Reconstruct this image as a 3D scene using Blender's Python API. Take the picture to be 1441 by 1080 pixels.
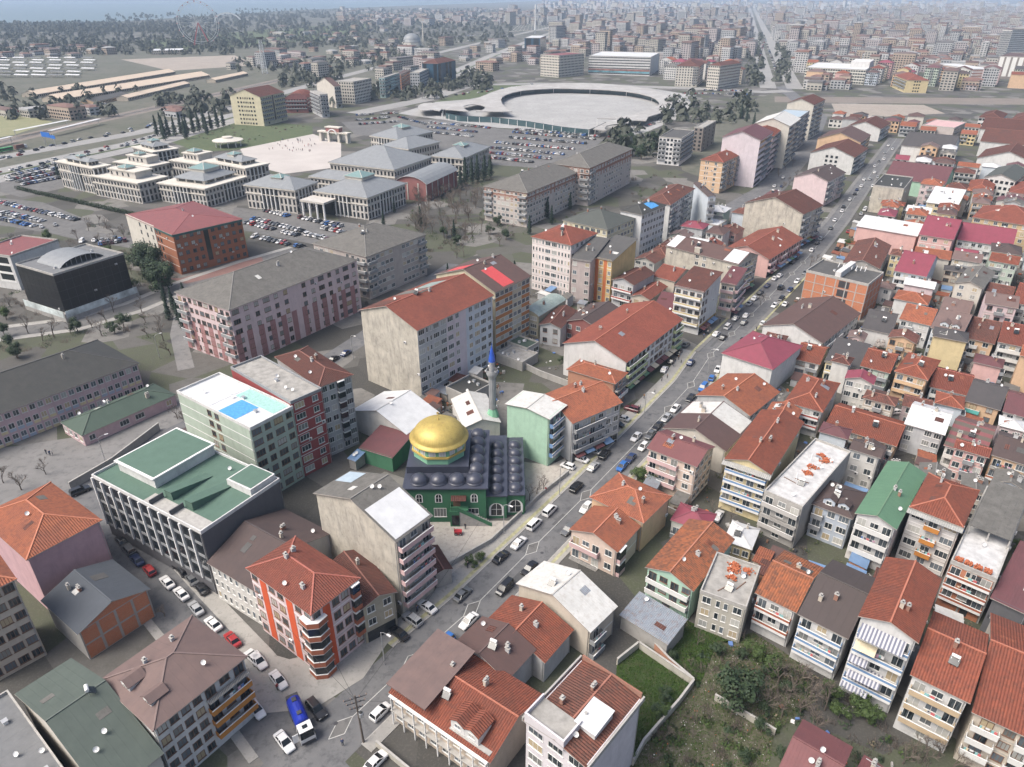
import bpy,bmesh,math,random
from mathutils import Vector,Matrix
R = math.radians
SC = bpy.context.scene
COL = SC.collection
for o in list(bpy.data.objects): bpy.data.objects.remove(o)

# ------------------------------------------------------------------ camera, sky, sun, exposure
CAM_H = 105.0
cd = bpy.data.cameras.new("camera"); cam = bpy.data.objects.new("camera",cd); COL.objects.link(cam)
cam.location = (0,0,CAM_H); cam.rotation_euler = (R(90 - 28.8),0,0)
cd.sensor_fit = 'HORIZONTAL'; cd.sensor_width = 36.0; cd.lens = 36.0 * 1000.0 / 1441.0
cd.clip_start = 0.5; cd.clip_end = 60000
SC.camera = cam
SUN_EL,SUN_AZ = R(54),R(-112)            # azimuth measured from +Y towards +X
w = bpy.data.worlds.new("World"); SC.world = w; w.use_nodes = True
nt = w.node_tree; nt.nodes.clear()
sky = nt.nodes.new("ShaderNodeTexSky"); sky.sky_type = 'NISHITA'; sky.sun_disc = False
sky.sun_elevation = SUN_EL; sky.sun_rotation = SUN_AZ; sky.air_density = 1.0; sky.dust_density = 6.0; sky.ozone_density = 1.0
bg = nt.nodes.new("ShaderNodeBackground"); bg.inputs[1].default_value = 0.09
wo = nt.nodes.new("ShaderNodeOutputWorld")
nt.links.new(sky.outputs[0],bg.inputs[0]); nt.links.new(bg.outputs[0],wo.inputs[0])
sd = bpy.data.lights.new("sun",'SUN'); sd.energy = 1.5; sd.angle = R(34); sd.color = (1.0,0.96,0.90)
sun = bpy.data.objects.new("sun",sd); COL.objects.link(sun)
sdir = Vector((math.sin(SUN_AZ) * math.cos(SUN_EL),math.cos(SUN_AZ) * math.cos(SUN_EL),math.sin(SUN_EL)))
sun.rotation_euler = sdir.to_track_quat('Z','Y').to_euler(); sun.location = sdir * 300
vs = SC.view_settings
vs.view_transform = 'Standard'; vs.look = 'None'; vs.gamma = 1.0; vs.use_curve_mapping = False
vs.exposure = 1.22
SC.cycles.max_bounces = 5; SC.cycles.diffuse_bounces = 2; SC.cycles.glossy_bounces = 2
SC.cycles.transmission_bounces = 2; SC.cycles.volume_bounces = 0; SC.cycles.transparent_max_bounces = 4
SC.cycles.caustics_reflective = False; SC.cycles.caustics_refractive = False

# ------------------------------------------------------------------ materials
MATS = {}
def _nodes(name):
 m = bpy.data.materials.new(name); m.use_nodes = True
 t = m.node_tree; b = t.nodes["Principled BSDF"]
 return m,t,b
def _mapping(t,coord,scale,use_random=True):
 tc = t.nodes.new("ShaderNodeTexCoord"); mp = t.nodes.new("ShaderNodeMapping")
 mp.inputs['Scale'].default_value = scale
 t.links.new(tc.outputs[coord],mp.inputs[0])
 if use_random:
  oi = t.nodes.new("ShaderNodeObjectInfo"); mu = t.nodes.new("ShaderNodeMath"); mu.operation = 'MULTIPLY'
  mu.inputs[1].default_value = 97.0; t.links.new(oi.outputs['Random'],mu.inputs[0])
  cb = t.nodes.new("ShaderNodeCombineXYZ"); t.links.new(mu.outputs[0],cb.inputs[0]); t.links.new(mu.outputs[0],cb.inputs[1])
  t.links.new(cb.outputs[0],mp.inputs['Location'])
 return mp
def _noise(t,vec,scale,detail=3,rough=0.6):
 n = t.nodes.new("ShaderNodeTexNoise"); n.inputs['Scale'].default_value = scale
 n.inputs['Detail'].default_value = detail; n.inputs['Roughness'].default_value = rough
 t.links.new(vec,n.inputs['Vector']); return n.outputs[0]
def _ramp(t,fac,a,b):
 r = t.nodes.new("ShaderNodeMapRange"); r.inputs[1].default_value = a; r.inputs[2].default_value = b; r.clamp = True
 t.links.new(fac,r.inputs[0]); return r.outputs[0]
def _mix(t,fac,a,b,blend='MIX'):
 m = t.nodes.new("ShaderNodeMix"); m.data_type = 'RGBA'; m.blend_type = blend
 for sock,v in ((m.inputs[0],fac),(m.inputs[6],a),(m.inputs[7],b)):
  if isinstance(v,(int,float)): sock.default_value = v
  elif isinstance(v,tuple): sock.default_value = (*v[:3],1)
  else: t.links.new(v,sock)
 return m.outputs[2]
def _math(t,op,a,b=None):
 m = t.nodes.new("ShaderNodeMath"); m.operation = op
 for i,v in enumerate((a,b)):
  if v is None: continue
  if isinstance(v,(int,float)): m.inputs[i].default_value = v
  else: t.links.new(v,m.inputs[i])
 return m.outputs[0]
def dark(c,k): return tuple(x * k for x in c)
def plain(name,col,rough=0.7,metal=0.0,var=0.12,scale=1.5,emit=None):
 if name in MATS: return MATS[name]
 m,t,b = _nodes(name)
 v = _mapping(t,'Object',(1,1,1)).outputs[0]
 n = _ramp(t,_noise(t,v,scale,4),0.3,0.7)
 t.links.new(_mix(t,n,dark(col,1 - var),dark(col,1 + var * .6)),b.inputs['Base Color'])
 b.inputs['Roughness'].default_value = rough; b.inputs['Metallic'].default_value = metal
 MATS[name] = m; return m
def wall_mat(name,col,dirt=0.35,dcol=None,big=0.1):
 if name in MATS: return MATS[name]
 m,t,b = _nodes(name)
 dcol = dcol or tuple(0.55 * x + 0.02 for x in col)
 v1 = _mapping(t,'Object',(1,1,1)).outputs[0]
 v2 = _mapping(t,'Object',(.9,.9,0.2)).outputs[0]
 base = _mix(t,_ramp(t,_noise(t,v1,0.35,5),0.3,0.7),dark(col,1 - big),dark(col,1 + big * .5))
 st = _ramp(t,_noise(t,v2,0.8,5,0.7),0.48,0.72)
 bl = _ramp(t,_noise(t,v1,0.9,6,0.75),0.52,0.75)
 f = _math(t,'MULTIPLY',_math(t,'MAXIMUM',st,bl),dirt)
 t.links.new(_mix(t,f,base,dcol),b.inputs['Base Color'])
 b.inputs['Roughness'].default_value = 0.85; b.inputs['Specular IOR Level'].default_value = 0.25
 MATS[name] = m; return m
def tile_mat(name,c1,c2,c3,mott=0.5,cell=0.42,moss=0.0):
 """clay tile roof: uv in metres (u along the eave, v up the slope)"""
 if name in MATS: return MATS[name]
 def worn(c): g = sum(c) / 3; return tuple((x * .84 + g * .16) * .96 for x in c)
 c1,c2,c3 = worn(c1),worn(c2),worn(c3)
 m,t,b = _nodes(name)
 uv = t.nodes.new("ShaderNodeTexCoord").outputs['UV']
 oi = t.nodes.new("ShaderNodeObjectInfo").outputs['Random']
 sep = t.nodes.new("ShaderNodeSeparateXYZ"); t.links.new(uv,sep.inputs[0])
 u = _math(t,'DIVIDE',sep.outputs[0],cell); v = _math(t,'DIVIDE',sep.outputs[1],cell * 1.15)
 cb = t.nodes.new("ShaderNodeCombineXYZ")
 t.links.new(_math(t,'FLOOR',u),cb.inputs[0]); t.links.new(_math(t,'FLOOR',v),cb.inputs[1]); t.links.new(_math(t,'MULTIPLY',oi,50),cb.inputs[2])
 wn = t.nodes.new("ShaderNodeTexWhiteNoise"); t.links.new(cb.outputs[0],wn.inputs[0])
 ob = _mapping(t,'Object',(1,1,1)).outputs[0]
 big = _ramp(t,_noise(t,ob,0.45,5,0.7),0.35,0.68)
 col = _mix(t,big,c1,c2)
 col = _mix(t,_math(t,'MULTIPLY',_ramp(t,wn.outputs[0],0.45,1.0),mott),col,c3)
 if moss: col = _mix(t,_math(t,'MULTIPLY',_ramp(t,_noise(t,ob,0.8,6,0.75),0.5,0.7),moss),col,(0.07,0.06,0.05))
 col = _mix(t,_math(t,'MULTIPLY',oi,.45),col,dark(c2,.55)); col = _mix(t,_math(t,'MULTIPLY',_ramp(t,_noise(t,ob,.16,3),.5,.62),.45),col,dark(c3,1.1)); col = _mix(t,_math(t,'MULTIPLY',_ramp(t,_noise(t,ob,1.1,6,.8),.54,.72),.5),col,(.055,.048,.042))
 t.links.new(col,b.inputs['Base Color'])
 fu = _math(t,'ABSOLUTE',_math(t,'SINE',_math(t,'MULTIPLY',u,math.pi)))
 fv = _math(t,'FRACT',v)
 hgt = _math(t,'ADD',_math(t,'MULTIPLY',fu,0.14),_math(t,'MULTIPLY',fv,-0.06))
 bp = t.nodes.new("ShaderNodeBump"); bp.inputs['Strength'].default_value = 0.9; bp.inputs['Distance'].default_value = 1.0
 t.links.new(hgt,bp.inputs['Height']); t.links.new(bp.outputs[0],b.inputs['Normal'])
 b.inputs['Roughness'].default_value = 0.85; b.inputs['Specular IOR Level'].default_value = 0.2
 MATS[name] = m; return m
def sheet_mat(name,c1,c2=None,seam=0.6,depth=0.05,rough=0.5,rust=None,stripe=None,metal=0.0,corr=False,ustripe=None):
 """sheet roofing with standing seams along v"""
 if name in MATS: return MATS[name]
 m,t,b = _nodes(name)
 c2 = c2 or dark(c1,0.8)
 uv = t.nodes.new("ShaderNodeTexCoord").outputs['UV']
 sep = t.nodes.new("ShaderNodeSeparateXYZ"); t.links.new(uv,sep.inputs[0])
 ob = _mapping(t,'Object',(1,1,1)).outputs[0]
 col = _mix(t,_ramp(t,_noise(t,ob,0.5,5,0.65),0.32,0.7),c1,c2)
 cb = t.nodes.new("ShaderNodeCombineXYZ"); t.links.new(_math(t,'FLOOR',_math(t,'DIVIDE',sep.outputs[0],seam * 1.6)),cb.inputs[0])
 wn = t.nodes.new("ShaderNodeTexWhiteNoise"); t.links.new(cb.outputs[0],wn.inputs[0])
 col = _mix(t,_math(t,'MULTIPLY',wn.outputs[0],0.25),col,dark(c1,0.72))
 if stripe:
  f = _math(t,'GREATER_THAN',_math(t,'FRACT',_math(t,'DIVIDE',sep.outputs[1],2.6)),0.5)
  col = _mix(t,f,col,stripe)
 if ustripe: col = _mix(t,_math(t,'GREATER_THAN',_math(t,'FRACT',_math(t,'DIVIDE',sep.outputs[0],.56)),.5),col,ustripe)
 if rust: col = _mix(t,_math(t,'MULTIPLY',_ramp(t,_noise(t,ob,1.2,6,0.75),0.5,0.72),0.7),col,rust)
 t.links.new(col,b.inputs['Base Color'])
 u = _math(t,'DIVIDE',sep.outputs[0],seam)
 if corr: h = _math(t,'MULTIPLY',_math(t,'SINE',_math(t,'MULTIPLY',u,2 * math.pi)),depth)
 else: h = _math(t,'MULTIPLY',_math(t,'GREATER_THAN',_math(t,'FRACT',u),0.88),depth)
 bp = t.nodes.new("ShaderNodeBump"); bp.inputs['Strength'].default_value = 0.7; bp.inputs['Distance'].default_value = 1.0
 t.links.new(h,bp.inputs['Height']); t.links.new(bp.outputs[0],b.inputs['Normal'])
 b.inputs['Roughness'].default_value = rough; b.inputs['Metallic'].default_value = metal
 MATS[name] = m; return m
def brick_mat(name,c1=(0.50,0.16,0.06),c2=(0.36,0.11,0.05),mortar=(0.32,0.26,0.21)):
 if name in MATS: return MATS[name]
 m,t,b = _nodes(name)
 tc = t.nodes.new("ShaderNodeTexCoord"); sx = t.nodes.new("ShaderNodeSeparateXYZ"); t.links.new(tc.outputs['Object'],sx.inputs[0])
 cb = t.nodes.new("ShaderNodeCombineXYZ"); t.links.new(_math(t,'ADD',sx.outputs[0],sx.outputs[1]),cb.inputs[0]); t.links.new(sx.outputs[2],cb.inputs[1])
 br = t.nodes.new("ShaderNodeTexBrick"); br.inputs['Scale'].default_value = 2.2; br.inputs['Color1'].default_value = (*c1,1); br.inputs['Color2'].default_value = (*c2,1)
 br.inputs['Mortar'].default_value = (*mortar,1); br.inputs['Mortar Size'].default_value = 0.03
 t.links.new(cb.outputs[0],br.inputs[0])
 n = _ramp(t,_noise(t,tc.outputs['Object'],0.7,4),0.35,0.7)
 t.links.new(_mix(t,_math(t,'MULTIPLY',n,0.45),br.outputs[0],dark(c2,1.0)),b.inputs['Base Color'])
 b.inputs['Roughness'].default_value = 0.9
 MATS[name] = m; return m
def glass_mat(name,c1=(0.015,0.02,0.025),c2=(0.10,0.12,0.13),c3=(0.45,0.45,0.42),rough=0.12):
 """window pane: dark room, reflection, or a drawn curtain, chosen per window"""
 if name in MATS: return MATS[name]
 m,t,b = _nodes(name)
 oi = t.nodes.new("ShaderNodeObjectInfo").outputs['Random']
 v = _mapping(t,'Object',(3.0,3.0,0.4)).outputs[0]
 n = _ramp(t,_noise(t,v,1.0,2),0.4,0.6)
 c = _mix(t,_math(t,'MULTIPLY',n,0.6),c1,c2)
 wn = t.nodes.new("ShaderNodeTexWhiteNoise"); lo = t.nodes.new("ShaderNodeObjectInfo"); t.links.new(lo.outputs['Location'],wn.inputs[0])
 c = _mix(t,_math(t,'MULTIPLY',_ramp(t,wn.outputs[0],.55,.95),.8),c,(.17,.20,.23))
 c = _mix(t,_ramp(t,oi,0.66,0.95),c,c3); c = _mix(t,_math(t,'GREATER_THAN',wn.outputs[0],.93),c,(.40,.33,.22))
 t.links.new(c,b.inputs['Base Color']); b.inputs['Roughness'].default_value = rough
 b.inputs['Specular IOR Level'].default_value = 0.45
 MATS[name] = m; return m
def ground_mat(name,c1,c2,c3=None,s1=0.05,s2=0.6,bump=0.02,rough=0.9,fine=6.0,grain=0.35):
 if name in MATS: return MATS[name]
 m,t,b = _nodes(name)
 tc = t.nodes.new("ShaderNodeTexCoord").outputs['Object']
 col = _mix(t,_ramp(t,_noise(t,tc,s1,6,0.65),0.36,0.64),c1,c2)
 if c3: col = _mix(t,_ramp(t,_noise(t,tc,s2,6,0.7),0.5,0.66),col,c3)
 g = _noise(t,tc,fine,3,0.7)
 col = _mix(t,_math(t,'MULTIPLY',_ramp(t,g,0.35,0.75),grain),col,dark(c1,0.6))
 t.links.new(col,b.inputs['Base Color']); b.inputs['Roughness'].default_value = rough
 bp = t.nodes.new("ShaderNodeBump"); bp.inputs['Strength'].default_value = 0.5; bp.inputs['Distance'].default_value = bump
 t.links.new(g,bp.inputs['Height']); t.links.new(bp.outputs[0],b.inputs['Normal'])
 MATS[name] = m; return m
def lots_mat(name):
 m,t,b = _nodes(name)
 tc = t.nodes.new("ShaderNodeTexCoord").outputs['Object']
 vo = t.nodes.new("ShaderNodeTexVoronoi"); vo.inputs['Scale'].default_value = .07; t.links.new(tc,vo.inputs['Vector'])
 sp = t.nodes.new("ShaderNodeSeparateColor"); t.links.new(vo.outputs['Color'],sp.inputs[0])
 c = _mix(t,_ramp(t,sp.outputs[0],.2,.9),(.045,.044,.040),(.095,.091,.084))
 c = _mix(t,_ramp(t,sp.outputs[1],.55,.6),c,(.06,.068,.04))
 c = _mix(t,_ramp(t,sp.outputs[2],.82,.84),c,(.155,.15,.14))
 c = _mix(t,_math(t,'MULTIPLY',_ramp(t,_noise(t,tc,.35,6,.7),.45,.7),.6),c,(.055,.052,.045))
 c = _mix(t,_math(t,'MULTIPLY',_ramp(t,_noise(t,tc,2.5,4,.7),.5,.75),.35),c,(.18,.17,.155))
 t.links.new(c,b.inputs['Base Color']); b.inputs['Roughness'].default_value = .95
 MATS[name] = m; return m
def leaf_mat(name,c1,c2,tr=0.25):
 if name in MATS: return MATS[name]
 m,t,b = _nodes(name)
 v = _mapping(t,'Object',(1,1,1)).outputs[0]
 g = t.nodes.new("ShaderNodeNewGeometry")
 n = _ramp(t,_noise(t,v,1.3,4),0.35,0.65)
 c = _mix(t,n,c1,c2)
 c = _mix(t,_math(t,'MULTIPLY',g.outputs['Random Per Island'],0.5),c,dark(c1,0.6))
 t.links.new(c,b.inputs['Base Color']); b.inputs['Roughness'].default_value = 0.6
 b.inputs['Specular IOR Level'].default_value = 0.2
 MATS[name] = m; return m

W = {  # wall colours (linear)
 'pinkschool': (0.52,0.36,0.38),'pink2': (0.50,0.31,0.34),'beige': (0.50,0.44,0.36),'conc': (0.34,0.33,0.31),'cream': (0.54,0.51,0.45),
 'white': (0.57,0.57,0.56),'offwhite': (0.56,0.55,0.52),'charc': (0.115,0.115,0.125),'pinkwhite': (0.62,0.48,0.49),'olive': (0.36,0.33,0.25),
 'greenpale': (0.38,0.46,0.38),'redw': (0.30,0.055,0.055),'greyw': (0.44,0.45,0.46),'blackg': (0.018,0.02,0.024),'pinkpale': (0.60,0.47,0.48),
 'taupew': (0.42,0.37,0.34),'greenm': (0.06,0.20,0.11),'greenlt': (0.34,0.54,0.40),'whitepink': (0.66,0.58,0.56),'dusk': (0.45,0.38,0.36),'yellow': (0.64,0.46,0.19),
 'paleyellow': (0.58,0.53,0.36),'whitegrey': (0.58,0.59,0.60),'bluewhite': (0.52,0.58,0.64),'yellowold': (0.42,0.38,0.26),'redwall': (0.26,0.09,0.08),
 'pinkgrey': (0.47,0.42,0.39),'peach': (0.60,0.40,0.24),'lilac': (0.60,0.53,0.57),'navywhite': (0.60,0.60,0.60),'brownw': (0.22,0.19,0.17),'pinkw': (0.60,0.36,0.33),
 'yellow2': (0.60,0.49,0.26),'yellow3': (0.52,0.38,0.20),'yellowlt': (0.64,0.54,0.30),'greenlt2': (0.42,0.50,0.42),'pinkcream': (0.60,0.47,0.39),'mint': (0.36,0.56,0.44),
 'bluegreyw': (0.42,0.48,0.56),'beigebr': (0.46,0.38,0.30),'lilacw': (0.58,0.55,0.58),'conc2': (0.42,0.40,0.34),'creamoff': (0.60,0.59,0.52),'blueglass': (0.04,0.09,0.14),
 'teal': (0.34,0.48,0.48),'brickw': (0.42,0.20,0.12),'brickred': (0.30,0.12,0.11),'tanw': (0.46,0.40,0.32),'concp': (0.44,0.39,0.37),'maroonw': (0.32,0.12,0.14),'court': (0.47,0.445,0.41),'beige2': (0.54,0.48,0.34)}
def wm(n):
 if n == 'beigeold': return wall_mat('wall_' + n,(0.46,0.43,0.37),0.8,(0.19,0.185,0.175),0.22)
 if n == 'brick' : return brick_mat('wall_brick',(0.34,0.12,0.055),(0.27,0.095,0.045),(0.2,0.12,0.08))
 if n == 'brickfr': return brick_mat('wall_brickraw',(0.52,0.17,0.07),(0.42,0.13,0.05))
 if n == 'blackg': return plain('wall_blackg',(.010,.011,.013),0.35,0.0,0.1)
 if n == 'blueglass': return plain('wall_blueglass',W[n],0.1,0.0,0.2)
 g_ = sum(W[n]) / 3
 return wall_mat('wall_' + n,tuple(x * .86 + g_ * .14 for x in W[n]),0.58 if n in ('white','greyw','whitegrey','conc','conc2') else 0.42)
P = {  # parapets, stripes, trim
 'orangep': (0.46,0.20,0.05),'brickp': (0.34,0.12,0.07),'pinkp': (0.56,0.40,0.40),'greyp': (0.26,0.27,0.28),'bluep': (0.16,0.27,0.45),'yellowp': (0.56,0.46,0.24),'redp': (0.38,0.08,0.06),
 'greenp': (0.40,0.46,0.26),'whitep': (0.62,0.62,0.60),'tealp': (0.12,0.42,0.38),'peachp': (0.60,0.42,0.26),'concp': (0.42,0.41,0.39),'beigep': (0.46,0.36,0.24),'paleblue': (0.36,0.43,0.52),
 'redor': (0.55,0.10,0.04),'dustyrose': (0.33,0.18,0.18),'orangest': (0.52,0.17,0.07),'maroonst': (0.26,0.10,0.11),'navy': (0.03,0.05,0.10),'rose': (0.30,0.17,0.13),'orangeb': (0.46,0.20,0.08),'glassdk': (0.03,0.035,0.04)}
def pm(n):
 c = P.get(n) or W.get(n) or (0.4,0.4,0.4)
 return wall_mat('trim_' + n,c,0.22)
def rm(n):
 k = 'roof_' + n
 T = tile_mat
 if n in ('red',): return T(k,(0.27,0.075,0.045),(0.22,0.062,0.042),(0.15,0.05,0.035),.4)
 if n == 'redbright': return T(k,(0.34,0.085,0.05),(0.27,0.072,0.045),(0.19,0.05,0.035),.4)
 if n in ('redor',): return T(k,(0.33,0.085,0.04),(0.25,0.068,0.04),(0.14,0.05,0.035),.5,moss=.35)
 if n in ('orange','orangebr'): return T(k,(0.42,0.125,0.05),(0.33,0.10,0.05),(0.20,0.07,0.045),.55,moss=.2)
 if n == 'old': return T(k,(0.44,0.13,0.04),(0.30,0.10,0.045),(0.13,0.065,0.045),.8,.45,.55)
 if n == 'oldred': return T(k,(0.28,0.09,0.055),(0.20,0.075,0.05),(0.10,0.055,0.045),.8,.45,.6)
 if n == 'redold': return T(k,(0.24,0.085,0.06),(0.16,0.065,0.05),(0.09,0.05,0.045),.6,moss=.6)
 if n == 'redbrown': return T(k,(0.17,0.062,0.045),(0.13,0.052,0.042),(0.085,0.042,0.036),.4,moss=.3)
 if n == 'tan': return sheet_mat(k,(0.60,0.49,0.38),(0.52,0.43,0.34),1.0,.04,.8)
 S = sheet_mat
 D = {'black': ((.035,.037,.036),(.05,.05,.047)),'dkgreen': ((.055,.085,.065),(.045,.07,.055)),'dkgreen2': ((.075,.095,.082),(.06,.078,.068)),'dkgreen3': ((.06,.068,.062),(.075,.082,.075)),
   'slate': ((.06,.07,.085),(.05,.058,.07)),'taupe': ((.155,.105,.095),(.12,.085,.08)),'dkbrown': ((.06,.043,.042),(.075,.052,.048)),'brown': ((.10,.058,.052),(.08,.05,.046)),
   'maroon': ((.13,.045,.048),(.10,.04,.042)),'maroon2': ((.13,.05,.055),(.10,.045,.048)),'maroonr': ((.23,.05,.075),(.19,.045,.062)),'maroonbr': ((.16,.058,.058),(.13,.05,.052)),'maroonflat': ((.21,.065,.065),(.16,.055,.055)),
   'charcr': ((.055,.052,.054),(.068,.062,.063)),'charcbr': ((.058,.046,.044),(.066,.052,.05)),'dkgrey': ((.065,.064,.063),(.09,.088,.085)),'grey2': ((.16,.165,.17),(.12,.125,.13)),
   'green': ((.085,.15,.115),(.07,.125,.095)),'greenr': ((.095,.19,.115),(.08,.16,.10)),'bluegrey': ((.34,.42,.48),(.28,.34,.40)),'pinkflat': ((.52,.34,.34),(.44,.30,.30))}
 if n in D: return S(k,D[n][0],D[n][1],0.5 if n.startswith(('maroon','brown')) else 1.3,.035,.6 if 'maroon' in n or n == 'greenr' else .8)
 if n == 'grey': return S(k,(.14,.135,.125),(.095,.092,.085),1.1,.04,.9,(.06,.058,.05))
 if n == 'white': return S(k,(.60,.61,.62),(.48,.49,.50),.9,.03,.55)
 if n == 'whitecor': return S(k,(.58,.58,.56),(.46,.46,.44),.55,.05,.6,(.34,.31,.27))
 if n == 'cream': return S(k,(.56,.50,.38),(.46,.42,.33),.45,.06,.7,None,None,0,True)
 if n == 'metal': return S(k,(.30,.33,.37),(.24,.27,.30),.35,.05,.4,(.22,.13,.09),None,.3,True)
 if n == 'metalgreen': return S(k,(.30,.36,.34),(.20,.25,.23),.6,.05,.5,(.14,.17,.14))
 if n == 'bluesheet': return S(k,(.16,.26,.42),(.12,.20,.33),.4,.05,.5)
 if n == 'maroonst2': return S(k,(.20,.07,.075),(.16,.06,.065),.5,.05,.6,None,(.10,.085,.07))
 if n == 'conc': return plain(k,(.30,.29,.27),.9,0,.3,.6)
 if n == 'concw': return plain(k,(.46,.46,.46),.9,0,.25,.8)
 if n == 'brownwhite': return S(k,(.10,.06,.055),(.08,.05,.046),.5,.05,.6)
 if n == 'courtroof': return S(k,(.225,.24,.25),(.18,.19,.20),.9,.05,.5)
 if n == 'lead': return S(k,(.055,.06,.085),(.042,.047,.067),.9,.04,.35)
 return S(k,(.3,.3,.3))
FR_W = plain('frame_white',(0.62,0.62,0.60),.6,0,.1); FR_B = plain('frame_brown',(0.16,0.09,0.06),.6); FR_D = plain('frame_dark',(0.05,0.05,0.055),.5)
PANE = glass_mat('window_pane'); DARKGLASS = plain('dark_glass',(0.02,0.024,0.028),.12,0,.2); SHOPGLASS = plain('shop_glass',(0.03,0.035,0.04),.2,0,.3,.8)
CONC = plain('concrete',(0.36,0.35,0.33),.9,0,.2,1.2); CONC_D = plain('concrete_dark',(0.20,0.195,0.185),.9,0,.25)
WHITE = plain('white_paint',(0.68,0.68,0.67),.6,0,.08); STEEL = plain('galvanised_steel',(0.42,0.43,0.44),.45,.5,.1); DARKM = plain('dark_metal',(0.05,0.05,0.055),.5)

# ------------------------------------------------------------------ mesh collection helper
class MB:
 def __init__(s): s.v = []; s.f = []; s.m = []; s.uv = {}
 def poly(s,pts,mi=0,uv=None):
  i = len(s.v); s.v += [tuple(p) for p in pts]; s.f.append(tuple(range(i,i + len(pts)))); s.m.append(mi)
  if uv: s.uv[len(s.f) - 1] = uv
  return s
 def box(s,c,size,rz=0,mi=0,top=None):
  x,y,z = c; a,b,h = size[0] / 2,size[1] / 2,size[2] / 2
  cs,sn = math.cos(rz),math.sin(rz); P_ = []
  for dz,k in ((-h,1),(h,top if top is not None else 1)):
   for dx,dy in ((-a,-b),(a,-b),(a,b),(-a,b)):
    dx *= k; dy *= k
    P_.append((x + dx * cs - dy * sn,y + dx * sn + dy * cs,z + dz))
  i = len(s.v); s.v += P_
  for q in ((0,3,2,1),(4,5,6,7),(0,1,5,4),(1,2,6,5),(2,3,7,6),(3,0,4,7)):
   s.f.append(tuple(i + k for k in q)); s.m.append(mi)
  return s
 def b2(s,x0,y0,z0,x1,y1,z1,mi=0): return s.box(((x0 + x1) / 2,(y0 + y1) / 2,(z0 + z1) / 2),(abs(x1 - x0),abs(y1 - y0),abs(z1 - z0)),0,mi)
 def slab(s,pts,t,mi=0,side=None):
  """roof plate: polygon (ccw from above) extruded down by t, uv in metres along eave / slope"""
  P_ = [Vector(p) for p in pts]
  n = Vector((0,0,0))
  for k in range(len(P_)): n += P_[k].cross(P_[(k + 1) % len(P_)])
  n.normalize()
  if n.z < 0: P_.reverse(); n = -n
  u = Vector((0,0,1)).cross(n)
  if u.length < 1e-4: u = Vector((1,0,0))
  u.normalize(); vv = n.cross(u)
  s.poly(P_,mi,[(p.dot(u),p.dot(vv)) for p in P_])
  lo = [p - Vector((0,0,t)) for p in P_]
  s.poly(list(reversed(lo)),side if side is not None else mi)
  for k in range(len(P_)):
   j = (k + 1) % len(P_); s.poly([P_[k],lo[k],lo[j],P_[j]],side if side is not None else mi)
  return s
 def bar(s,a,b,wdt,hgt=None,mi=0):
  a,b = Vector(a),Vector(b); d = b - a
  if d.length < 1e-5: return s
  d.normalize(); up = Vector((0,0,1)) if abs(d.z) < 0.95 else Vector((0,1,0))
  x = d.cross(up); x.normalize(); y = x.cross(d); hgt = hgt or wdt
  P_ = []
  for p in (a,b):
   for i,j in ((-1,-1),(1,-1),(1,1),(-1,1)): P_.append(p + x * i * wdt / 2 + y * j * hgt / 2)
  i = len(s.v); s.v += [tuple(p) for p in P_]
  for q in ((0,1,2,3),(7,6,5,4),(4,5,1,0),(5,6,2,1),(6,7,3,2),(7,4,0,3)):
   s.f.append(tuple(i + k for k in q)); s.m.append(mi)
  return s
 def tube(s,pts,rad,n=6,mi=0,cap=True):
  rings = []
  for k,p in enumerate(pts):
   p = Vector(p); a = Vector(pts[max(0,k - 1)]); b = Vector(pts[min(len(pts) - 1,k + 1)]); d = (b - a)
   d = d.normalized() if d.length > 1e-6 else Vector((0,0,1))
   up = Vector((0,0,1)) if abs(d.z) < 0.9 else Vector((1,0,0))
   x = d.cross(up).normalized(); y = d.cross(x); r = rad[k] if isinstance(rad,(list,tuple)) else rad
   i0 = len(s.v); rings.append(i0)
   for q in range(n):
    an = 2 * math.pi * q / n; s.v.append(tuple(p + x * math.cos(an) * r + y * math.sin(an) * r))
  for k in range(len(rings) - 1):
   for q in range(n):
    a,b = rings[k] + q,rings[k] + (q + 1) % n; c,d2 = rings[k + 1] + (q + 1) % n,rings[k + 1] + q
    s.f.append((a,b,c,d2)); s.m.append(mi)
  if cap:
   s.f.append(tuple(rings[0] + q for q in range(n))); s.m.append(mi)
   s.f.append(tuple(rings[-1] + q for q in reversed(range(n)))); s.m.append(mi)
  return s
 def lathe(s,prof,n=24,c=(0,0,0),mi=0,a0=0.0,a1=2 * math.pi,uvs=False):
  full = abs(a1 - a0) > 6.28; m = n if full else n + 1; i0 = len(s.v)
  for r,z in prof:
   for q in range(m):
    an = a0 + (a1 - a0) * q / n; s.v.append((c[0] + r * math.cos(an),c[1] + r * math.sin(an),c[2] + z))
  for k in range(len(prof) - 1):
   for q in range(n):
    q2 = (q + 1) % m if full else q + 1
    s.f.append((i0 + k * m + q,i0 + k * m + q2,i0 + (k + 1) * m + q2,i0 + (k + 1) * m + q)); s.m.append(mi)
    if uvs:
     rr = max(r0 for r0,_ in prof); s.uv[len(s.f) - 1] = [(q / n * 6.28 * rr,k),((q + 1) / n * 6.28 * rr,k),((q + 1) / n * 6.28 * rr,k + 1),(q / n * 6.28 * rr,k + 1)]
  return s
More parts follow.
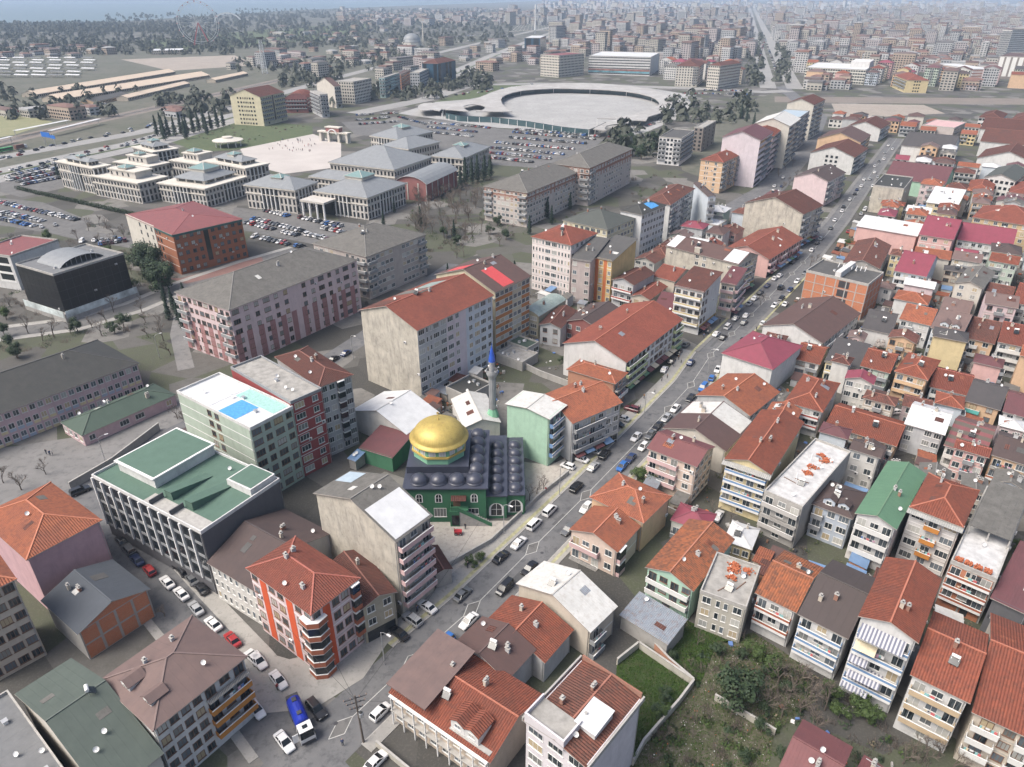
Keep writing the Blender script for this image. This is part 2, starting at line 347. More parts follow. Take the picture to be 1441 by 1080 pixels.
 def prism(s,poly,z0,z1,mi=0,mtop=None):
  P_ = list(poly)
  ar = sum(P_[k][0] * P_[(k + 1) % len(P_)][1] - P_[(k + 1) % len(P_)][0] * P_[k][1] for k in range(len(P_)))
  if ar < 0: P_.reverse()
  s.poly([(x,y,z1) for x,y in P_],mtop if mtop is not None else mi,[(x,y) for x,y in P_]); s.poly([(x,y,z0) for x,y in reversed(P_)],mi)
  for k in range(len(P_)):
   a,b = P_[k],P_[(k + 1) % len(P_)]
   s.poly([(a[0],a[1],z0),(b[0],b[1],z0),(b[0],b[1],z1),(a[0],a[1],z1)],mi)
  return s
 def mesh(s,name,mats,smooth=False):
  me = bpy.data.meshes.new(name); me.from_pydata(s.v,[],s.f)
  for m in (mats if isinstance(mats,(list,tuple)) else [mats]): me.materials.append(m)
  me.polygons.foreach_set('material_index',s.m)
  if s.uv:
   ul = me.uv_layers.new(name='uv').data
   for fi,uv in s.uv.items():
    st = me.polygons[fi].loop_start
    for k,q in enumerate(uv): ul[st + k].uv = q
  if smooth: me.polygons.foreach_set('use_smooth',[True] * len(s.f))
  me.update(); return me
 def build(s,name,mats,parent=None,loc=None,rz=0,smooth=False):
  return put(name,s.mesh(name,mats,smooth),parent,loc,rz)
def put(name,me,parent=None,loc=None,rz=0,scale=None):
 o = bpy.data.objects.new(name,me); COL.objects.link(o)
 if parent: o.parent = parent
 if loc is not None: o.location = loc
 if rz: o.rotation_euler = (0,0,rz)
 if scale: o.scale = scale if isinstance(scale,tuple) else (scale,) * 3
 return o
def tag(o,label=None,cat=None,group=None,kind=None):
 for k,v in (('label',label),('category',cat),('group',group),('kind',kind)):
  if v: o[k] = v
 return o
def empty(name,loc,rz=0):
 o = bpy.data.objects.new(name,None); COL.objects.link(o); o.location = loc; o.rotation_euler = (0,0,rz); o.empty_display_size = .5
 return o
# ------------------------------------------------------------------ layout (metres; camera stands at 0,0)
BUILDINGS = [
('school_building',-135.05,175.17,0.9053,48.75,26.03,9.5,'hip:black','pinkschool','oooooooooooooooooooooooo','a','st=paleblue n=3 nb','long pink school building under a dark shingle roof'),
('house',-109.38,170.45,-0.6181,11.64,26.92,3.5,'hip:dkgreen','pinkschool','w','wbWWbw','n=1','low pink school annex with a green hipped roof'),
('house',-93.45,110.29,0.9447,14.02,21.31,14.0,'hip:orange','pink2','bbbb','bwbb','nch','pink building with a large bare side wall and orange tiled roof, beside the slate-roofed one'),
('apartment_block',-90.28,88.86,0.8397,9.52,9.64,18.35,'hip:orange','beige','WWWW','wb','n=6','beige block with rows of wide windows beside the pink one'),
('house',-77.3,96.81,0.947,13.48,13.71,7.0,'gab2:slate','conc','brickgable','bb','n=2','brick-gabled building under a dark slate-blue roof on the side street'),
('house',-63.28,68.28,2.5025,27.76,8.51,10.0,'gab2:dkgreen2','cream','a','a','nch','wide low building with a flat dark green sheet roof and a small skylight'),
('apartment_block',-52.17,74.96,-0.6121,14.72,15.89,13.6,'hip:taupe','white','bbbb','wwwwkkkk','pk=orangep n=5 dormer','white block with taupe hipped roof and orange balcony fronts'),
('house',-72.15,64.63,2.463,22.65,6.6,9.0,'flat:grey2','cream','a','a','','low building with a grey membrane roof in the bottom corner'),
('office_building',-68.51,121.11,-0.5421,34.88,19.5,15.71,'flat:green','charc','ggggggggggg','bbbb','n=5 par=white lantern','charcoal office block with white fins and a green flat roof'),
('office_building',-47.27,106.85,-0.5753,14.2,19.3,9.5,'gab1:dkbrown','offwhite','dddd','bb','n=3','low shop building with a wide dark brown roof beside the charcoal office block'),
('apartment_block',-36.87,93.49,-0.6553,18.02,10.81,15.52,'hip:red','pinkwhite','wswwsww','wswwr','n=5 st=redor pk=brickp corner','pink and white corner block with orange stripes and a red hipped roof'),
('house',-28.17,98.92,-0.9269,14.51,7.41,9.18,'gab1:redbrown','olive','bb','ww','n=3 shop','narrow olive house with a white triangle sign on its red roof'),
('apartment_block',-26.94,108.37,-0.6638,23.3,9.61,19.04,'gab2:grey','beigeold','bbbb','kk','n=7 whitefront pk=pinkp nch','tall weathered beige block with a grey roof and rounded pink balconies'),
('apartment_block',-66.25,146.49,-0.6272,28.62,11.81,20.01,'flat:white','greenpale','bbwbb','WwWw','n=7 tarp par=white','pale green block with white roof and a blue tarpaulin'),
('apartment_block',-58.71,154.89,-0.7207,26.64,8.68,21.18,'flat:conc','redw','bbb','Ww','n=7 par=greyp st=redw','narrow block with a bright red facade beside the pale green one'),
('apartment_block',-51.34,162.83,-0.8187,22.86,9.89,20.74,'hip:redbrown','greyw','bbb','WwrW','n=7','grey and white block with brown tiled roof behind the red facade'),
('office_building',-203.39,282.53,-0.3142,20.0,22.5,14.0,'flat:maroonflat','white','gg','bb','n=4',"white glazed office with a red roof at the photo's left edge"),
('office_building',-165.48,255.96,-0.511,23.2,27.34,17.5,'flat:grey2','blackg','bbb','bbbb','n=5 vault band','black glass cube office with a vaulted grey rooftop'),
('office_building',-146.6,313.57,-0.733,46.0,32.0,17.5,'hipl:maroonflat','brick','bbwb','wwwwgwwwww','n=5 upper half=cream','orange brick office with a red roof and a cream rear wing'),
('apartment_block',-82.93,232.47,-0.5774,27.69,56.2,19.86,'hip:grey','pinkpale','kwWwk','WwwWwwbwwWwwWw','n=6 st=dustyrose lower','long pale pink apartment block with a dusty rose base and grey roof'),
('apartment_block',-57.62,281.32,-0.5965,29.76,35.19,17.5,'hip:grey','taupew','kwbwk','kWWbWWk','n=5','taupe apartment block with charcoal corner balconies and a grey hipped roof'),
('apartment_block',-25.22,198.72,-0.6631,24.01,33.52,23.57,'gab2:red','beigeold','bbbbb','WdWWWwbwWWw','n=8 patch bluehalf','big apartment block with a bare stained beige end wall behind the minaret'),
('apartment_block',-9.77,226.24,-0.6704,26.6,19.06,22.05,'gab2:brown','beige2','bbb','WWWW','n=7 orangebands','block with orange and white facade bands and red patched roof'),
('low_hall',-31.61,164.23,-0.6075,20.51,13.28,6.0,'gab2:white','offwhite','bbb','bb','nch','long low hall with a white sheet roof behind the gold dome'),
('shed',-31.98,151.18,-0.4584,10.21,9.56,4.5,'shed:maroon','greenm','b','b','nch','small shed with a dark red roof beside the mosque'),
('shed',-39.07,147.7,-0.5306,2.78,4.02,3.0,'shed:bluesheet','conc','b','b','nch','little blue sheet-roofed shelter'),
('house',-10.03,166.66,-1.2891,16.0,10.3,5.0,'gab1:whitecor','offwhite','bb','bbb','nch','white corrugated fan-shaped roof at the foot of the minaret'),
('shed',-12.5,181.23,-0.7092,8.7,10.39,4.5,'flat:black','conc','bb','bb','','low black-roofed shed behind the apartment end wall'),
('apartment_block',6.04,154.07,-0.5979,13.37,8.46,14.29,'gabl2:whitecor','greenlt','bbb','kk','n=5 pk=bluep nch','light green block with a white sheet roof and blue balconies'),
('apartment_block',17.09,160.03,-0.9216,15.83,17.38,12.0,'gab2:orange','greyw','bb','kkw','n=4 pk=greyp aw','orange-roofed house next to the light green block'),
('kiosk',-15.37,109.41,-1.0931,8.08,3.92,4.0,'gab1:redbrown','conc','b','b','nch','little brown-roofed kiosk behind the pink balconies'),
('workshop',-79.25,149.64,-0.6575,18.95,7.33,5.5,'gab2:dkbrown','conc','bb','bb','','low brown-roofed workshop behind the charcoal office block'),
('apartment_block',20.73,273.25,-0.637,18.73,19.84,21.51,'hip:red','whitepink','dWd','ww','n=7','tall white and pink block under a red hipped roof with a roof hut'),
('apartment_block',30.19,263.77,-0.4544,8.26,20.53,17.5,'shed:dkgrey','dusk','wbw','b','n=5','narrow grey-pink block between the white-pink and yellow ones'),
('apartment_block',39.35,264.84,-0.6073,9.71,20.79,17.5,'shed:dkgrey','yellow','wswsw','bb','n=5 st=orangest','yellow block with orange stripes'),
('apartment_block',37.22,300.78,-0.6897,23.07,22.08,20.0,'hip:dkgreen3','paleyellow','wwWw','WwWw','n=6','pale yellow block with a dark green-grey hipped roof'),
('apartment_block',57.83,311.25,-0.6981,11.5,21.0,22.12,'hip:black','whitegrey','bb','wWwW','n=7 tarp','white-grey tall block with a light blue tarpaulin on its black roof'),
('apartment_block',76.57,346.95,-0.5236,14.0,37.0,19.04,'hip:redold','white','bb','kWkW','n=7','tall white block with an old red roof cluttered with panels'),
('apartment_block',96.12,357.61,-1.5359,28.0,4.5,18.93,'gab1:dkbrown','bluewhite','bb','k','n=6','narrow light blue block with white balconies'),
('house',100.08,344.67,-0.6283,7.37,11.52,5.99,'flat:white','bluewhite','b','b','','small white flat-roofed annex of the light blue block'),
('apartment_block',80.71,278.02,-0.7761,33.56,16.31,13.7,'gab1:brown','beigeold','bbwbb','kkw','n=5 whiteends pk=yellowp aw','weathered beige block with white sheet ends on its brown roof'),
('house',65.35,235.33,-0.6321,11.1,16.21,16.14,'shed:redbrown','white','kk','wbb','n=5 pk=yellowp aw','white house with pale yellow balconies on the main street'),
('house',63.08,263.78,-0.715,10.16,15.58,9.0,'gab1:red','beige','bb','w','n=3','small red-roofed house behind the pale yellow balconies'),
('house',81.35,247.14,-0.5497,5.85,13.91,13.27,'shed:maroon','beige','k','kk','n=4 pk=pinkp aw','maroon-roofed house on the main street beside the pale yellow balconies'),
('house',46.33,256.48,-0.6703,9.66,16.75,10.5,'gab2:redbrown','greyw','kk','bb','n=3 pk=redp','brown-roofed house with red-trimmed balconies'),
('house',51.66,250.22,-0.592,7.68,16.55,7.0,'gab2:red','beige','kw','b','n=2 pk=greyp','small house with a bright red tiled roof and black railings'),
('shed',56.38,239.35,-0.4388,8.66,16.31,5.0,'shed:maroon','conc','b','b','nch','low maroon-roofed shed in the courtyard'),
('house',35.94,205.95,-0.6342,22.22,39.1,10.88,'gab2:redbright','white','bbb','kkwWwk','n=4 pk=greenp green2 aw','large red-roofed house with a green street front'),
('house',24.76,182.8,-0.5975,15.97,8.21,8.61,'hip:orangebr','brickw','bb','kk','n=3 pk=whitep','orange-roofed house with bare brick side below the green street front'),
('house',11.01,233.44,-0.5998,8.1,18.62,8.16,'barrel2:metalgreen','yellowold','WW','bb','n=3','small yellow house with a curved grey-green sheet roof'),
('house',15.92,225.5,-0.3934,8.19,17.02,7.0,'gab2:redbrown','greyw','ww','bb','n=2','small two-storey house with a red-brown roof'),
('house',28.94,226.74,-0.5931,14.37,19.13,6.81,'gab2:dkbrown','redwall','ww','bb','n=2','dark-roofed row house with red side wall'),
('house',3.62,212.71,-0.6797,8.56,6.32,3.5,'flat:dkgreen','greyw','WW','W','n=1','low glazed annex with a dark green roof'),
('shed',1.66,205.47,-0.6636,10.59,8.43,2.8,'flat:conc','conc','b','b','','low concrete shed with a flat roof'),
('apartment_block',12.0,387.72,-0.5585,26.5,59.0,17.66,'hip:grey','pinkgrey','kwWwk','WwwWbwwWww','n=6 toprose','greyish apartment block with a rose top storey, nearer of the pair'),
('apartment_block',48.15,430.84,-0.5236,24.0,64.0,21.0,'hip:grey','pinkgrey','wbwk','kwbwWwwbw','n=6 toprose','greyish apartment block with a rose top storey, farther of the pair'),
('apartment_block',126.42,442.25,-0.6283,14.48,29.74,18.06,'hip:red','peach','bdbwb','kwkwk','n=6 pk=greyp','peach block with a bright red roof and dark stair windows'),
('apartment_block',146.69,461.13,-0.5236,23.5,34.5,28.0,'gab2:maroon2','lilac','bbbbb','Wk','n=8 st=maroonst','lilac block with a tall bare end wall and maroon front'),
('apartment_block',166.8,491.43,-0.4887,16.99,28.45,24.5,'hip:red','pinkwhite','ww','Wk','n=7','block with a red hipped roof behind the lilac end wall'),
('apartment_block',183.46,516.5,-0.5236,23.5,38.0,27.62,'gab2:whitecor','cream','bb','kwk','n=8','cream block under white sheet roofing on the avenue'),
('apartment_block',213.43,573.28,-0.5236,18.5,38.0,24.5,'flat:bluegrey','greyw','bb','kwk','n=7','grey block with a pale blue flat roof on the avenue'),
('apartment_block',241.57,622.19,-0.5934,21.5,38.0,27.07,'gab2:redbrown','cream','bb','kwkw','n=8','last block of the avenue row, with a beige end wall'),
('apartment_block',116.32,523.25,-0.4538,15.5,37.0,17.93,'flat:dkgrey','navywhite','kwk','kkk','n=6 pk=greyp','white and navy apartment block with a dark roof'),
('apartment_block',147.96,571.78,-0.4887,7.0,38.0,16.84,'flat:conc','brownw','ww','www','n=6','brown-grey block with a roof frame'),
('apartment_block',129.69,338.41,-0.7679,29.5,22.0,16.71,'gab2:redbrown','beigeold','bbbb','kwk','n=5 aw','block with a bare beige wall and orange roof patches'),
('apartment_block',176.25,413.64,-0.6981,19.5,30.0,14.0,'gab2:dkbrown','pinkpale','bbb','kwk','n=4','pale pink gabled block with a dark brown roof'),
('apartment_block',222.18,498.57,-0.6283,28.5,38.0,11.33,'gab2:redbrown','white','bwb','kw','n=4','white block with a brown tiled roof'),
('apartment_block',248.46,554.09,-0.5934,30.5,38.0,10.88,'gab2:brown','peach','bb','kw','n=4','peach-walled block with an old brown roof'),
('apartment_block',295.16,617.02,-0.6283,25.5,38.0,9.8,'gab2:redbrown','white','b','kw','n=3','white gabled block with a brown roof near the railway'),
('house',110.78,303.68,-0.6981,21.0,38.0,8.16,'gab2:red','pinkw','bb','kwkwkw','n=3 pk=pinkp aw','long pink row house with a red roof on the street'),
('house',173.56,320.6,-0.6632,26.0,14.0,10.5,'shed:white','pinkw','bbbb','b','n=3 nch','long pink wall building with a white strip roof'),
('house',150.71,290.13,-0.5585,14.0,36.0,8.16,'gab2:redold','conc','bw','w','n=3','patched red and brown roofed house behind the brick shell'),
('shed',124.41,252.8,-0.7272,22.4,16.92,13.52,'flat:dkgrey','brickfr','bbbbb','b','n=4 hut','unfinished orange brick block with a concrete frame and dark roof'),
('house',190.16,308.8,-0.6283,13.5,29.0,13.26,'gab1:maroonr','pinkw','Www','b','n=4 st=white','pink apartment house with a plum metal roof'),
('house',159.58,267.91,-0.6452,11.42,26.44,11.23,'gab1:maroonr','bluewhite','kk','bb','n=4 pk=whitep','pale blue apartment house with a plum metal roof'),
('house',225.13,369.55,-0.6283,14.5,23.5,10.88,'shed:white','yellow2','WW','b','n=4','yellow house with a white roof'),
('apartment_block',236.15,333.07,-0.6981,27.5,26.5,12.28,'hip:red','yellow3','WwwWwwW','b','n=4','long ochre apartment block with a red roof and chimneys'),
('apartment_block',211.81,309.75,-0.5934,21.0,26.0,9.84,'gab1:maroonr','whitegrey','kwkw','b','n=3 pk=whitep','white house with two-tone maroon roof below the ochre block'),
('house',174.4,253.56,-0.7061,9.53,23.22,11.16,'gab2:grey','cream','ww','b','n=4','cream house with an old grey roof'),
('house',160.25,237.67,-0.6218,9.31,18.93,5.44,'gab1:taupe','conc','b','b','n=2','low brown-roofed house before the cream one'),
('house',182.14,248.94,-0.6368,8.62,23.04,5.85,'gab1:redold','greyw','Wk','b','n=2','grey house with a dull red roof'),
('house',184.88,234.86,-0.6678,11.59,22.08,10.88,'gab1:red','white','kWk','b','n=4',"white house with a red roof at the photo's right edge, uphill"),
('house',104.45,227.43,-0.75,21.16,33.81,5.44,'gab2:brown','white','bbb','kw','n=2 pk=whitep','white gabled house with a brown roof behind the plum-roofed one'),
('house',127.79,225.96,-0.5684,9.36,20.15,5.44,'gab1:charcr','white','b','b','n=2','low white house with a charcoal roof'),
('house',139.47,224.35,-0.6433,9.66,16.67,8.61,'gab1:orangebr','white','kw','b','n=3','white house with an orange strip roof'),
('house',144.19,213.25,-0.692,9.29,19.77,10.88,'gab1:taupe','bluewhite','Wwk','b','n=4 dormer','white and blue house with a gabled dormer'),
('house',154.69,212.53,-0.6447,8.41,20.9,8.16,'gab1:redold','peach','kw','b','n=3 pk=whitep','peach house with a mottled red-brown roof'),
('house',158.42,203.33,-0.609,8.59,19.15,10.88,'gab1:red','greyw','kk','b','n=4 pk=whitep',"grey house with white balconies at the photo's right edge"),
('house',94.74,201.11,-0.5736,7.83,14.71,5.44,'gab1:redor','white','Wk','b','n=2','small white house with orange-red roof next to the plum-roofed house'),
('house',103.8,197.05,-0.5977,10.08,15.36,6.32,'shed:charcr','yellowlt','kk','b','n=2 pk=yellowp','yellow balconied house with a charcoal roof'),
('house',110.57,190.09,-0.6297,8.33,15.39,8.54,'gab1:redor','greenlt2','Wk','b','n=3','pale green house with a red roof and two skylights'),
('house',119.63,186.03,-0.6888,8.99,16.22,8.66,'hip:redor','peach','kk','b','n=3 pk=peachp','peach house with an orange-red hipped roof'),
('house',128.93,182.95,-0.5936,10.17,15.64,5.44,'gab1:red','bluewhite','kk','b','n=2 pk=whitep','light blue house with a red roof'),
('house',134.4,174.7,-0.6738,8.69,16.8,5.7,'gab1:charcr','peach','kw','b','n=2 pk=tealp','dark-roofed house with a teal awning'),
('house',140.75,169.27,-0.6356,7.72,15.56,5.44,'gab1:maroon2','white','kw','b','n=2',"house with a dull maroon roof at the photo's right edge"),
('house',76.76,195.88,-0.7309,16.53,21.76,9.26,'hip:maroonr','white','bbb','bb','n=3 nch','white house with a large plum-coloured metal roof beside the street'),
('house',62.37,170.41,-0.7556,16.21,17.62,8.16,'gab2:orange','greyw','bb','w','n=3','large orange tiled roof house below the plum-roofed one'),
('house',50.78,155.96,-0.6686,17.39,17.38,7.0,'gab2:brownwhite','cream','bb','b','n=2','house with half brown, half white corrugated roof'),
('house',39.99,139.85,-0.648,12.76,10.51,10.88,'gab1:maroonbr','pinkcream','kkw','ww','n=4 pk=pinkp','cream villa with a brown-red metal roof and pink balconies beside the street'),
('house',26.04,124.62,-0.6972,13.7,11.96,8.16,'hip:orangebr','peach','bb','b','n=3','orange-roofed house directly on the street, upper of two'),
('house',19.46,115.62,-0.643,11.57,10.05,7.0,'gab2:orangebr','pinkcream','kkw','rb','n=2 pk=pinkp','salmon gabled house on the street, lower of two with a balcony'),
('house',35.35,106.82,-0.6783,10.2,18.54,8.16,'gab2:old','mint','kkk','bb','n=3 pk=whitep','mint house with a large old mottled orange roof'),
('house',59.22,138.95,-0.607,10.52,26.39,13.6,'gab2:redor','yellowlt','kkk','bbb','n=5 pk=bluep corfront','yellow apartment house with blue balconies and corrugated roof edge'),
('shed',66.64,130.16,-0.737,8.34,27.61,10.88,'flat:concw','conc','kkk','bbb','n=4 pk=concp heaps','unfinished grey concrete house with a bare slab roof'),
('house',83.19,170.98,-0.6066,10.08,19.52,8.24,'hip:redor','white','kk','bb','n=3 pk=redp','white house with a red hipped roof and red awning'),
('house',93.64,159.17,-0.6468,17.44,14.23,5.44,'gab1:redor','peach','wkkwkk','b','n=2 pk=greyp','long low row with a red tiled roof and orange front'),
('house',71.19,123.33,-0.6527,8.52,11.3,8.74,'hip:dkbrown','bluegreyw','kwW','bb','n=3 dormer','blue-grey house with a dark brown multi-hipped roof'),
('house',80.79,121.16,-0.6929,8.03,24.2,11.86,'gab2:greenr','white','kkk','bb','n=4 pk=whitep','white apartment house with a green metal roof and curved dormers'),
('house',89.47,117.16,-0.7035,9.84,15.5,13.44,'hip:redor','white','WkW','bb','n=4 pk=orangep corfront','house with a red hipped roof and grey corrugated front canopy'),
('house',108.61,157.79,-0.6345,9.38,14.27,8.16,'gab1:white','greyw','WbWW','b','n=3','grey house with a bright white sheet roof'),
('house',117.43,152.87,-0.6892,8.94,18.65,5.75,'gab1:maroonst2','white','kkW','b','n=2 pk=whitep','white house with a maroon and grey striped roof'),
('house',120.4,141.86,-0.6688,7.91,13.5,9.43,'gab1:dkbrown','peach','kkW','b','n=3 pk=brickp',"house with a dark brown roof and laundry balconies at the photo's right edge"),
('shed',95.69,110.32,-0.7206,7.55,30.6,10.88,'flat:concw','brickfr','kkk','bb','n=4 pk=brickp terrace','unfinished brick and concrete house with open floors'),
('house',95.77,98.89,-0.7824,6.36,17.54,8.16,'shed:maroon2','charc','bb','b','n=3 sign',"dark red-roofed shop building at the photo's right edge"),
('house',10.01,96.81,-0.739,17.61,8.33,7.0,'gab2:whitecor','beige','bbbb','kb','n=2 nch','house with a large white sheet-metal roof beside the street'),
('house',2.78,90.43,-0.6449,13.91,9.14,5.5,'gab2:redor','greyw','bb','bb','n=2','orange-roofed house between the white and the brown roofs'),
('house',-3.09,85.18,-0.6557,12.1,8.21,6.5,'gab2:brown','greyw','bb','b','n=2','house with a wide dull brown sheet roof beside the street'),
('house',-7.34,75.51,-0.6233,20.52,14.15,7.0,'gab1:redor','beigebr','wwwwwwww','bb','n=2 brownhalf dormer2','long orange-roofed house with a brown flat end at the street corner'),
('house',10.35,66.78,-0.7089,11.46,14.16,15.0,'gabl2:oldred','lilacw','WWW','bb','n=5 skylite parapets','tall white house with an old red tiled roof and white skylight box'),
('shed',26.04,94.09,-0.7343,10.41,6.66,3.6,'shed:metal','conc','bb','b','nch','low shed with a grey corrugated metal roof'),
('house',40.86,98.68,-0.5014,8.31,11.63,8.86,'flat:conc','conc2','wdw','b','n=3 heaps','grey derelict house with brick heaps on its flat roof'),
('house',51.7,98.18,-0.682,7.65,14.52,9.35,'gab1:old','white','kkk','b','n=3 pk=brickp','white house with a mottled orange roof and red balconies'),
('house',58.37,92.52,-0.7025,8.55,17.75,10.88,'gab1:charcbr','white','kkk','bb','n=4 pk=bluep','white house with a plain dark brown roof and blue balconies'),
('house',64.47,86.13,-0.6659,8.91,17.52,17.31,'gab2:redor','white','kkk','bb','n=5 pk=bluep awn','tall white house with striped awnings and a red roof'),
('house',69.92,78.48,-0.6736,8.28,16.66,12.68,'gab1:redor','white','kkkk','b','n=4 pk=beigep','house with beige balconies and a red roof in the shadow of its tall neighbour'),
('house',78.96,76.38,-0.6328,8.42,24.12,11.15,'gab1:redor','beige','kkWk','bb','n=4 pk=whitep',"beige house with a worn red roof in the photo's bottom right corner"),
('house',43.38,63.13,2.464,7.27,10.71,9.0,'gab1:maroonbr','white','bb','bb','n=3',"house with a maroon gabled roof at the photo's bottom edge"),
('shed',51.51,61.32,2.3967,4.97,5.97,7.0,'shed:maroonbr','white','b','b','n=2',"small maroon shed roof at the photo's bottom edge"),
('apartment_block',356.48,616.13,-0.733,23.5,38.0,10.34,'flat:pinkflat','concp','bb','wb','n=3','grey-pink blank block with two windows'),
('apartment_block',299.77,527.91,-0.6283,32.5,38.0,10.5,'gab1:charcr','white','bbwb','b','n=3','white block with a charcoal roof and tall side bay'),
('apartment_block',245.83,435.86,-0.6283,32.5,38.0,8.53,'gab1:maroon2','greenlt','bbb','b','n=3','green-walled block with a long maroon roof'),
('apartment_block',209.81,395.83,-0.5934,15.0,32.5,14.0,'flat:black','beigeold','bbb','b','n=4','blank beige-walled block beside the car-lined street'),
('house',271.37,414.93,-0.5934,13.0,29.5,7.0,'hip:redor','yellow2','ww','b','n=2','small house with a red hipped roof'),
('house',407.81,636.84,-0.6632,17.0,38.0,14.0,'hip:redbrown','white','Ww','bb','n=4','white corner building with a brown roof'),
('house',456.75,668.37,-0.6632,16.5,38.0,8.16,'hip:redbrown','maroonw','wsw','b','n=3 st=yellow2','maroon and yellow house'),
('house',397.14,596.29,-0.6283,36.0,38.0,10.5,'gab1:redbrown','white','bbb','b','n=3','long white house under a brown roof, highest of three stacked at the right'),
('house',364.94,543.49,-0.6283,33.0,38.0,10.5,'gab1:redold','white','bbb','b','n=3','long white house under a red roof, middle of three stacked at the right'),
('house',328.37,482.36,-0.6632,33.5,38.0,10.5,'gab2:redbrown','white','bbb','b','n=3','white gable-walled house with a maroon roof, lowest of three stacked at the right'),
('house',296.01,432.92,-0.733,16.5,38.0,10.0,'gab2:dkgreen3','white','ww','w','n=3','white gabled house with a dark grey roof'),
('house',292.43,407.97,-0.6283,14.5,31.0,7.0,'hip:red','cream','kk','b','n=2',"house with a red roof at the photo's right edge below the gabled one"),
('apartment_block',231.31,1004.38,-0.3491,28.5,58.0,23.99,'hip:redbrown','cream','wwwk','w','n=8','cream high block with brown roof by the avenue mouth, left of two'),
('apartment_block',266.24,968.83,-0.733,16.5,57.0,27.29,'hip:redbrown','cream','ww','wwwwww','n=8','cream high block with brown roof by the avenue mouth, right of two'),
('office_building',447.93,1057.22,-0.5236,74.5,90.0,17.5,'flat:white','creamoff','WWWWWWWW','bb','n=5 bandwin penthouse','wide cream office with ribbon windows beyond the railway'),
('apartment_block',488.18,941.1,-1.7802,58.0,25.0,14.0,'hip:red','yellow2','kk','bwb','n=4','yellow block with a red roof beside the railway'),
('office_building',638.51,1095.71,-1.501,90.0,31.5,14.0,'flat:white','white','RRRRR','RRR','n=4 bandred','white office with red-brown window bands'),
('house',721.4,1099.75,-0.6981,46.0,90.0,28.0,'flat:brown','brownw','gggggg','b','n=8',"dark brown gridded slab at the photo's right edge"),
('residential_tower',891.01,1395.5,-1.1519,18.0,57.0,48.0,'flat:dkbrown','white','k','w','n=14',"white residential tower at the photo's right edge"),
('house',72.79,1120.19,-0.733,33.5,58.0,28.0,'flat:maroonflat','cream','wwww','wwwwww','n=8','cream block with red roof edges beyond the round canopy'),
('house',169.0,1167.54,-0.3142,90.0,90.0,24.5,'flat:white','white','RRRRRRRR','bb','n=7 bandwin mural','wide white store building with blue lower floors beyond the round canopy'),
('office_building',47.24,1577.41,-0.1745,30.5,90.0,28.0,'flat:white','blueglass','gg','g','n=8','small glass office with a white roof'),
('apartment_block',-97.92,1043.83,-0.3491,23.5,58.0,24.02,'hip:redbrown','blueglass','gbg','gbggb','n=7 st=white','blue glass block with white columns and a brown roof'),
('apartment_block',-173.26,836.52,-0.3491,24.0,38.0,21.93,'flat:conc','cream','wwww','wwww','n=7','cream block at the end of the apartment row'),
('apartment_block',-142.15,894.65,-0.1745,6.5,54.5,21.0,'flat:conc','teal','k','kwk','n=6','white and teal block with balconies'),
('apartment_block',-137.66,973.77,-0.0698,7.0,57.5,17.5,'flat:brown','brickw','b','ww','n=5','orange-brown block next to the teal one'),
('apartment_block',-118.53,991.67,-0.1047,12.0,57.5,17.5,'flat:conc','greyw','ww','ww','n=5','grey block before the blue glass one'),
('apartment_block',-231.56,692.92,-0.3142,32.5,37.5,24.5,'gab2:redbrown','paleyellow','bwdwb','kkgkk','n=7','pale yellow gabled block with scattered windows beside the conifers'),
('apartment_block',-215.06,770.18,0.0698,22.0,38.0,14.0,'barrel2:red','brickred','kkk','w','n=4','brick-red block with curved roof'),
('apartment_block',-187.37,738.8,-1.0821,38.0,7.5,20.35,'flat:conc','greyw','kk','k','n=6','grey block in the row beyond the parade square'),
('apartment_block',-191.99,800.85,-0.8378,38.0,8.0,21.0,'gab2:brown','cream','bb','k','n=6','cream gabled block in the row beyond the parade square'),
('house',-528.92,1005.57,-0.1745,20.5,271.5,3.5,'gab2:tan','tanw','bb','wwwwwwwwwwwwwwwwww','n=1 nch','long tan warehouse, farthest of the parallel sheds'),
('house',-471.3,960.65,-0.2443,25.5,269.5,3.5,'gab2:tan','tanw','bb','wwwwwwwwwwwwwwwwww','n=1 nch','long tan warehouse, middle of the parallel sheds'),
('house',-425.58,912.33,-0.0698,14.0,146.5,3.5,'gab2:tan','tanw','bb','wwwwwwwww','n=1 nch','short tan warehouse, nearest the railway'),
('warehouse',-393.83,1068.4,-0.1396,13.0,94.0,3.5,'gab2:tan','tanw','b','wwww','n=1 nch','short tan warehouse at the mast end'),
('warehouse',-448.42,838.6,-0.0698,16.5,68.5,3.5,'gab2:dkgrey','peach','bb','wwww','n=1 nch','warehouse with a grey roof and peach end'),
('platform_canopy',-405.57,645.08,-0.2443,4.5,56.5,5.0,'flat:white','conc','b','b','open','white platform canopy nearest the blue sign'),
('platform_canopy',-378.92,648.85,-0.1396,4.0,63.5,5.0,'flat:white','conc','b','b','open','white platform canopy farther along the railway'),
('platform_canopy',-400.82,575.34,-0.1396,3.5,30.5,5.0,'flat:white','conc','b','b','open',"white platform canopy at the photo's left edge"),
('shed',-678.11,1544.12,0.3491,56.0,58.0,7.0,'flat:white','tanw','wwwwww','b','n=2','white-roofed shed in front of the big wheel'),
]
FILL_PLACES = ['beyond the round canopy','in the dense right-hand quarter','in the yards behind the main street','just beyond the railway','just this side of the railway','squeezed into the dense right-hand quarter','tucked behind the street row']
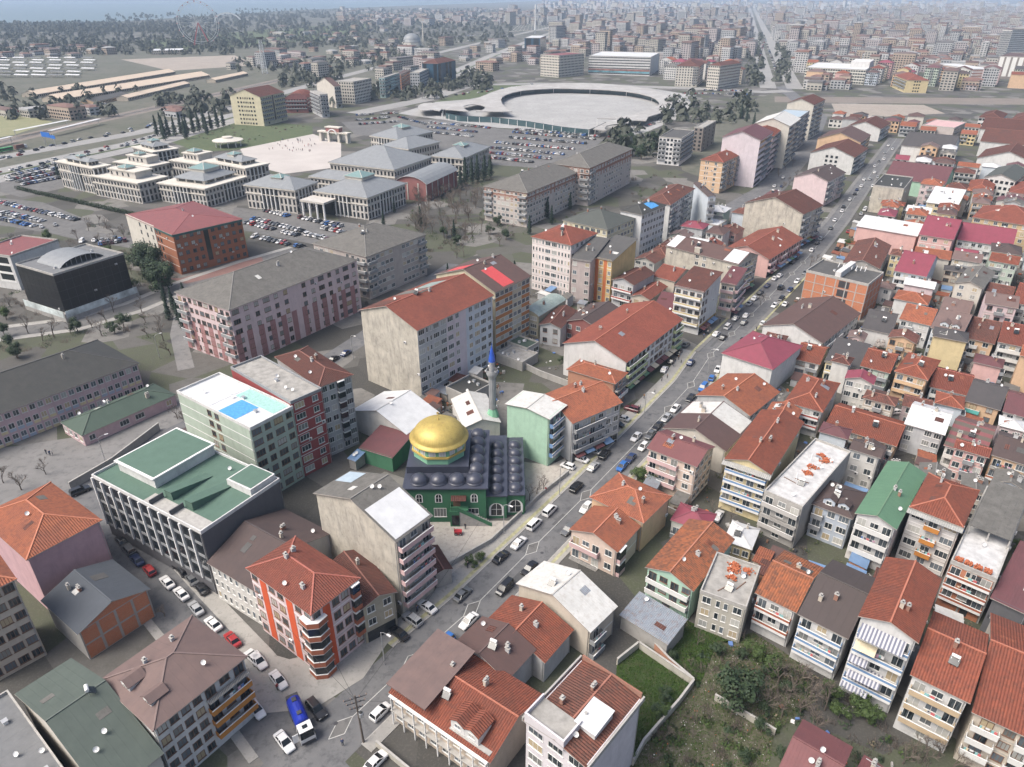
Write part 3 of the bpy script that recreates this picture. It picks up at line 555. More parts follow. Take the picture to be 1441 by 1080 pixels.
FILL_RAW = [(135.5,199.5,1.034,8.1,9.6,12.6,'hip:charcr','yellow2','wkw','b',1),
(155.7,185.4,0.939,8.9,12.6,12.4,'gab2:orange','peach','wkw','bb',1),
(144.6,239.7,0.962,10.2,11.3,8.7,'hip:orangebr','white','Www','b',1),
(166.6,225.9,-0.518,9.8,11.7,13.3,'gab1:taupe','pinkpale','wkw','b',1),
(178.7,219.3,0.945,8.1,9.1,10.4,'gab2:orange','beige','Www','b',1),
(152.3,250.4,0.997,8.1,10.4,10.0,'gab2:white','pinkpale','Www','b',1),
(200.1,251.3,-0.542,10.0,12.1,10.8,'gab1:redbrown','bluewhite','wkw','ww',1),
(184.2,276.5,-0.584,10.5,11.1,11.3,'gab1:taupe','cream','wkw','ww',1),
(173.8,283.2,1.046,11.4,13.5,10.5,'gab2:orange','cream','Www','ww',1),
(194.8,269.8,-0.635,10.0,10.5,12.7,'gab1:redor','greenlt2','kw','bb',1),
(206.5,262.7,-0.617,9.8,9.6,13.0,'hip:taupe','pinkpale','Www','b',1),
(190.6,287.9,-0.528,8.7,10.6,9.0,'gab1:maroonr','offwhite','kk','b',1),
(212.9,272.3,-0.574,9.5,9.6,8.6,'gab1:redbrown','pinkpale','kw','ww',1),
(202.4,281.3,-0.546,10.9,12.6,13.1,'hip:dkbrown','greenlt2','Www','b',1),
(221.1,283.9,-0.599,8.1,11.4,9.3,'hip:orangebr','pinkw','ww','b',1),
(226.6,295.9,-0.518,8.6,13.1,10.0,'gab2:maroon2','bluewhite','ww','ww',1),
(201.7,326.9,-0.607,8.5,10.6,7.1,'hip:maroonr','bluewhite','kw','bb',1),
(191.8,333.3,0.971,9.7,10.2,8.1,'gab1:orange','greyw','ww','ww',1),
(234.3,306.2,-0.59,10.1,11.1,10.3,'gab2:redor','bluewhite','wkw','b',1),
(208.7,338.2,-0.54,8.6,11.4,13.2,'hip:brown','yellow2','wkw','ww',1),
(198.4,344.7,-0.558,9.2,11.5,11.0,'hip:orangebr','beige','kk','bb',1),
(187.8,352.3,-0.544,8.2,13.3,8.7,'hip:maroonr','white','kw','bb',1),
(215.7,349.2,-0.572,9.3,11.1,12.5,'hip:redor','white','kk','bb',1),
(205.3,356.2,-0.56,11.3,10.3,9.0,'gab1:white','greyw','kk','b',1),
(195.0,364.1,-0.582,8.0,12.1,9.9,'hip:orangebr','cream','kk','b',1),
(201.3,374.6,1.027,8.2,11.5,7.7,'hip:redor','yellow2','kw','ww',1),
(251.5,355.7,-0.63,8.9,9.2,13.2,'gab2:grey','greyw','Www','ww',1),
(262.1,349.0,0.981,8.1,12.9,10.1,'hip:grey','pinkpale','ww','ww',1),
(240.6,364.3,-0.539,8.3,11.0,11.5,'hip:taupe','peach','kk','bb',1),
(258.7,368.0,0.939,11.2,13.2,10.8,'gab1:maroon2','offwhite','kk','ww',1),
(237.6,382.2,0.97,10.4,12.5,8.9,'gab1:orangebr','white','kk','b',1),
(248.2,375.6,-0.592,9.1,11.8,10.3,'gab2:orangebr','white','Www','ww',1),
(270.5,360.7,1.05,10.8,11.7,11.9,'gab2:brown','yellow2','kk','b',1),
(233.2,398.7,-0.608,10.8,13.3,12.8,'hip:orangebr','pinkpale','wkw','b',1),
(276.2,370.5,-0.603,9.3,10.9,11.9,'hip:dkbrown','pinkw','ww','ww',1),
(265.3,378.4,-0.537,8.3,12.2,8.8,'hip:white','greenlt2','ww','ww',1),
(244.1,392.7,-0.63,9.6,11.2,12.3,'hip:redbrown','white','kk','bb',1),
(254.5,386.2,0.991,8.6,9.9,10.8,'hip:taupe','white','kw','ww',1),
(251.6,403.4,0.958,8.7,13.3,8.8,'hip:orange','offwhite','Www','bb',1),
(274.1,388.9,-0.612,8.1,9.8,7.7,'gab1:taupe','beige','Www','bb',1),
(285.0,382.1,-0.6,11.4,11.5,9.2,'gab2:orange','pinkw','wkw','ww',1),
(279.0,446.4,-0.557,11.3,11.5,8.7,'hip:redbrown','cream','kk','b',1),
(268.9,453.4,-0.578,10.4,10.4,13.0,'hip:brown','offwhite','ww','ww',1),
(312.1,426.3,-0.524,9.6,9.5,10.9,'gab1:grey','beige','kk','bb',1),
(257.7,461.9,-0.547,10.0,9.2,8.9,'gab2:dkbrown','pinkpale','kk','b',1),
(275.1,464.7,1.044,11.2,12.6,11.6,'hip:redbrown','bluewhite','kw','bb',1),
(318.9,436.6,1.048,11.3,9.7,9.2,'gab2:orange','pinkpale','kw','ww',1),
(287.7,458.2,0.938,9.5,12.2,9.7,'gab2:orangebr','white','wkw','b',1),
(304.2,461.4,0.988,9.3,10.5,8.8,'hip:white','bluewhite','kk','b',1),
(293.3,468.7,-0.623,8.3,12.0,7.4,'gab1:dkbrown','greyw','ww','b',1),
(315.4,454.7,-0.601,11.1,9.4,10.2,'gab2:maroon2','greenlt2','ww','b',1),
(282.9,475.9,0.989,8.5,12.1,7.7,'hip:redbrown','peach','Www','ww',1),
(272.5,483.3,-0.529,9.2,12.7,8.0,'hip:white','offwhite','kw','ww',1),
(327.6,448.5,-0.601,8.3,12.5,12.5,'hip:dkbrown','peach','kw','bb',1),
(262.2,490.8,-0.527,8.6,11.8,7.7,'gab1:maroonr','white','ww','bb',1),
(289.9,487.3,-0.589,9.9,9.6,11.8,'gab2:grey','cream','ww','b',1),
(279.1,493.7,-0.528,11.1,9.7,7.5,'hip:dkbrown','greyw','Www','b',1),
(236.2,521.5,0.969,11.0,11.9,8.7,'hip:white','offwhite','Www','b',1),
(296.3,498.4,-0.546,8.9,11.8,13.4,'hip:white','offwhite','ww','b',1),
(286.8,505.3,-0.598,10.9,11.5,13.1,'gab2:taupe','peach','wkw','b',1),
(57.5,285.6,-0.614,9.7,10.1,7.8,'gab2:redold','offwhite','Www','b',2),
(64.6,295.9,-0.572,8.9,12.7,7.5,'hip:redold','offwhite','ww','bb',2),
(81.2,299.5,-0.555,8.7,12.9,9.7,'gab1:white','greenlt2','kk','bb',2),
(71.7,307.1,-0.565,8.8,12.2,7.3,'hip:redold','beige','ww','bb',2),
(89.2,310.6,1.019,8.6,10.4,6.1,'gab1:red','offwhite','Www','b',2),
(77.3,316.7,0.985,8.1,9.6,8.5,'gab1:taupe','greenlt2','kw','bb',2),
(95.5,322.2,-0.566,8.6,12.0,8.7,'hip:brown','white','wkw','b',2),
(86.1,329.1,1.037,10.1,11.1,9.2,'hip:maroonr','greyw','Www','bb',2),
(103.8,331.7,-0.627,10.4,12.0,6.1,'gab2:redold','pinkw','kk','bb',2),
(116.6,354.8,0.936,10.3,9.2,8.7,'hip:redold','bluewhite','wkw','b',2),
(105.9,362.0,-0.582,9.9,11.1,8.0,'hip:white','greenlt2','kk','b',2),
(134.7,358.2,-0.588,8.7,9.7,8.8,'gab2:taupe','yellow2','kw','b',2),
(124.6,364.2,-0.584,8.6,12.7,8.4,'hip:taupe','pinkpale','kk','bb',2),
(143.4,368.5,-0.569,10.2,12.8,7.8,'gab2:charcr','offwhite','kw','b',2),
(131.4,375.5,-0.588,9.0,12.5,8.3,'hip:white','white','kw','bb',2),
(149.2,379.2,-0.538,8.4,10.6,9.9,'hip:redold','white','kk','ww',2),
(157.5,389.7,1.029,8.5,11.6,6.4,'gab1:red','greenlt2','Www','bb',2),
(145.6,397.3,-0.605,8.1,11.3,6.8,'gab2:maroon2','yellow2','ww','b',2),
(184.1,433.6,0.973,10.0,10.4,9.6,'hip:orange','cream','kk','b',2),
(192.0,444.8,-0.566,9.4,10.8,6.2,'hip:dkbrown','white','kw','ww',2),
(359.6,584.5,-0.604,11.1,12.3,8.3,'gab1:orange','yellow2','kw','ww',4),
(335.2,599.8,-0.554,11.3,12.1,8.7,'gab1:orangebr','cream','kw','bb',4),
(330.0,621.4,-0.572,12.1,13.8,8.6,'gab1:orangebr','greyw','kk','b',4),
(292.6,646.0,1.011,9.1,13.9,9.9,'hip:brown','greyw','ww','b',4),
(375.6,608.9,-0.547,11.1,10.4,9.6,'gab1:orange','offwhite','kk','b',4),
(338.7,634.1,-0.62,9.7,11.2,6.6,'gab2:red','pinkpale','kk','ww',4),
(325.9,641.8,-0.565,12.5,10.2,9.5,'hip:maroon2','peach','kw','b',4),
(313.5,650.2,-0.559,10.8,11.3,9.4,'hip:white','cream','kw','bb',4),
(302.0,659.3,1.009,10.1,10.1,9.8,'gab2:redbrown','greenlt2','ww','bb',4),
(288.8,665.6,-0.621,12.0,10.9,7.3,'hip:brown','offwhite','Www','bb',4),
(384.9,622.2,0.946,10.0,11.7,6.9,'hip:charcr','white','kw','ww',4),
(347.1,647.1,-0.635,9.5,10.5,7.4,'hip:maroon2','white','Www','b',4),
(333.5,654.5,0.961,9.6,12.1,9.1,'hip:charcr','beige','ww','b',4),
(322.5,663.7,-0.551,10.4,10.2,6.8,'hip:redbrown','yellow2','ww','b',4),
(310.2,671.5,-0.561,12.6,10.8,9.5,'hip:charcr','peach','Www','b',4),
(295.7,679.4,0.955,11.5,10.1,10.0,'hip:orangebr','white','kw','ww',4),
(429.7,609.4,0.977,12.1,11.4,10.3,'gab1:redor','offwhite','Www','ww',4),
(417.3,618.3,-0.602,11.5,10.1,9.3,'gab1:taupe','pinkw','kk','b',4),
(367.1,650.2,-0.527,13.0,11.1,7.1,'hip:redor','pinkpale','kw','b',4),
(380.1,642.8,-0.634,10.7,11.5,10.1,'hip:dkbrown','white','Www','b',4),
(342.0,666.3,-0.586,11.4,12.8,8.3,'gab2:orange','peach','kk','b',4),
(355.1,659.8,1.046,12.7,13.4,10.7,'hip:brown','cream','ww','ww',4),
(329.2,675.7,-0.622,9.5,10.7,6.2,'gab1:grey','pinkw','kw','ww',4),
(316.9,682.9,-0.547,11.6,12.6,8.2,'hip:dkbrown','bluewhite','wkw','bb',4),
(109.0,108.5,-0.607,6.6,6.1,5.8,'gab1:redbrown','pinkw','kw','b',5),
(90.2,136.4,-0.614,5.4,8.8,6.4,'gab1:dkbrown','bluewhite','kw','b',5),
(84.5,140.7,-0.611,7.0,5.8,10.2,'gab1:dkbrown','offwhite','ww','bb',5),
(97.1,133.0,-0.556,6.7,8.1,7.8,'gab2:grey','cream','kw','ww',5),
(104.5,129.6,-0.517,5.4,7.4,7.7,'gab2:grey','cream','ww','b',5),
(116.8,122.0,1.036,7.8,5.9,8.4,'hip:taupe','beige','kk','b',5),
(81.8,151.8,0.988,5.7,7.1,8.0,'hip:maroon2','bluewhite','Www','ww',5),
(89.5,147.7,-0.559,6.9,8.4,4.7,'gab2:dkbrown','greyw','Www','b',5),
(114.2,132.2,0.956,6.1,6.5,7.2,'gab1:grey','bluewhite','kw','b',5),
(71.3,160.1,-0.574,8.1,8.5,8.2,'gab2:orangebr','greyw','kw','b',5),
(110.6,142.1,-0.622,7.5,5.4,9.3,'gab1:red','pinkw','wkw','bb',5),
(125.7,134.9,-0.55,6.5,7.9,5.5,'gab1:grey','cream','kk','ww',5),
(100.7,168.1,-0.617,8.3,5.5,8.1,'hip:redold','beige','wkw','bb',5),
(131.7,147.4,-0.607,7.0,5.7,10.4,'gab1:charcr','greenlt2','kw','b',5),
(98.7,177.1,-0.547,7.7,5.8,9.6,'gab2:maroonr','offwhite','Www','b',5),
(111.9,169.3,-0.537,7.2,7.9,5.9,'gab1:redold','pinkpale','ww','ww',5),
(130.6,157.5,-0.583,6.1,6.1,6.5,'hip:white','pinkpale','kk','b',5),
(136.0,153.8,-0.61,6.5,5.7,5.3,'gab2:maroonr','yellow2','Www','b',5),
(121.4,170.4,1.038,7.9,7.2,6.1,'hip:redor','bluewhite','kw','b',5),
(98.0,188.0,0.961,5.9,5.4,9.8,'hip:redbrown','offwhite','Www','ww',5),
(87.3,213.8,-0.552,6.9,7.8,4.6,'hip:redbrown','pinkpale','kw','bb',5),
(114.4,203.1,1.012,5.8,5.5,4.7,'gab1:orange','yellow2','wkw','b',5),
(144.1,191.4,0.946,7.1,7.8,7.6,'hip:maroon2','pinkw','kw','b',5),
(124.4,204.9,-0.621,8.1,7.4,9.4,'gab2:redold','peach','wkw','bb',5),
(114.2,213.5,-0.576,5.6,6.4,5.8,'gab2:taupe','pinkpale','Www','b',5),
(130.3,210.7,-0.551,5.4,5.9,6.4,'gab2:taupe','pinkw','Www','bb',5),
(170.2,193.8,-0.602,6.3,7.3,5.3,'gab2:charcr','cream','ww','b',5),
(174.4,199.6,-0.634,5.7,5.9,8.0,'gab2:orangebr','greenlt2','Www','b',5),
(172.3,209.9,-0.554,6.4,7.8,7.4,'hip:redor','bluewhite','ww','bb',5),
(180.3,206.4,-0.633,7.9,7.1,9.8,'hip:maroonr','pinkw','kk','ww',5),
(134.4,260.0,1.052,5.8,5.3,6.9,'gab2:taupe','pinkw','Www','ww',5),
(142.4,257.3,-0.62,8.4,6.5,6.8,'hip:taupe','white','ww','ww',5),
(130.2,265.7,1.027,7.4,5.4,4.6,'gab2:orangebr','pinkpale','kw','bb',5),
(192.1,225.0,-0.599,6.6,7.5,6.4,'gab1:orange','beige','ww','bb',5),
(139.4,267.3,-0.593,7.3,5.8,8.0,'gab2:redor','offwhite','kk','b',5),
(200.5,237.9,-0.559,6.1,6.0,7.0,'hip:orange','greenlt2','kw','b',5),
(176.6,269.6,-0.519,8.4,6.2,8.7,'hip:charcr','beige','Www','b',5),
(209.3,248.9,1.053,7.8,8.0,7.4,'gab1:redor','pinkpale','wkw','b',5),
(162.2,287.9,-0.567,5.6,8.7,9.4,'hip:redold','yellow2','ww','b',5),
(169.6,299.9,0.949,6.9,5.5,5.2,'gab1:maroonr','offwhite','wkw','b',5),
(221.6,267.9,-0.582,6.8,5.6,6.2,'gab1:dkbrown','yellow2','kw','bb',5),
(225.3,274.0,-0.579,5.9,6.5,6.1,'gab2:grey','peach','ww','b',5),
(233.7,286.1,-0.576,6.5,6.8,6.6,'gab2:redor','cream','ww','b',5),
(185.4,325.2,0.99,7.1,8.2,8.4,'gab1:grey','bluewhite','ww','b',5),
(236.7,294.5,-0.595,6.4,8.5,7.4,'hip:dkbrown','bluewhite','ww','b',5),
(249.8,312.2,0.937,5.9,7.0,6.1,'hip:orangebr','cream','kw','b',5),
(253.3,319.0,-0.592,7.4,5.7,9.7,'gab1:redold','greenlt2','ww','bb',5),
(257.8,325.9,1.03,5.7,5.4,9.8,'hip:maroon2','peach','ww','ww',5),
(266.0,336.1,0.947,8.2,5.2,7.2,'hip:redold','pinkw','wkw','bb',5),
(49.0,117.2,-0.518,6.0,7.6,3.8,'hip:white','yellow2','Www','b',6),
(40.0,122.9,-0.531,8.3,7.2,3.9,'hip:maroonr','offwhite','kk','ww',6),
(295.9,1016.9,-0.59,19.8,14.4,17.5,'gab2:redold','beige','wkw','b',0),
(272.1,1033.8,0.956,15.3,17.5,16.1,'gab2:orangebr','pinkpale','kk','ww',0),
(245.8,1048.7,0.953,18.3,19.0,12.7,'gab2:maroon2','greyw','Www','ww',0),
(221.4,1066.5,-0.607,17.9,18.4,17.2,'hip:grey','white','ww','b',0),
(287.4,1057.4,-0.556,19.4,21.4,17.8,'hip:maroonr','cream','kk','b',0),
(261.9,1075.1,1.012,18.0,20.9,20.2,'gab2:redbrown','offwhite','ww','bb',0),
(236.8,1091.2,-0.59,21.3,19.5,20.6,'hip:maroonr','pinkpale','wkw','bb',0),
(303.8,1083.6,-0.517,21.1,19.0,20.6,'hip:orangebr','greenlt2','wkw','b',0),
(279.6,1099.0,1.001,18.5,14.5,20.1,'hip:maroonr','greenlt2','Www','b',0),
(252.5,1116.2,-0.634,19.5,21.7,16.4,'gab2:taupe','beige','kw','bb',0),
(319.6,1109.3,-0.591,15.5,17.6,20.5,'hip:taupe','cream','ww','b',0),
(227.7,1132.4,-0.61,20.0,19.5,20.0,'gab2:orangebr','white','wkw','bb',0),
(294.1,1124.3,-0.568,14.5,19.7,13.9,'hip:orange','pinkpale','Www','bb',0),
(269.2,1141.9,1.048,20.6,21.9,16.9,'gab2:maroon2','greyw','Www','b',0),
(424.6,990.7,1.001,14.7,16.4,15.1,'hip:orangebr','pinkw','kk','bb',3),
(397.1,1007.7,0.943,15.0,21.9,15.6,'hip:taupe','peach','wkw','ww',3),
(495.6,981.3,-0.563,18.7,16.8,14.7,'hip:taupe','peach','ww','b',3),
(468.0,1000.6,-0.556,14.7,18.4,15.3,'hip:brown','bluewhite','wkw','bb',3),
(566.3,974.6,-0.548,20.5,16.0,16.4,'hip:dkbrown','yellow2','ww','ww',3),
(539.6,991.9,-0.617,16.1,19.0,21.7,'hip:maroon2','greenlt2','wkw','ww',3),
(512.4,1010.1,0.951,21.3,14.8,17.6,'gab1:orangebr','yellow2','kw','bb',3),
(484.9,1026.8,-0.609,16.1,19.1,17.9,'hip:red','white','Www','ww',3),
(609.8,983.3,-0.557,17.4,15.1,20.8,'gab2:taupe','greyw','Www','b',3),
(637.3,965.7,1.043,15.7,21.6,15.7,'gab2:redor','peach','Www','b',3),
(582.8,1000.2,-0.594,21.8,18.9,18.2,'gab2:redbrown','offwhite','wkw','b',3),
(555.9,1018.6,0.965,14.8,16.8,21.7,'hip:taupe','bluewhite','wkw','ww',3),
(528.9,1036.3,-0.571,21.3,20.9,12.9,'hip:maroonr','cream','ww','bb',3),
(502.6,1053.1,-0.575,16.7,18.7,17.9,'gab2:brown','beige','Www','ww',3),
(655.5,992.4,-0.604,17.9,17.7,19.6,'gab1:charcr','greenlt2','wkw','b',3),
(628.1,1011.5,-0.603,20.5,14.3,19.4,'hip:maroon2','pinkpale','ww','b',3),
(601.1,1028.4,1.008,21.9,17.7,16.2,'hip:grey','pinkpale','kw','bb',3),
(573.2,1044.6,-0.545,19.1,16.0,15.7,'hip:redor','peach','wkw','ww',3),
(548.2,1063.0,-0.627,20.3,14.1,17.6,'gab2:red','white','kw','bb',3),
(520.0,1080.1,-0.626,19.4,15.3,20.4,'hip:maroonr','pinkw','Www','b',3),
(494.4,1097.3,1.022,18.4,17.6,18.5,'hip:white','peach','kk','bb',3),
(466.4,1116.0,1.055,19.0,16.5,19.2,'gab1:dkbrown','white','kw','ww',3),
(439.5,1133.1,-0.578,15.0,17.6,16.6,'gab1:orange','yellow2','ww','bb',3),
(671.6,1019.1,-0.614,17.9,17.5,16.5,'gab2:maroon2','beige','Www','b',3),
(644.5,1037.0,-0.573,21.3,17.5,13.3,'gab1:brown','pinkw','ww','bb',3),
(591.9,1072.2,1.008,19.6,19.9,13.3,'hip:taupe','white','Www','ww',3)]
ROOF_WORDS = {'red': 'red tiled','redor': 'orange-red','orangebr': 'orange','redbrown': 'red-brown','maroon2': 'dull maroon','charcr': 'charcoal','dkbrown': 'dark brown','redold': 'patchy old red','brown': 'brown','grey': 'grey','white': 'white','orange': 'light orange','taupe': 'taupe','maroonr': 'plum'}
WALL_WORDS = {'white': 'white','cream': 'cream','peach': 'peach','greyw': 'grey','bluewhite': 'pale blue','pinkw': 'pink','yellow2': 'yellow','greenlt2': 'pale green','beige': 'beige','offwhite': 'off-white','pinkpale': 'pale pink'}
FILL = [('house',) + q[:10] + ('',('%s house with a %s roof %s' % (WALL_WORDS[q[7]],ROOF_WORDS[q[6].split(':')[1]],FILL_PLACES[q[10]])).replace(' a o',' an o')) for q in FILL_RAW]
SHED_PLACES = ['in a yard between the right-hand houses','in the courtyards behind the main street','in the yards behind the mosque']
SHED_WORDS = {'grey': 'grey','whitecor': 'white corrugated','metal': 'metal','redbrown': 'red-brown','brown': 'brown','dkgrey': 'dark','orangebr': 'orange tiled','bluesheet': 'blue sheet'}
SHEDS = [(209.0,365.0,1.0,4.4,3.0,4.2,'redbrown',0),
(73.6,104.2,-0.61,3.8,3.5,3.8,'redbrown',0),
(83.4,218.3,-0.58,4.0,3.6,3.1,'whitecor',0),
(95.3,86.4,-0.6,3.9,3.7,2.2,'grey',0),
(150.3,307.8,1.0,4.6,4.2,3.5,'dkgrey',0),
(51.5,107.9,-0.63,3.0,3.8,2.8,'redbrown',0),
(115.7,245.5,1.01,5.0,2.9,2.8,'whitecor',0),
(211.8,328.9,1.03,3.3,4.2,2.6,'dkgrey',0),
(106.2,178.9,-0.59,3.4,4.4,2.8,'brown',0),
(169.3,338.3,-0.51,4.8,2.5,4.1,'bluesheet',0),
(185.9,342.9,-0.54,3.8,4.3,2.7,'whitecor',0),
(79.3,101.0,1.09,3.6,2.9,4.0,'bluesheet',0),
(255.3,331.8,0.92,4.4,2.5,3.0,'redbrown',0),
(71.5,110.7,0.96,3.3,3.2,2.5,'bluesheet',0),
(228.5,386.6,-0.65,4.4,3.1,3.6,'bluesheet',0),
(152.0,313.4,0.9,4.6,2.5,2.2,'metal',0),
(149.3,266.7,-0.65,4.4,3.5,2.2,'orangebr',0),
(147.2,165.6,-0.63,3.7,3.6,3.3,'brown',0),
(38.6,130.5,-0.61,2.8,4.3,2.8,'grey',0),
(192.4,258.6,1.07,3.4,3.0,2.2,'brown',0),
(154.8,172.2,1.05,4.1,3.7,2.4,'orangebr',0),
(215.6,337.9,1.01,3.7,3.6,3.9,'bluesheet',0),
(81.4,94.8,1.09,4.9,4.4,2.6,'whitecor',0),
(174.9,234.8,-0.59,3.7,4.1,3.0,'dkgrey',0),
(167.2,258.5,-0.64,4.1,3.2,2.3,'orangebr',0),
(73.0,177.7,-0.62,3.7,4.1,4.0,'grey',0),
(124.0,276.2,1.06,4.0,2.7,2.6,'bluesheet',0),
(142.3,186.2,-0.58,2.8,2.4,2.2,'bluesheet',0),
(125.0,267.3,1.0,4.9,3.2,2.8,'brown',0),
(75.9,148.2,1.08,4.8,2.9,3.9,'grey',0),
(58.0,105.2,0.95,3.5,4.1,3.7,'brown',0),
(87.7,190.2,-0.58,4.5,4.4,2.4,'brown',0),
(120.6,241.2,-0.59,3.3,3.5,3.5,'whitecor',0),
(223.2,346.6,0.93,4.6,3.6,3.6,'bluesheet',0),
(96.8,125.5,0.99,2.4,4.0,4.1,'orangebr',0),
(176.4,292.2,1.1,3.4,4.4,3.4,'whitecor',0),
(68.5,186.0,-0.48,3.7,3.0,4.1,'grey',0),
(161.5,318.7,0.93,4.4,3.3,3.9,'grey',0),
(177.6,336.1,-0.65,2.9,2.9,2.9,'brown',0),
(140.2,246.4,-0.64,2.8,4.0,3.4,'brown',0),
(144.0,304.8,1.02,4.3,3.1,3.6,'orangebr',0),
(33.2,135.9,1.08,3.6,3.0,3.6,'metal',0),
(223.6,385.9,-0.67,3.3,3.7,2.9,'bluesheet',0),
(135.0,239.8,-0.6,3.8,3.7,3.7,'dkgrey',0),
(174.5,331.5,-0.62,3.1,3.6,3.3,'bluesheet',0),
(81.2,106.1,-0.61,3.3,2.5,2.8,'whitecor',0),
(103.8,146.9,1.09,4.8,4.0,3.0,'orangebr',0),
(100.8,143.3,-0.63,3.0,2.7,4.0,'brown',0),
(148.3,225.0,-0.58,3.8,3.7,2.8,'dkgrey',0),
(157.8,321.6,-0.49,3.3,3.7,2.9,'orangebr',0),
(192.4,245.4,-0.49,3.3,4.3,3.0,'whitecor',0),
(79.5,132.6,-0.65,4.7,3.0,3.7,'bluesheet',0),
(168.3,342.8,0.91,2.9,3.0,3.1,'metal',0),
(144.9,301.4,1.09,4.2,3.1,2.6,'bluesheet',0),
(61.2,105.8,-0.53,4.6,3.7,3.9,'bluesheet',0),
(231.9,388.8,0.91,3.5,3.6,2.6,'dkgrey',0),
(154.7,324.0,-0.61,3.1,4.2,2.9,'whitecor',0),
(147.1,182.9,0.94,3.8,3.8,3.0,'grey',0),
(141.1,182.6,-0.5,3.7,3.0,3.3,'orangebr',0),
(174.9,337.9,0.93,5.0,2.7,2.3,'grey',0),
(122.0,127.6,-0.61,3.9,4.3,3.7,'dkgrey',0),
(47.2,106.5,1.07,2.6,3.4,2.5,'redbrown',0),
(144.8,201.5,-0.6,3.9,3.4,2.2,'dkgrey',0),
(170.6,219.0,0.97,4.3,2.8,3.6,'orangebr',0),
(174.0,352.9,0.95,3.8,3.8,3.6,'whitecor',0),
(206.6,367.6,1.1,3.0,3.1,3.0,'grey',0),
(125.8,164.9,0.99,3.8,4.1,3.1,'orangebr',0),
(233.1,358.3,-0.53,4.7,3.5,2.5,'grey',0),
(51.8,111.1,-0.61,2.8,4.3,3.1,'orangebr',0),
(55.6,111.5,-0.62,4.5,4.3,2.6,'brown',0),
(109.9,126.4,-0.52,3.7,4.1,2.3,'redbrown',0),
(137.8,298.6,-0.66,3.4,2.6,3.8,'whitecor',0),
(195.2,297.1,-0.59,4.7,2.6,3.0,'dkgrey',0),
(169.3,268.2,0.93,3.2,3.1,3.9,'redbrown',0),
(130.3,285.7,0.96,2.7,3.5,2.7,'metal',0),
(110.0,136.5,1.08,4.4,2.5,3.6,'whitecor',0),
(177.7,341.1,-0.65,3.9,4.2,3.3,'whitecor',0),
(43.9,147.3,1.09,3.4,4.3,4.2,'brown',0),
(136.2,293.6,0.95,4.3,2.5,3.7,'whitecor',0),
(220.0,297.1,-0.5,3.2,2.8,3.4,'whitecor',0),
(158.2,312.1,-0.59,2.5,3.5,4.0,'dkgrey',0),
(91.4,206.7,1.07,3.4,4.2,3.6,'dkgrey',0),
(84.3,206.4,0.91,4.8,3.2,2.6,'redbrown',0),
(210.9,372.2,1.05,2.9,2.5,3.4,'dkgrey',0),
(136.5,189.4,-0.53,2.8,4.1,2.1,'redbrown',0),
(151.7,224.8,1.02,2.9,3.4,3.1,'dkgrey',0),
(93.3,83.5,-0.56,2.7,2.9,3.3,'grey',0),
(68.2,105.6,1.03,3.2,3.4,3.9,'bluesheet',0),
(170.9,262.8,-0.54,3.4,3.5,3.2,'bluesheet',0),
(86.9,341.7,-0.58,3.8,3.1,3.2,'grey',1),
(22.2,236.2,1.0,4.0,2.7,3.9,'redbrown',1),
(42.4,329.8,0.99,3.5,4.3,2.5,'brown',1),
(58.7,335.5,1.0,2.8,3.2,2.5,'grey',1),
(35.1,245.7,-0.51,3.1,2.9,2.2,'redbrown',1),
(12.5,257.9,1.0,3.0,4.2,2.9,'whitecor',1),
(20.9,252.8,-0.64,3.1,4.1,3.9,'grey',1),
(53.7,336.3,1.1,3.0,2.6,4.1,'grey',1),
(6.8,245.3,-0.56,2.5,3.6,2.2,'orangebr',1),
(67.6,328.0,-0.54,3.0,4.1,3.6,'whitecor',1),
(7.9,250.3,-0.52,4.3,3.9,2.6,'grey',1),
(33.9,285.1,0.93,4.7,2.8,3.4,'brown',1),
(15.2,261.3,-0.64,2.6,4.3,3.4,'bluesheet',1),
(4.9,238.8,-0.53,2.4,4.3,2.7,'whitecor',1),
(39.8,320.8,1.03,4.6,4.2,3.0,'grey',1),
(26.4,247.7,-0.56,3.1,2.5,3.3,'metal',1),
(25.4,238.9,-0.59,3.4,3.1,3.0,'whitecor',1),
(-0.2,235.7,0.92,2.4,4.4,3.4,'dkgrey',1),
(-22.7,173.9,-0.56,4.5,3.4,3.8,'orangebr',2),
(-22.0,170.6,1.05,3.6,2.6,3.7,'brown',2),
(-25.6,175.9,1.08,3.5,2.5,2.8,'grey',2),
(-17.8,167.1,0.96,3.2,3.4,2.4,'grey',2),
(-20.2,182.2,-0.64,4.9,2.7,2.5,'metal',2),
(-30.1,176.0,-0.66,2.7,3.3,3.7,'brown',2),
(-15.7,186.8,-0.55,4.9,4.2,3.7,'redbrown',2),
(-25.6,171.0,-0.54,3.4,3.7,3.5,'whitecor',2),
(-11.0,191.5,-0.53,2.8,3.4,4.1,'whitecor',2),
(-22.9,178.4,-0.58,2.8,2.9,3.7,'brown',2)]
SHEDS = [q[:7] + (("low shed with a " + SHED_WORDS[q[6]] + " roof " + SHED_PLACES[q[7]]).replace(" a o"," an o"),) for q in SHEDS]
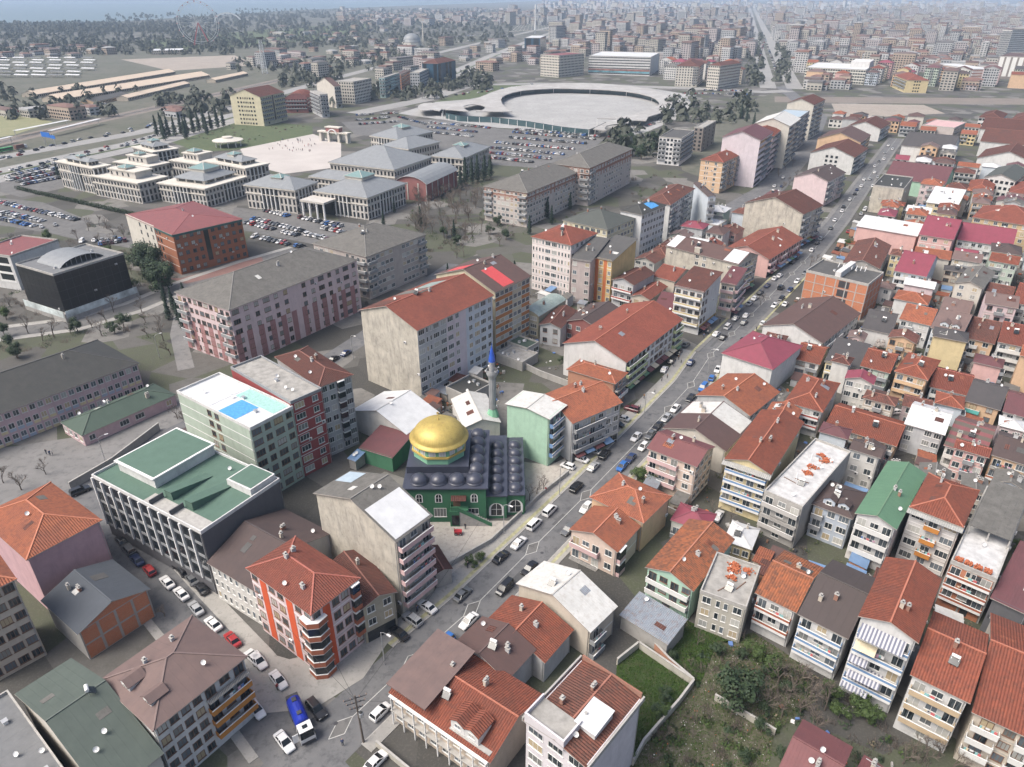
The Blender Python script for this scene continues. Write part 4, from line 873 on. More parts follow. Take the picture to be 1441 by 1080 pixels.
STREETS = {'MAIN': [(-40,58),(-27.9,74.5),(-18.0,87.6),(-7.8,100.0),(4.4,117.2),(17.6,135.7),(35.3,161.2),(54.7,190.2),(65.7,210.5),(100.2,260.4),(129.2,302.3),(172.2,369.9),(219.6,449.2),(316.9,610.1)],'SIDE': [(-20,57),(-36.6,72.5),(-48.8,84.7),(-64.8,99.5),(-87.8,121.1),(-104,136)],'SCHOOL': [(-130,108),(-104,136),(-99.4,141.1),(-91.3,163.6),(-61.0,204.3),(-50.1,227.3),(-35.2,276.0),(-25.3,300.4)],'AVE': [(113.3,376.7),(159.0,439.9),(218.3,550.6),(295.9,724.7),(345.1,980.1)],'BLVD': [(337.4,957.0),(483.9,1465.7),(836.9,2690.4),(1858.9,6227.6)],'HW': [(-344.1,445.4),(-337.6,476.9),(-315.6,532.3),(-293.1,585.0),(-267.7,724.7),(-191.8,934.9),(-84.1,1133.8),(-28.0,1500.4),(99.3,2230.5),(347.5,3563.9)],'HW2': [(-380.5,498.7),(-372.5,532.3),(-318.6,640.8),(-292.9,798.2),(-244.7,1103.5),(-196.7,1341.0),(-37.9,2053.8),(186.1,2997.5)],'RAIL': [(-414.7,564.5),(-396.0,670.5),(-367.9,798.2),(-315.4,1065.3)],'RAIL2': [(303.6,855.3),(420.9,849.3),(580.1,837.4)],'PLAZA': [(-155.6,747.8),(-96.4,855.3),(-55.9,996.1),(37.0,1012.6),(214.6,964.6),(303.9,920.7),(338.8,934.9)],'LOTRD': [(-278.7,383.7),(-215.3,344.7),(-175.8,327.7)],'BLACK': [(-191.7,222.6),(-179.9,227.3),(-157.1,235.9),(-143.9,251.8),(-133.4,274.4),(-116.3,300.4),(-99.5,320.3)],'PINK': [(-133.4,274.4),(-117.5,227.3),(-103.7,200.4)]}
AREAS = [
('scrub_ground','scrub',[(-353.0,445.4),(-332.4,468.7),(-289.1,576.0),(-263.2,711.5),(-189.0,920.7),(-120.6,1084.1),(-214.3,1465.7),(-41.1,2230.5),(-413.1,1902.5),(-782.0,1656.7),(-1068.7,1465.7)],0.006),
('scrub_ground','scrub',[(137.7,626.8),(239.6,798.2),(316.8,920.7),(314.6,798.2),(202.3,550.6),(136.8,431.0),(114.9,489.7)],0.006),
('parking_lot','asph2',[(-102.4,670.5),(-12.9,659.1),(75.4,606.8),(38.1,489.7),(-15.1,507.9),(-67.2,579.0)],0.02),
('parking_lot','asph2',[(-158.5,694.6),(-67.7,711.5),(-12.8,655.3),(-57.4,594.2),(-132.3,626.8)],0.024),
('parking_lot','asph2',[(-155.1,395.4),(-115.5,380.9),(-57.4,350.7),(-83.4,322.4),(-145.5,356.9)],0.02),
('parking_lot','asph2',[(-320.0,422.5),(-268.5,406.2),(-219.9,367.2),(-212.2,338.9),(-285.0,369.9)],0.02),
('parking_lot','asph2',[(-329.8,464.7),(-307.4,498.7),(-275.0,439.9),(-287.5,417.5),(-308.6,431.0)],0.02),
('plaza','paving',[(-113.3,747.8),(-66.2,880.4),(36.5,996.1),(163.2,980.1),(214.8,886.9),(164.2,724.7),(107.7,626.8),(-12.9,662.9)],0.012),
('parade_square','pinkpave',[(-208.6,564.5),(-169.1,630.2),(-136.1,588.0),(-117.7,500.9),(-150.7,479.0),(-183.6,507.9)],0.03),
('court_garden','grass',[(-303.2,626.8),(-274.6,724.7),(-179.0,670.5),(-168.3,626.8),(-208.6,564.5),(-234.8,550.6)],0.02),
('median_lawn','grass',[(-86.1,831.6),(-28.2,996.1),(18.6,1029.6),(36.5,996.1),(-48.4,855.3)],0.03),
('verge','grass',[(-340.3,452.9),(-312.5,507.9),(-304.5,498.7),(-330.5,438.1)],0.03),
('meadow','drygrass',[(-521.4,724.7),(-481.7,738.4),(-425.5,694.6),(-420.2,626.8),(-434.4,594.2)],0.02),
('mosque_court','courtpave',[(-25.0,125.9),(1.9,126.4),(2.6,149.5),(9.8,148.0),(13.6,151.1),(15.1,144.0),(2.3,123.4),(-4.6,113.2),(-11.7,108.7),(-17.8,111.1)],0.03),
('school_yard','asph3',[(-143.9,152.7),(-113.8,162.2),(-98.9,182.3),(-90.3,176.1),(-101.1,137.7),(-124.7,124.6)],0.02),
('garden_lawn','grass2',[(18.7,87.0),(24.2,91.8),(31.4,83.3),(28.6,79.7),(20.3,71.3),(17.5,67.7),(15.3,67.7)],0.03),
('rubble_lot','rubble',[(31.4,83.0),(37.9,91.8),(45.2,94.2),(51.9,87.0),(51.7,79.7),(42.6,73.8),(39.2,66.6),(17.4,66.6),(20.9,71.3),(28.8,79.7)],0.02),
('overgrown_plot','grass2',[(24.2,91.8),(32.6,97.7),(40.5,91.8),(45.0,93.4),(37.9,91.8),(32.5,82.6)],0.025),
('brick_paving','brickpave',[(-143.9,282.6),(-134.1,276.0),(-109.4,300.4),(-113.6,310.1),(-119.1,304.2),(-129.3,293.1),(-138.8,282.6)],0.07),
('railway_bed','ballast',[(303.8,880.4),(595.7,861.5),(561.7,809.0),(288.0,831.6)],0.02),
('goods_yard','dirt2',[(-703.6,1400.7),(-533.2,1500.4),(-424.5,1286.0),(-524.6,1188.1)],0.02),
('waste_ground','dirt2',[(345.8,820.2),(440.2,809.0),(430.2,747.8),(309.7,711.5)],0.02),
('park_lawn','grass',[(-920.5,1960.4),(-754.0,2805.5),(-549.1,3067.3),(-427.8,2156.4),(-617.7,1747.2),(-740.9,1614.8)],0.02),
]
CARS = [
(1.5,118.3,0.964,'Sw','on the main street by the mosque'),
(5.0,124.4,0.97,'Vw','on the main street by the mosque, the first uphill'),
(8.7,129.2,0.975,'Vw','on the main street by the mosque, the second uphill'),
(15.5,138.0,0.999,'Uk','on the main street by the mosque, the first uphill'),
(20.5,146.5,0.983,'Ss','on the main street by the mosque'),
(23.9,151.8,0.998,'Uk','on the main street by the mosque, the second uphill'),
(-2.3,113.9,0.916,'Sk','on the main street by the mosque'),
(-9.8,103.2,0.951,'Sg','on the main street by the mosque'),
(17.2,130.4,4.128,'Sw','parked along the house side of the main street, the second uphill'),
(27.6,146.5,4.118,'Hb','parked along the house side of the main street'),
(30.3,150.2,4.138,'Sd','parked along the house side of the main street, the first uphill'),
(34.4,155.4,4.075,'Hw','parked along the house side of the main street'),
(33.3,160.2,4.103,'Sw','parked along the house side of the main street, the third uphill'),
(52.6,181.2,4.103,'Sk','parked along the house side of the main street, the third uphill'),
(57.6,187.2,4.126,'Vb','parked along the house side of the main street'),
(37.3,161.3,4.129,'Sg','parked along the house side of the main street, the second uphill'),
(40.0,165.6,4.084,'Sk','parked along the house side of the main street, the second uphill'),
(43.3,170.0,4.1,'Ss','parked along the house side of the main street, the first uphill'),
(46.8,175.1,4.105,'Sw','parked along the house side of the main street, the fourth uphill'),
(65.1,199.2,4.249,'Sw','parked along the house side of the main street, the fifth uphill'),
(69.3,206.7,4.237,'Sk','parked along the house side of the main street, the fourth uphill'),
(74.0,213.6,4.08,'Ss','parked along the house side of the main street, the second uphill'),
(79.3,221.3,4.131,'Sg','parked along the house side of the main street, the third uphill'),
(100.1,251.8,4.079,'Sw','parked along the house side of the main street, the sixth uphill'),
(105.2,259.0,4.116,'Sk','parked along the house side of the main street, the fifth uphill'),
(111.6,268.0,4.077,'Sd','parked along the house side of the main street, the second uphill'),
(117.9,277.7,4.067,'Sw','parked along the house side of the main street, the seventh uphill'),
(124.8,287.9,4.137,'Sg','parked along the house side of the main street, the fourth uphill'),
(12.5,122.7,4.069,'Sg','parked along the house side of the main street, the first uphill'),
(3.6,110.5,4.073,'Sk','parked along the house side of the main street, the first uphill'),
(-8.2,96.4,4.063,'Sw','parked along the house side of the main street, the first uphill'),
(-12.4,91.1,4.054,'Ub','parked along the house side of the main street'),
(-1.5,104.9,4.079,'Vk','parked along the house side of the main street'),
(14.0,146.8,2.572,'Hw','parked nose-in by the light green block'),
(17.5,149.9,2.538,'Sw','parked nose-in by the light green block'),
(21.3,153.5,2.549,'Ss','parked nose-in by the light green block, the first uphill'),
(23.6,158.5,2.511,'Sk','parked nose-in by the light green block, the first uphill'),
(26.1,162.3,2.57,'Sg','parked nose-in by the light green block'),
(28.8,166.7,2.567,'Sk','parked nose-in by the light green block, the second uphill'),
(30.9,169.7,2.589,'Ss','parked nose-in by the light green block, the second uphill'),
(34.3,174.7,2.583,'Um','parked nose-in by the light green block'),
(-16.5,100.0,2.437,'Sw','parked before the olive house'),
(-19.0,96.8,2.442,'Us','parked before the olive house'),
(-21.1,93.5,2.427,'Sk','parked before the olive house'),
(-40.5,83.2,5.469,'Sw','at the street crossing near the tank truck, the third uphill'),
(-45.2,87.3,5.463,'Sw','at the street crossing near the tank truck, the fourth uphill'),
(-32.5,77.4,5.482,'Uk','at the street crossing near the tank truck'),
(-42.6,77.5,5.506,'Sw','at the street crossing near the tank truck, the second uphill'),
(-36.2,71.6,5.492,'Sw','at the street crossing near the tank truck, the first uphill'),
(-21.8,77.0,0.938,'Hw','by the utility pole at the crossing'),
(-21.1,68.3,0.925,'Sw','by the utility pole at the crossing'),
(-84.8,118.8,2.372,'Sk','in the row parked on the side street'),
(-82.0,116.1,2.413,'Ug','in the row parked on the side street'),
(-78.8,113.0,2.386,'Sd','in the row parked on the side street'),
(-74.8,109.9,2.373,'Hr','in the row parked on the side street'),
(-69.7,106.5,2.386,'Sw','in the row parked on the side street, the fourth uphill'),
(-65.6,103.4,2.404,'Sw','in the row parked on the side street, the third uphill'),
(-61.2,99.6,2.36,'Ss','in the row parked on the side street'),
(-56.4,95.7,2.433,'Sw','in the row parked on the side street, the second uphill'),
(-51.5,92.0,2.357,'Sr','in the row parked on the side street'),
(-46.3,88.0,2.415,'Sw','in the row parked on the side street, the first uphill'),
(-83.4,122.0,2.415,'Sk','parked under the charcoal office block, the third uphill'),
(-80.4,119.9,2.349,'Hk','parked under the charcoal office block'),
(-77.4,117.6,2.411,'Hr','parked under the charcoal office block'),
(-74.3,115.2,2.377,'Sr','parked under the charcoal office block'),
(-70.9,112.4,2.394,'Sk','parked under the charcoal office block, the second uphill'),
(-67.9,109.9,2.348,'Uk','parked under the charcoal office block'),
(-65.1,107.4,2.351,'Sg','parked under the charcoal office block'),
(-62.2,104.9,2.362,'Sk','parked under the charcoal office block, the first uphill'),
(-100.5,141.1,0.873,'Hw','on the street beside the school wall'),
(-103.3,136.6,0.813,'Uk','on the street beside the school wall'),
(47.0,127.4,1.0,'Sw','parked in the yard of the yellow apartment house'),
(-58.0,206.7,1.149,'Sk','parked beneath the long pale pink block'),
(-54.9,210.9,1.163,'Sd','parked beneath the long pale pink block'),
(-60.5,202.7,0.966,'Sw','parked beneath the long pale pink block'),
(57.6,204.2,1.062,'Sd','on the upper main street, the first uphill'),
(55.2,211.4,1.063,'Sk','on the upper main street, the second uphill'),
(77.0,232.0,0.968,'Vw','on the upper main street'),
(86.5,242.2,0.988,'Sw','on the upper main street, the third uphill'),
(83.9,235.8,0.935,'Sg','on the upper main street, the second uphill'),
(90.6,235.1,0.986,'Hw','on the upper main street'),
(91.2,253.9,0.99,'Ss','on the upper main street, the second uphill'),
(61.9,193.6,1.103,'Hb','on the upper main street'),
(108.7,270.4,0.928,'Uk','on the upper main street'),
(104.6,253.2,1.002,'Sw','on the upper main street, the fourth uphill'),
(112.8,284.4,0.933,'Sw','on the upper main street, the seventh uphill'),
(124.1,301.6,0.953,'Sk','on the upper main street, the fifth uphill'),
(128.3,308.3,1.013,'Sg','on the upper main street, the third uphill'),
(48.2,199.2,1.108,'Sw','on the upper main street, the first uphill'),
(51.7,205.2,1.061,'Sk','on the upper main street, the first uphill'),
(58.9,217.4,1.0,'Sg','on the upper main street, the first uphill'),
(71.4,226.0,0.969,'Sw','on the upper main street, the second uphill'),
(73.1,223.1,0.951,'Sk','on the upper main street, the third uphill'),
(81.9,239.6,0.951,'Ss','on the upper main street, the first uphill'),
(94.7,259.0,0.94,'Sw','on the upper main street, the fifth uphill'),
(98.7,265.0,0.932,'Sk','on the upper main street, the fourth uphill'),
(104.0,272.8,0.937,'Sd','on the upper main street, the second uphill'),
(109.6,281.0,0.981,'Sw','on the upper main street, the sixth uphill'),
(138.8,318.4,1.044,'Sw','at the wide junction up the main street, the first uphill'),
(145.5,329.1,0.977,'Sk','at the wide junction up the main street, the second uphill'),
(149.7,335.8,0.968,'Ss','at the wide junction up the main street, the first uphill'),
(151.5,320.5,1.043,'Sk','at the wide junction up the main street, the first uphill'),
(155.4,326.9,1.007,'Sd','at the wide junction up the main street'),
(168.0,347.5,0.997,'Sr','at the wide junction up the main street'),
(169.3,367.8,0.983,'Sw','at the wide junction up the main street, the second uphill'),
(161.5,353.6,1.012,'Sg','at the wide junction up the main street'),
(180.4,385.8,1.058,'Sw','at the wide junction up the main street, the third uphill'),
(184.8,394.6,1.029,'Sk','at the wide junction up the main street, the third uphill'),
(194.8,410.2,1.026,'Sw','at the wide junction up the main street, the fifth uphill'),
(194.1,388.7,0.997,'Sw','at the wide junction up the main street, the fourth uphill'),
(207.8,411.8,1.065,'Ss','at the wide junction up the main street, the third uphill'),
(210.4,416.7,0.995,'Sw','at the wide junction up the main street, the sixth uphill'),
(195.8,391.7,1.032,'Hw','at the wide junction up the main street'),
(188.4,380.1,1.059,'Ss','at the wide junction up the main street, the second uphill'),
(290.3,561.3,0.997,'Sw','in the far row along the main street, the sixth uphill'),
(278.0,547.5,1.045,'Ss','in the far row along the main street, the third uphill'),
(266.8,524.2,1.063,'Sw','in the far row along the main street, the fifth uphill'),
(259.9,516.8,1.037,'Sg','in the far row along the main street'),
(249.5,500.4,1.05,'Sw','in the far row along the main street, the fourth uphill'),
(240.6,480.5,0.995,'Hw','in the far row along the main street'),
(229.2,462.0,1.022,'Ss','in the far row along the main street, the first uphill'),
(224.7,460.0,0.999,'Sw','in the far row along the main street, the third uphill'),
(215.5,442.9,1.06,'Sw','in the far row along the main street, the first uphill'),
(209.0,433.8,1.016,'Sd','in the far row along the main street'),
(203.3,423.4,1.028,'Sk','in the far row along the main street'),
(293.7,575.7,1.067,'Sw','in the far row along the main street, the seventh uphill'),
(222.5,442.9,1.06,'Sw','in the far row along the main street, the second uphill'),
(236.0,466.0,1.065,'Ss','in the far row along the main street, the second uphill'),
(109.4,173.1,0.2,'Hw','parked between the right-hand rows of houses'),
(162.0,442.9,1.075,'Sw','on the avenue before the lilac block, the first uphill'),
(175.0,466.0,1.078,'Sw','on the avenue before the lilac block, the second uphill'),
(155.4,425.1,0.963,'Sk','on the avenue before the lilac block, the second uphill'),
(166.4,442.9,1.077,'Sd','on the avenue before the lilac block'),
(143.3,403.8,0.928,'Sk','on the avenue before the lilac block, the first uphill'),
]
LOT_PLACES = ['car in the long row beside the hedge','car in the lot at the foot of the government complex','car in the lot behind the red-roofed glazed office','car in the lot beside the wing of the government complex','car on the highway','car parked before the government complex']
LOT_CARS = [(-99.0,323.9,1.07,'U','k',5),(-101.3,325.3,1.01,'H','b',5),(-106.5,327.7,1.05,'H','g',5),(-108.9,329.6,4.2,'H','r',5),(-111.1,330.5,4.16,'S','w',5),(-113.8,332.5,1.05,'S','g',5),(-116.3,333.5,4.24,'S','k',5),(-118.5,335.1,4.15,'H','s',5),(-120.8,336.5,4.18,'S','w',5),(-106.1,342.3,4.15,'S','k',5),(-108.5,343.9,0.94,'S','w',5),(-125.9,339.3,4.24,'U','w',5),(-111.1,345.1,0.95,'S','w',5),(-105.4,349.5,0.98,'H','k',5),(-113.4,347.0,0.99,'H','w',5),(-107.8,350.6,4.06,'H','w',5),(-87.7,357.2,4.07,'H','s',5),(-89.9,358.2,4.09,'U','d',5),(-110.0,352.6,0.91,'H','s',5),(-112.6,354.2,0.99,'S','s',5),(-92.3,360.4,0.99,'V','w',5),(-120.7,352.4,0.97,'H','g',5),(-94.8,361.4,1.0,'V','b',5),(-115.0,356.1,4.1,'S','w',5),(-123.3,353.4,4.16,'S','m',5),(-97.3,363.0,4.08,'S','s',5),(-117.5,357.8,4.05,'S','w',5),(-125.6,355.7,0.96,'S','w',5),(-119.8,358.9,0.92,'H','g',5),(-99.5,365.1,0.95,'U','k',5),(-128.3,357.3,4.09,'S','w',5),(-102.1,366.2,0.94,'H','w',5),(-122.1,360.9,4.09,'S','g',5),(-130.3,358.8,4.07,'H','s',5),(-104.4,368.3,4.1,'S','k',5),(-124.3,362.5,0.97,'S','g',5),(-132.9,360.5,0.96,'V','r',5),(-189.5,334.9,1.79,'H','b',2),(-107.0,370.1,4.11,'S','w',5),(-127.0,364.1,4.07,'H','r',5),(-192.1,334.6,4.94,'V','k',2),(-195.3,333.6,1.81,'S','w',2),(-135.3,362.3,4.13,'H','w',5),(-109.3,371.2,4.13,'S','w',5),(-197.8,333.2,4.94,'S','s',2),(-129.2,366.0,4.14,'S','w',5),(-137.8,363.4,4.13,'S','g',5),(-201.0,333.0,1.79,'S','w',2),(-111.8,373.2,0.99,'U','m',5),(-131.9,367.7,0.91,'S','w',5),(-206.4,331.7,4.89,'V','w',2),(-134.1,369.3,4.06,'H','k',5),(-136.4,370.7,4.09,'S','b',5),(-120.4,376.7,0.98,'U','b',5),(-122.9,378.5,0.98,'S','w',5),(-125.1,380.3,0.96,'S','w',5),(-127.5,381.6,4.05,'H','w',5),(-130.0,383.9,0.95,'S','w',5),(-132.5,385.6,0.91,'S','m',5),(-135.0,386.8,0.95,'H','g',5),(-234.9,359.5,2.2,'S','s',2),(-240.1,356.1,2.18,'S','w',2),(-229.3,369.2,1.1,'S','k',0),(-231.7,370.6,4.24,'S','g',0),(-234.0,372.2,1.08,'S','w',0),(-236.3,373.3,4.22,'S','k',0),(-247.4,367.6,1.03,'S','k',2),(-238.7,374.6,1.06,'U','w',0),(-241.1,376.1,1.01,'H','w',0),(-252.7,371.3,1.09,'H','s',2),(-243.4,377.6,4.16,'H','w',0),(-245.9,378.4,1.05,'V','w',0),(-248.1,379.7,1.07,'H','w',0),(-257.9,373.6,1.04,'V','s',2),(-250.6,381.0,1.03,'S','g',0),(-260.4,375.6,1.03,'H','r',2),(-252.9,382.7,4.19,'S','d',0),(-255.1,383.8,1.09,'S','g',0),(-265.7,378.1,1.08,'H','w',2),(-257.5,384.9,4.22,'H','k',0),(-268.3,380.1,1.1,'S','d',2),(-259.9,386.9,1.11,'S','r',0),(-270.7,381.3,4.17,'S','r',2),(-262.6,387.8,4.21,'S','k',0),(-264.6,388.9,1.01,'H','m',0),(-273.5,383.3,1.07,'H','g',2),(-267.0,390.2,1.05,'H','d',0),(-269.4,391.7,1.08,'S','w',0),(-271.9,393.1,1.06,'H','r',0),(-274.3,394.9,1.06,'S','w',0),(-276.4,395.6,4.21,'S','b',0),(-278.9,397.0,4.24,'H','w',0),(-281.1,398.9,4.15,'V','g',0),(-283.6,399.6,4.19,'S','k',0),(-285.8,401.0,4.18,'H','s',0),(-288.3,402.9,4.23,'H','r',0),(-290.8,404.2,1.1,'H','w',0),(-299.5,454.9,5.71,'S','w',1),(-296.3,460.4,5.73,'S','d',1),(-294.4,462.5,5.7,'H','b',1),(-292.7,465.7,2.62,'U','g',1),(-310.4,459.0,2.74,'H','s',1),(-309.4,461.8,5.88,'H','w',1),(-308.0,464.8,5.89,'S','g',1),(-306.6,467.6,2.68,'S','g',1),(-320.3,460.2,6.02,'V','w',1),(-305.6,470.2,5.89,'S','w',1),(-319.3,462.8,2.86,'S','k',1),(-304.2,473.6,5.87,'S','b',1),(-302.8,476.3,2.74,'U','m',1),(-318.2,466.2,5.95,'S','k',1),(-301.6,478.7,2.77,'S','w',1),(-317.5,469.0,6.0,'S','k',1),(-300.5,481.9,2.69,'H','w',1),(-316.4,471.7,2.88,'S','k',1),(-315.4,474.4,5.97,'V','w',1),(-312.9,483.3,6.02,'H','k',1),(-344.8,461.6,1.37,'S','w',4),(-310.9,489.1,2.84,'S','d',1),(-343.7,467.2,1.37,'S','w',4),(-343.5,468.3,1.37,'S','s',4),(-343.4,468.5,1.37,'S','s',4),(-309.9,491.7,2.85,'H','b',1),(-343.3,469.0,1.37,'S','g',4),(-343.0,470.7,1.37,'S','w',4),(-309.1,494.8,5.93,'S','d',1),(-336.9,489.6,1.19,'S','w',4),(-323.3,502.0,1.19,'S','k',4),(-320.1,510.2,1.19,'S','w',4),(-315.8,520.9,1.19,'S','s',4),(-34.2,617.1,1.04,'S','s',3),(-36.9,619.1,4.19,'U','s',3),(-39.6,620.7,4.25,'U','s',3),(-42.2,621.6,1.06,'S','w',3),(-45.2,623.7,4.17,'H','k',3),(-47.7,624.9,4.2,'S','w',3),(-53.2,627.7,4.19,'H','k',3),(-55.7,629.3,1.09,'V','s',3),(-58.7,631.4,1.04,'S','g',3),(-372.9,513.3,1.34,'S','g',4),(-61.2,632.8,4.18,'H','k',3),(-63.9,633.6,4.22,'H','g',3),(-30.9,637.6,4.22,'S','d',3),(-66.6,635.7,4.21,'S','d',3),(-69.5,636.8,1.02,'S','w',3),(-380.5,516.0,1.34,'S','w',4),(-72.0,638.2,1.11,'U','m',3),(-35.8,641.4,1.03,'H','b',3),(-38.6,642.7,4.16,'S','g',3),(-75.0,640.0,4.17,'S','w',3),(-369.2,528.9,1.34,'S','w',4),(-41.0,644.1,1.02,'S','d',3),(-368.7,531.0,1.34,'S','s',4),(-378.5,524.2,1.34,'S','w',4),(-43.7,645.9,1.04,'U','r',3),(-46.5,647.1,1.05,'U','d',3),(-49.0,648.3,4.18,'S','m',3),(-301.2,576.2,1.17,'S','s',4),(-51.7,650.1,1.03,'S','k',3),(-54.2,652.0,4.21,'S','w',3),(-56.7,653.5,4.18,'H','g',3),(-61.9,656.0,1.02,'H','b',3)]
TREE_PLACES = ['clipped shrub at the mosque entrance, first from the left','clipped shrub at the mosque entrance, second from the left','clipped shrub at the mosque entrance, third from the left','conifer at the foot of the greyish apartment pair, fifth from the left','conifer at the foot of the greyish apartment pair, first from the left','conifer at the foot of the greyish apartment pair, fourth from the left','conifer at the foot of the greyish apartment pair, second from the left','conifer at the foot of the greyish apartment pair, third from the left','dark conifer at the corner of the government complex, fifth from the left','dark conifer at the corner of the government complex, first from the left','dark conifer at the corner of the government complex, fourth from the left','dark conifer at the corner of the government complex, second from the left','dark conifer at the corner of the government complex, sixth from the left','dark conifer at the corner of the government complex, third from the left','dark conifer beside the brick-red vaulted hall, fifth from the left','dark conifer beside the brick-red vaulted hall, first from the left','dark conifer beside the brick-red vaulted hall, fourth from the left','dark conifer beside the brick-red vaulted hall, second from the left','dark conifer beside the brick-red vaulted hall, sixth from the left','dark conifer beside the brick-red vaulted hall, third from the left','dark conifer in the strip beside the pale pink block, fifth from the left','dark conifer in the strip beside the pale pink block, first from the left','dark conifer in the strip beside the pale pink block, fourth from the left','dark conifer in the strip beside the pale pink block, second from the left','dark conifer in the strip beside the pale pink block, sixth from the left','dark conifer in the strip beside the pale pink block, third from the left','dark evergreen along the street below the black cube, fifth from the left','dark evergreen along the street below the black cube, first from the left','dark evergreen along the street below the black cube, fourth from the left','dark evergreen along the street below the black cube, second from the left','dark evergreen along the street below the black cube, sixth from the left','dark evergreen along the street below the black cube, third from the left','dark evergreen in the clump right of the round canopy, eighth from the left','dark evergreen in the clump right of the round canopy, fifth from the left','dark evergreen in the clump right of the round canopy, first from the left','dark evergreen in the clump right of the round canopy, fourth from the left','dark evergreen in the clump right of the round canopy, ninth from the left','dark evergreen in the clump right of the round canopy, second from the left','dark evergreen in the clump right of the round canopy, seventh from the left','dark evergreen in the clump right of the round canopy, sixth from the left','dark evergreen in the clump right of the round canopy, tenth from the left','dark evergreen in the clump right of the round canopy, third from the left','dark evergreen in the small park below the government complex, fifth from the left','dark evergreen in the small park below the government complex, first from the left','dark evergreen in the small park below the government complex, fourth from the left','dark evergreen in the small park below the government complex, second from the left','dark evergreen in the small park below the government complex, third from the left','dark evergreen near the photo right edge by the grey house, first from the left','dark evergreen near the photo right edge by the grey house, second from the left','dark tree beside the avenue junction, first from the left','dark tree beside the avenue junction, second from the left','dark tree beside the avenue junction, third from the left','dark tree near the waste ground, first from the left','dark tree near the waste ground, second from the left','dense green shrub in the gardens below the tall awning house, fifth from the left','dense green shrub in the gardens below the tall awning house, first from the left','dense green shrub in the gardens below the tall awning house, fourth from the left','dense green shrub in the gardens below the tall awning house, second from the left','dense green shrub in the gardens below the tall awning house, seventh from the left','dense green shrub in the gardens below the tall awning house, sixth from the left','dense green shrub in the gardens below the tall awning house, third from the left','large dark evergreen bush on the rubble lot','leafless garden tree before the beige balconies, fifth from the left','leafless garden tree before the beige balconies, first from the left','leafless garden tree before the beige balconies, fourth from the left','leafless garden tree before the beige balconies, second from the left','leafless garden tree before the beige balconies, third from the left','leafless garden tree before the blue-balconied house, eighth from the left','leafless garden tree before the blue-balconied house, fifth from the left','leafless garden tree before the blue-balconied house, first from the left','leafless garden tree before the blue-balconied house, fourth from the left','leafless garden tree before the blue-balconied house, ninth from the left','leafless garden tree before the blue-balconied house, second from the left','leafless garden tree before the blue-balconied house, seventh from the left','leafless garden tree before the blue-balconied house, sixth from the left','leafless garden tree before the blue-balconied house, tenth from the left','leafless garden tree before the blue-balconied house, third from the left','leafless small tree in the mosque court, first from the left','leafless small tree in the mosque court, fourth from the left','leafless small tree in the mosque court, second from the left','leafless small tree in the mosque court, third from the left','leafless tree along the street below the black cube','leafless tree behind the brick office, fifth from the left','leafless tree behind the brick office, first from the left','leafless tree behind the brick office, fourth from the left','leafless tree behind the brick office, second from the left','leafless tree behind the brick office, sixth from the left','leafless tree behind the brick office, third from the left','leafless tree beside the blank beige wall, fifth from the left','leafless tree beside the blank beige wall, first from the left','leafless tree beside the blank beige wall, fourth from the left','leafless tree beside the blank beige wall, second from the left','leafless tree beside the blank beige wall, third from the left','leafless tree in the school grounds, fifth from the left','leafless tree in the school grounds, first from the left','leafless tree in the school grounds, fourth from the left','leafless tree in the school grounds, second from the left','leafless tree in the school grounds, third from the left','leafless tree in the small park below the government complex','leafless tree on the avenue before the lilac block, fifth from the left','leafless tree on the avenue before the lilac block, first from the left','leafless tree on the avenue before the lilac block, fourth from the left','leafless tree on the avenue before the lilac block, second from the left','leafless tree on the avenue before the lilac block, sixth from the left','leafless tree on the avenue before the lilac block, third from the left','leafless tree on the side street beside the brick gable','leafy garden tree beside the cream villa, first from the left','leafy garden tree beside the cream villa, second from the left','leafy garden tree beside the cream villa, third from the left','low brush on the rubble lot','small dark bush on the garden lawn','small garden tree in a gap between the right-hand houses','small tree in the courtyards behind the main street','street tree along the upper main street, fifth from the left','street tree along the upper main street, first from the left','street tree along the upper main street, fourth from the left','street tree along the upper main street, second from the left','street tree along the upper main street, sixth from the left','street tree along the upper main street, third from the left','tall dark evergreen between the black cube and the brick office, fifth from the left','tall dark evergreen between the black cube and the brick office, first from the left','tall dark evergreen between the black cube and the brick office, fourth from the left','tall dark evergreen between the black cube and the brick office, second from the left','tall dark evergreen between the black cube and the brick office, seventh from the left','tall dark evergreen between the black cube and the brick office, sixth from the left','tall dark evergreen between the black cube and the brick office, third from the left','tall slim conifer in the row beside the pale yellow gabled block','tree behind the taupe apartment block, eighth from the left','tree behind the taupe apartment block, fifth from the left','tree behind the taupe apartment block, first from the left','tree behind the taupe apartment block, fourth from the left','tree behind the taupe apartment block, ninth from the left','tree behind the taupe apartment block, second from the left','tree behind the taupe apartment block, seventh from the left','tree behind the taupe apartment block, sixth from the left','tree behind the taupe apartment block, tenth from the left','tree behind the taupe apartment block, third from the left','tree on the leafy plots around the black cube','white blossoming tree below the peach house, first from the left','white blossoming tree below the peach house, second from the left','white blossoming tree beside the charcoal-roofed houses, first from the left','white blossoming tree beside the charcoal-roofed houses, second from the left','white blossoming tree beside the charcoal-roofed houses, third from the left','young conifer before the government complex, first from the left','young conifer before the government complex, fourth from the left','young conifer before the government complex, second from the left','young conifer before the government complex, third from the left']
